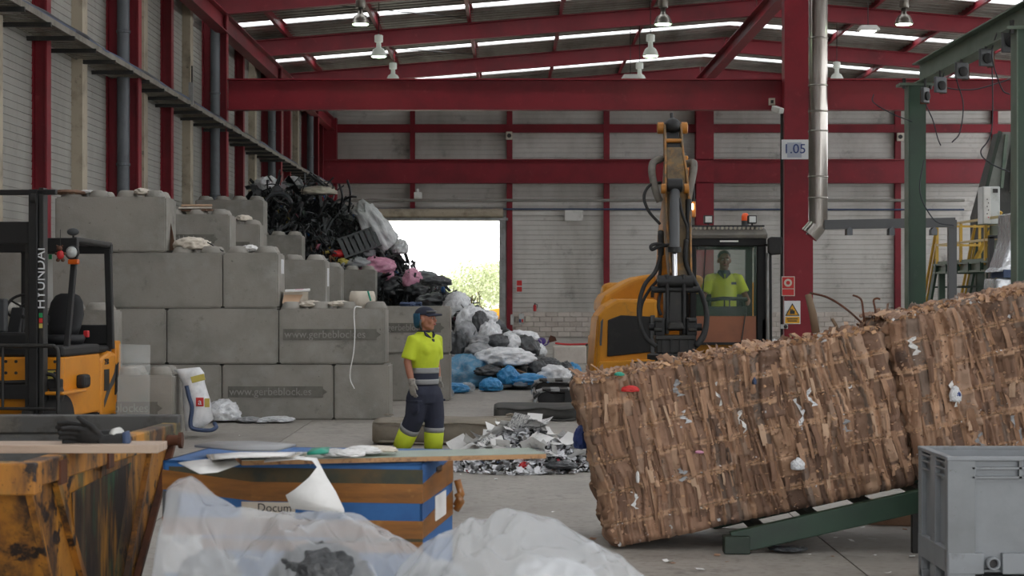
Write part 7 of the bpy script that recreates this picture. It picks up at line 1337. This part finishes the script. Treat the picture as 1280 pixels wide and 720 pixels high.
# ================================================================== RIGHT SIDE: GANTRY, PLATFORM, MACHINE
GX = 4.58; GZ = pz(108, 21.0)
ga = thing('green_gantry', 'green steel gantry with two posts and overhead beam', 'gantry', (GX, 19, 0))
for Y, x0, x1 in ((21.0, 1133.5, 1155), (16.55, 1268, 1296)):
    a, b = px(x0, Y), px(x1, Y); k = MB(); k.bx(a, b, Y - 0.1, Y - 0.085, 0, GZ + 0.02); k.bx(a, b, Y + 0.085, Y + 0.1, 0, GZ + 0.02); k.bx(a + 0.085, b - 0.085, Y - 0.09, Y + 0.09, 0, GZ + 0.02); k.build('post', 'green_paint', ga, world=True); MB().bx(a - 0.006, a + 0.006, Y - 0.1, Y + 0.1, 0, GZ).build('post_edge', 'green_pale', ga, world=True)
    MB().bx(a - 0.1, b + 0.1, Y - 0.12, Y + 0.12, GZ + 0.0, GZ + 0.03).build('cap_plate', 'green_pale', ga, world=True); MB().bx(a - 0.06, b + 0.06, Y - 0.15, Y + 0.15, 0, 0.02).build('foot_plate', 'green_paint', ga, world=True)
    for s in (-1, 1): MB().cyl(((a + b) / 2 + s * 0.15, Y - 0.1, GZ - 0.04), ((a + b) / 2 + s * 0.15, Y - 0.1, GZ + 0.08), 0.02, n=8).build('cap_bolt', 'dark_metal', ga, world=True)
k = MB(); ibeam(k, (GX + 0.1, 15.8, GZ + 0.15), (GX + 0.1, 21.1, GZ + 0.15), 0.24, 0.18, 0.016, 0.012); k.build('top_beam', 'green_pale', ga, world=True)
k = MB(); 
for x, y, i in ((1158, 119, 0), (1177, 106, 1), (1204, 88.5, 2), (1235, 72, 3), (1264.5, 51, 4)):
    Y = GX * FPX / (x - CX) + 0.15; X = GX + 0.02; z = pz(y, Y); lab = ['hanging trolley plate beside the far green post', 'second hanging trolley plate along gantry beam', 'middle hanging trolley plate with dark hub on gantry beam', 'fourth hanging trolley plate along gantry beam', 'hanging trolley plate next to near green post'][i]
    t = thing('trolley_plate', lab, 'trolley', (X, Y, z), group='trolley plates under the gantry beam'); h = 0.085 if i < 4 else 0.11; rz = (0.9, 0.5, 0.4, 0.35, 0.2)[i]
    R = R3(0, 0, rz); MB().box((0, 0, 0), (0.15, 0.04, h * 2), R).build('plate', 'grey_plastic' if i != 1 else 'pipe_grey', t, bevel=0.008); MB().box(R @ Vector((0.09, 0.05, -0.01)), (0.02, 0.1, h * 1.8), R).build('back_plate', 'rust', t); MB().lathe([(0.05, 0), (0.05, 0.02), (0.02, 0.03)], R @ Vector((0, -0.02, -0.01)), 16, R3(math.pi / 2, 0, rz)).build('hub', 'black_rubber', t, auto=40); MB().cyl((0, 0, h), (0, 0, GZ + 0.04 - z), 0.014, n=6).build('hanger', 'dark_metal', t)
for i, pts in enumerate(([(1157, 128), (1166, 150), (1172, 172), (1176, 182)], [(1196, 100), (1204, 130), (1200, 165), (1190, 178)], [(1247, 40), (1240, 70), (1252, 110), (1262, 118)], [(1180, 108), (1215, 112), (1250, 103), (1268, 96)], [(1155, 200), (1150, 240), (1168, 275), (1192, 282)], [(1092, 118), (1092, 128), (1115, 142), (1140, 152)], [(1240, 160), (1226, 190), (1240, 205), (1262, 215)])):
    Y = 20.3 - 0.2 * i if i != 5 else 20.88; yb_ = (GX + 0.1) * FPX / (pts[0][0] - CX); o = MB().tube(spline(([Vector((GX + 0.1, yb_, GZ + 0.03))] if i in (0, 1, 2, 3, 6) else []) + [at(x, y, yb_ if i in (0, 1, 2, 3, 6) else Y) for x, y in pts], 8), 0.007, 5).build('loose_cable', 'cable_dark', smooth=True); tag(o, ['thin cable dangling below far trolley plate', 'thin looped cable under middle trolley plate', 'thin cable hanging beside near green post', 'sagging cable strung between trolley plates', 'dark cable clinging to the far green post', 'thin cable running from cross beam to far green post', 'thin cable looping in front of hopper'][i], 'cable', 'loose cables around the gantry')
# platform with yellow railing
pf = thing('access_platform', 'raised green platform with yellow railing beside the machine', 'platform', (7.4, 27, 0)); PZ = 2.33; PXa, PXb = 7.0, 8.1
MB().bx(PXa, PXb, 24.2, 30.4, PZ - 0.04, PZ).build('deck', 'green_pale', pf, world=True); k = MB(); ibeam(k, (PXa, 24.2, PZ - 0.12), (PXa, 30.4, PZ - 0.12), 0.16, 0.1); k.build('edge_beam', 'green_pale', pf, world=True); MB().bx(PXa, PXb, 30.35, 30.45, PZ - 0.2, PZ).build('edge_beam', 'green_paint', pf, world=True)
for i in range(9): MB().bx(PXa - 0.06, PXa + 0.05, 24.4 + i * 0.72, 24.42 + i * 0.72, PZ - 0.19, PZ - 0.05).build('stiffener', 'green_paint', pf, world=True)
for Y in (24.4, 27.2, 30.2): 
    for X in (PXa + 0.05, PXb - 0.05): MB().bx(X - 0.05, X + 0.05, Y - 0.05, Y + 0.05, 0, PZ - 0.04).build('leg', 'green_paint', pf, world=True)
for Y in (24.5, 25.8, 27.2, 28.7, 30.3): MB().bx(PXa - 0.02, PXa + 0.02, Y - 0.03, Y + 0.03, PZ - 0.1, PZ + 0.58).build('rail_post', 'rail_yellow', pf, world=True)
for z in (0.58, 0.27): MB().bar((PXa, 24.3, PZ + z), (PXa, 30.4, PZ + z), 0.035, 0.035).build('rail', 'rail_pale', pf, world=True)
for X in (7.2, 7.7): MB().bx(X - 0.02, X + 0.02, 30.28, 30.32, PZ, PZ + 0.58).build('rail_post', 'rail_yellow', pf, world=True)
for z in (0.58, 0.27): MB().bar((PXa, 30.3, PZ + z), (PXb, 30.3, PZ + z), 0.035, 0.035).build('rail', 'rail_yellow', pf, world=True)
for X in (7.02, 7.65): MB().bar((X, 30.4, PZ), (X - 0.0, 32.1, 0.1), 0.04, 0.16).build('stair_stringer', 'green_paint', pf, world=True); MB().bar((X, 30.4, PZ + 0.6), (X, 32.1, 0.8), 0.04, 0.04).build('stair_rail', 'rail_yellow', pf, world=True); MB().bar((X, 30.4, PZ + 0.3), (X, 32.1, 0.45), 0.035, 0.035).build('stair_rail', 'rail_yellow', pf, world=True)
for i in range(9): t = i / 9; MB().bx(7.02, 7.65, 30.5 + 1.7 * t, 30.7 + 1.7 * t, PZ - 0.2 - 2.1 * t, PZ - 0.17 - 2.1 * t).build('stair_tread', 'green_dark', pf, world=True)
for i in range(6): MB().bx(7.05, 7.9, 28.9, 29.1, 0.5 + i * 0.28, 0.53 + i * 0.28).build('ladder_rung', 'green_dark', pf, world=True)
for X in (7.25, 7.65): MB().bar((X, 29.0, PZ - 0.1), (X + 0.35, 28.6, PZ + 0.75) if X < 7.5 else (X, 29, 0.3), 0.05, 0.05).build('brace', 'rail_yellow', pf, world=True)
# hopper of the baling machine
hp_ = thing('baler_hopper', 'tall grey green sloped hopper of the baling machine', 'machine', (8.6, 31.6, 0)); Yh = 31.0
def zq(pts, Y): return [(px(x, Y), pz(y, Y)) for x, y in pts]
MB().prism(zq([(1222, 300), (1300, 300), (1300, 165), (1251, 165), (1222, 270)], Yh), 'y', Yh, Yh + 0.5).build('chute_body', 'hopper_dark', hp_, world=True); MB().bar(at(1250, 164, Yh - 0.05), at(1221, 285, Yh - 0.05), 0.06, 0.05).build('chute_edge', 'green_dark', hp_, world=True)
MB().prism(zq([(1240, 255), (1256, 215), (1266, 165), (1253, 165), (1228, 255)], Yh - 0.04), 'y', Yh - 0.06, Yh).build('front_plate', 'hopper_grey', hp_, world=True); MB().prism(zq([(1262, 240), (1280, 240), (1280, 165), (1268, 165)], Yh - 0.04), 'y', Yh - 0.08, Yh).build('side_plate', 'hopper_grey', hp_, world=True); MB().bar(at(1258, 168, Yh - 0.1), at(1252, 235, Yh - 0.1), 0.05, 0.05).build('stiffener', 'green_pale', hp_, world=True); MB().bar(at(1272, 165, Yh - 0.1), at(1266, 240, Yh - 0.1), 0.05, 0.05).build('stiffener', 'green_dark', hp_, world=True)
MB().bx(px(1222, Yh), px(1300, Yh), Yh + 0.1, Yh + 0.6, 0, pz(300, Yh)).build('press_frame', 'green_dark', hp_, world=True, bevel=0.02)
cc_ = thing('control_cabinet', 'pale grey control cabinet above the yellow railing', 'cabinet', at(1239, 280, 26.9)); MB().bx(px(1228.5, 26.9), px(1250, 26.9), 26.9, 27.2, pz(280, 26.9), pz(233, 26.9)).build('housing', 'lamp_grey', cc_, world=True, bevel=0.01); MB().bx(px(1229.5, 26.9), px(1238, 26.9), 26.88, 26.9, pz(279, 26.9), pz(234, 26.9)).build('door', 'white_paint', cc_, world=True, bevel=0.004); MB().bx(px(1241, 26.9), px(1247, 26.9), 26.88, 26.9, pz(241, 26.9), pz(236, 26.9)).build('vent', 'ink', cc_, world=True)
for i in range(6): MB().bx(px(1233 + (i % 2) * 1.5, 26.9), px(1234 + (i % 2) * 1.5, 26.9), 26.87, 26.88, pz(250 + i * 4.5, 26.9), pz(248.5 + i * 4.5, 26.9)).build('button', ['ink', 'sign_red'][i > 4], cc_, world=True)
gb = thing('green_box', 'small green machine box under the control cabinet', 'box', (7.15, 26.8, PZ)); MB().bx(7.03, 7.32, 26.5, 27.1, PZ, pz(280, 26.5)).build('housing', 'green_pale', gb, world=True, bevel=0.01); plate(MB(), 1252, 1256, 283, 291, 26.47).build('label', 'sign_white', gb, world=True)
bp = thing('upright_stand', 'black upright steel frame below the platform railing', 'frame', at(1246, 370, 24.0)); bp.location.z = 0; WM[bp.name] = Matrix.Translation(bp.location)
for x in (1240, 1252): MB().bx(px(x - 3, 24), px(x + 3, 24), 24.0, 24.1, 0, pz(296, 24)).build('upright', 'black_paint', bp, world=True)
MB().bx(px(1237, 24), px(1255, 24), 24.0, 24.1, pz(298, 24), pz(294, 24)).build('cross_piece', 'black_paint', bp, world=True)
sw_ = thing('wrapped_bundle', 'silver film wrapped bundle standing behind near green post', 'bundle', at(1262, 372, 18.0)); sw_.location.z = 0; WM[sw_.name] = Matrix.Translation(sw_.location)
MB().loft([[Vector((px(x, 18), 18 + dy, pz(y, 18))) for x, dy in ((a, 0), (b, 0), (b, 0.5), (a, 0.5))] for y, a, b in ((620, 1246, 1300), (366, 1245, 1300), (348, 1246, 1300))]).build('lower_wrap', 'silver_wrap', sw_, world=True, bevel=0.02); MB().loft([[Vector((px(x, 18), 18 + dy, pz(y, 18))) for x, dy in ((a, 0), (b, 0), (b, 0.5), (a, 0.5))] for y, a, b in ((340, 1245, 1300), (334, 1252, 1300), (300, 1263, 1300), (266, 1264, 1300))]).build('upper_wrap', 'silver_wrap', sw_, world=True, bevel=0.02); MB().bx(px(1254, 18), px(1300, 18), 17.98, 18.45, pz(347, 18), pz(337, 18)).build('blue_pallet', 'cable_blue', sw_, world=True)
# bags stored behind the bale by the red column
for i, (x, y, w, h, m, lab) in enumerate(((968, 418, 8, 22, 'bag_white', 'white bag stack left of red column'), (1016, 424, 9, 18, 'bag_green', 'green and white bag right of red column'), (1032, 424, 13, 16, 'bag_green', 'pale green film bag behind wooden stake'), (1046, 418, 7, 16, 'bag_white', 'white bag at end of stored bag row'))):
    Y = 40.0; crumpled('stored_bag', lab, 'bag', (px(x, Y), Y + 0.3 * (i % 3), 0 if i not in (4, 5) else pz(y, Y) - 0.1), (w * Y / FPX, 0.3, ((h * Y / FPX) if i in (4, 5) else max(0.55, h * Y / FPX * 1.3))), m, i, 0.1, 0, 'bags stored by the red column')
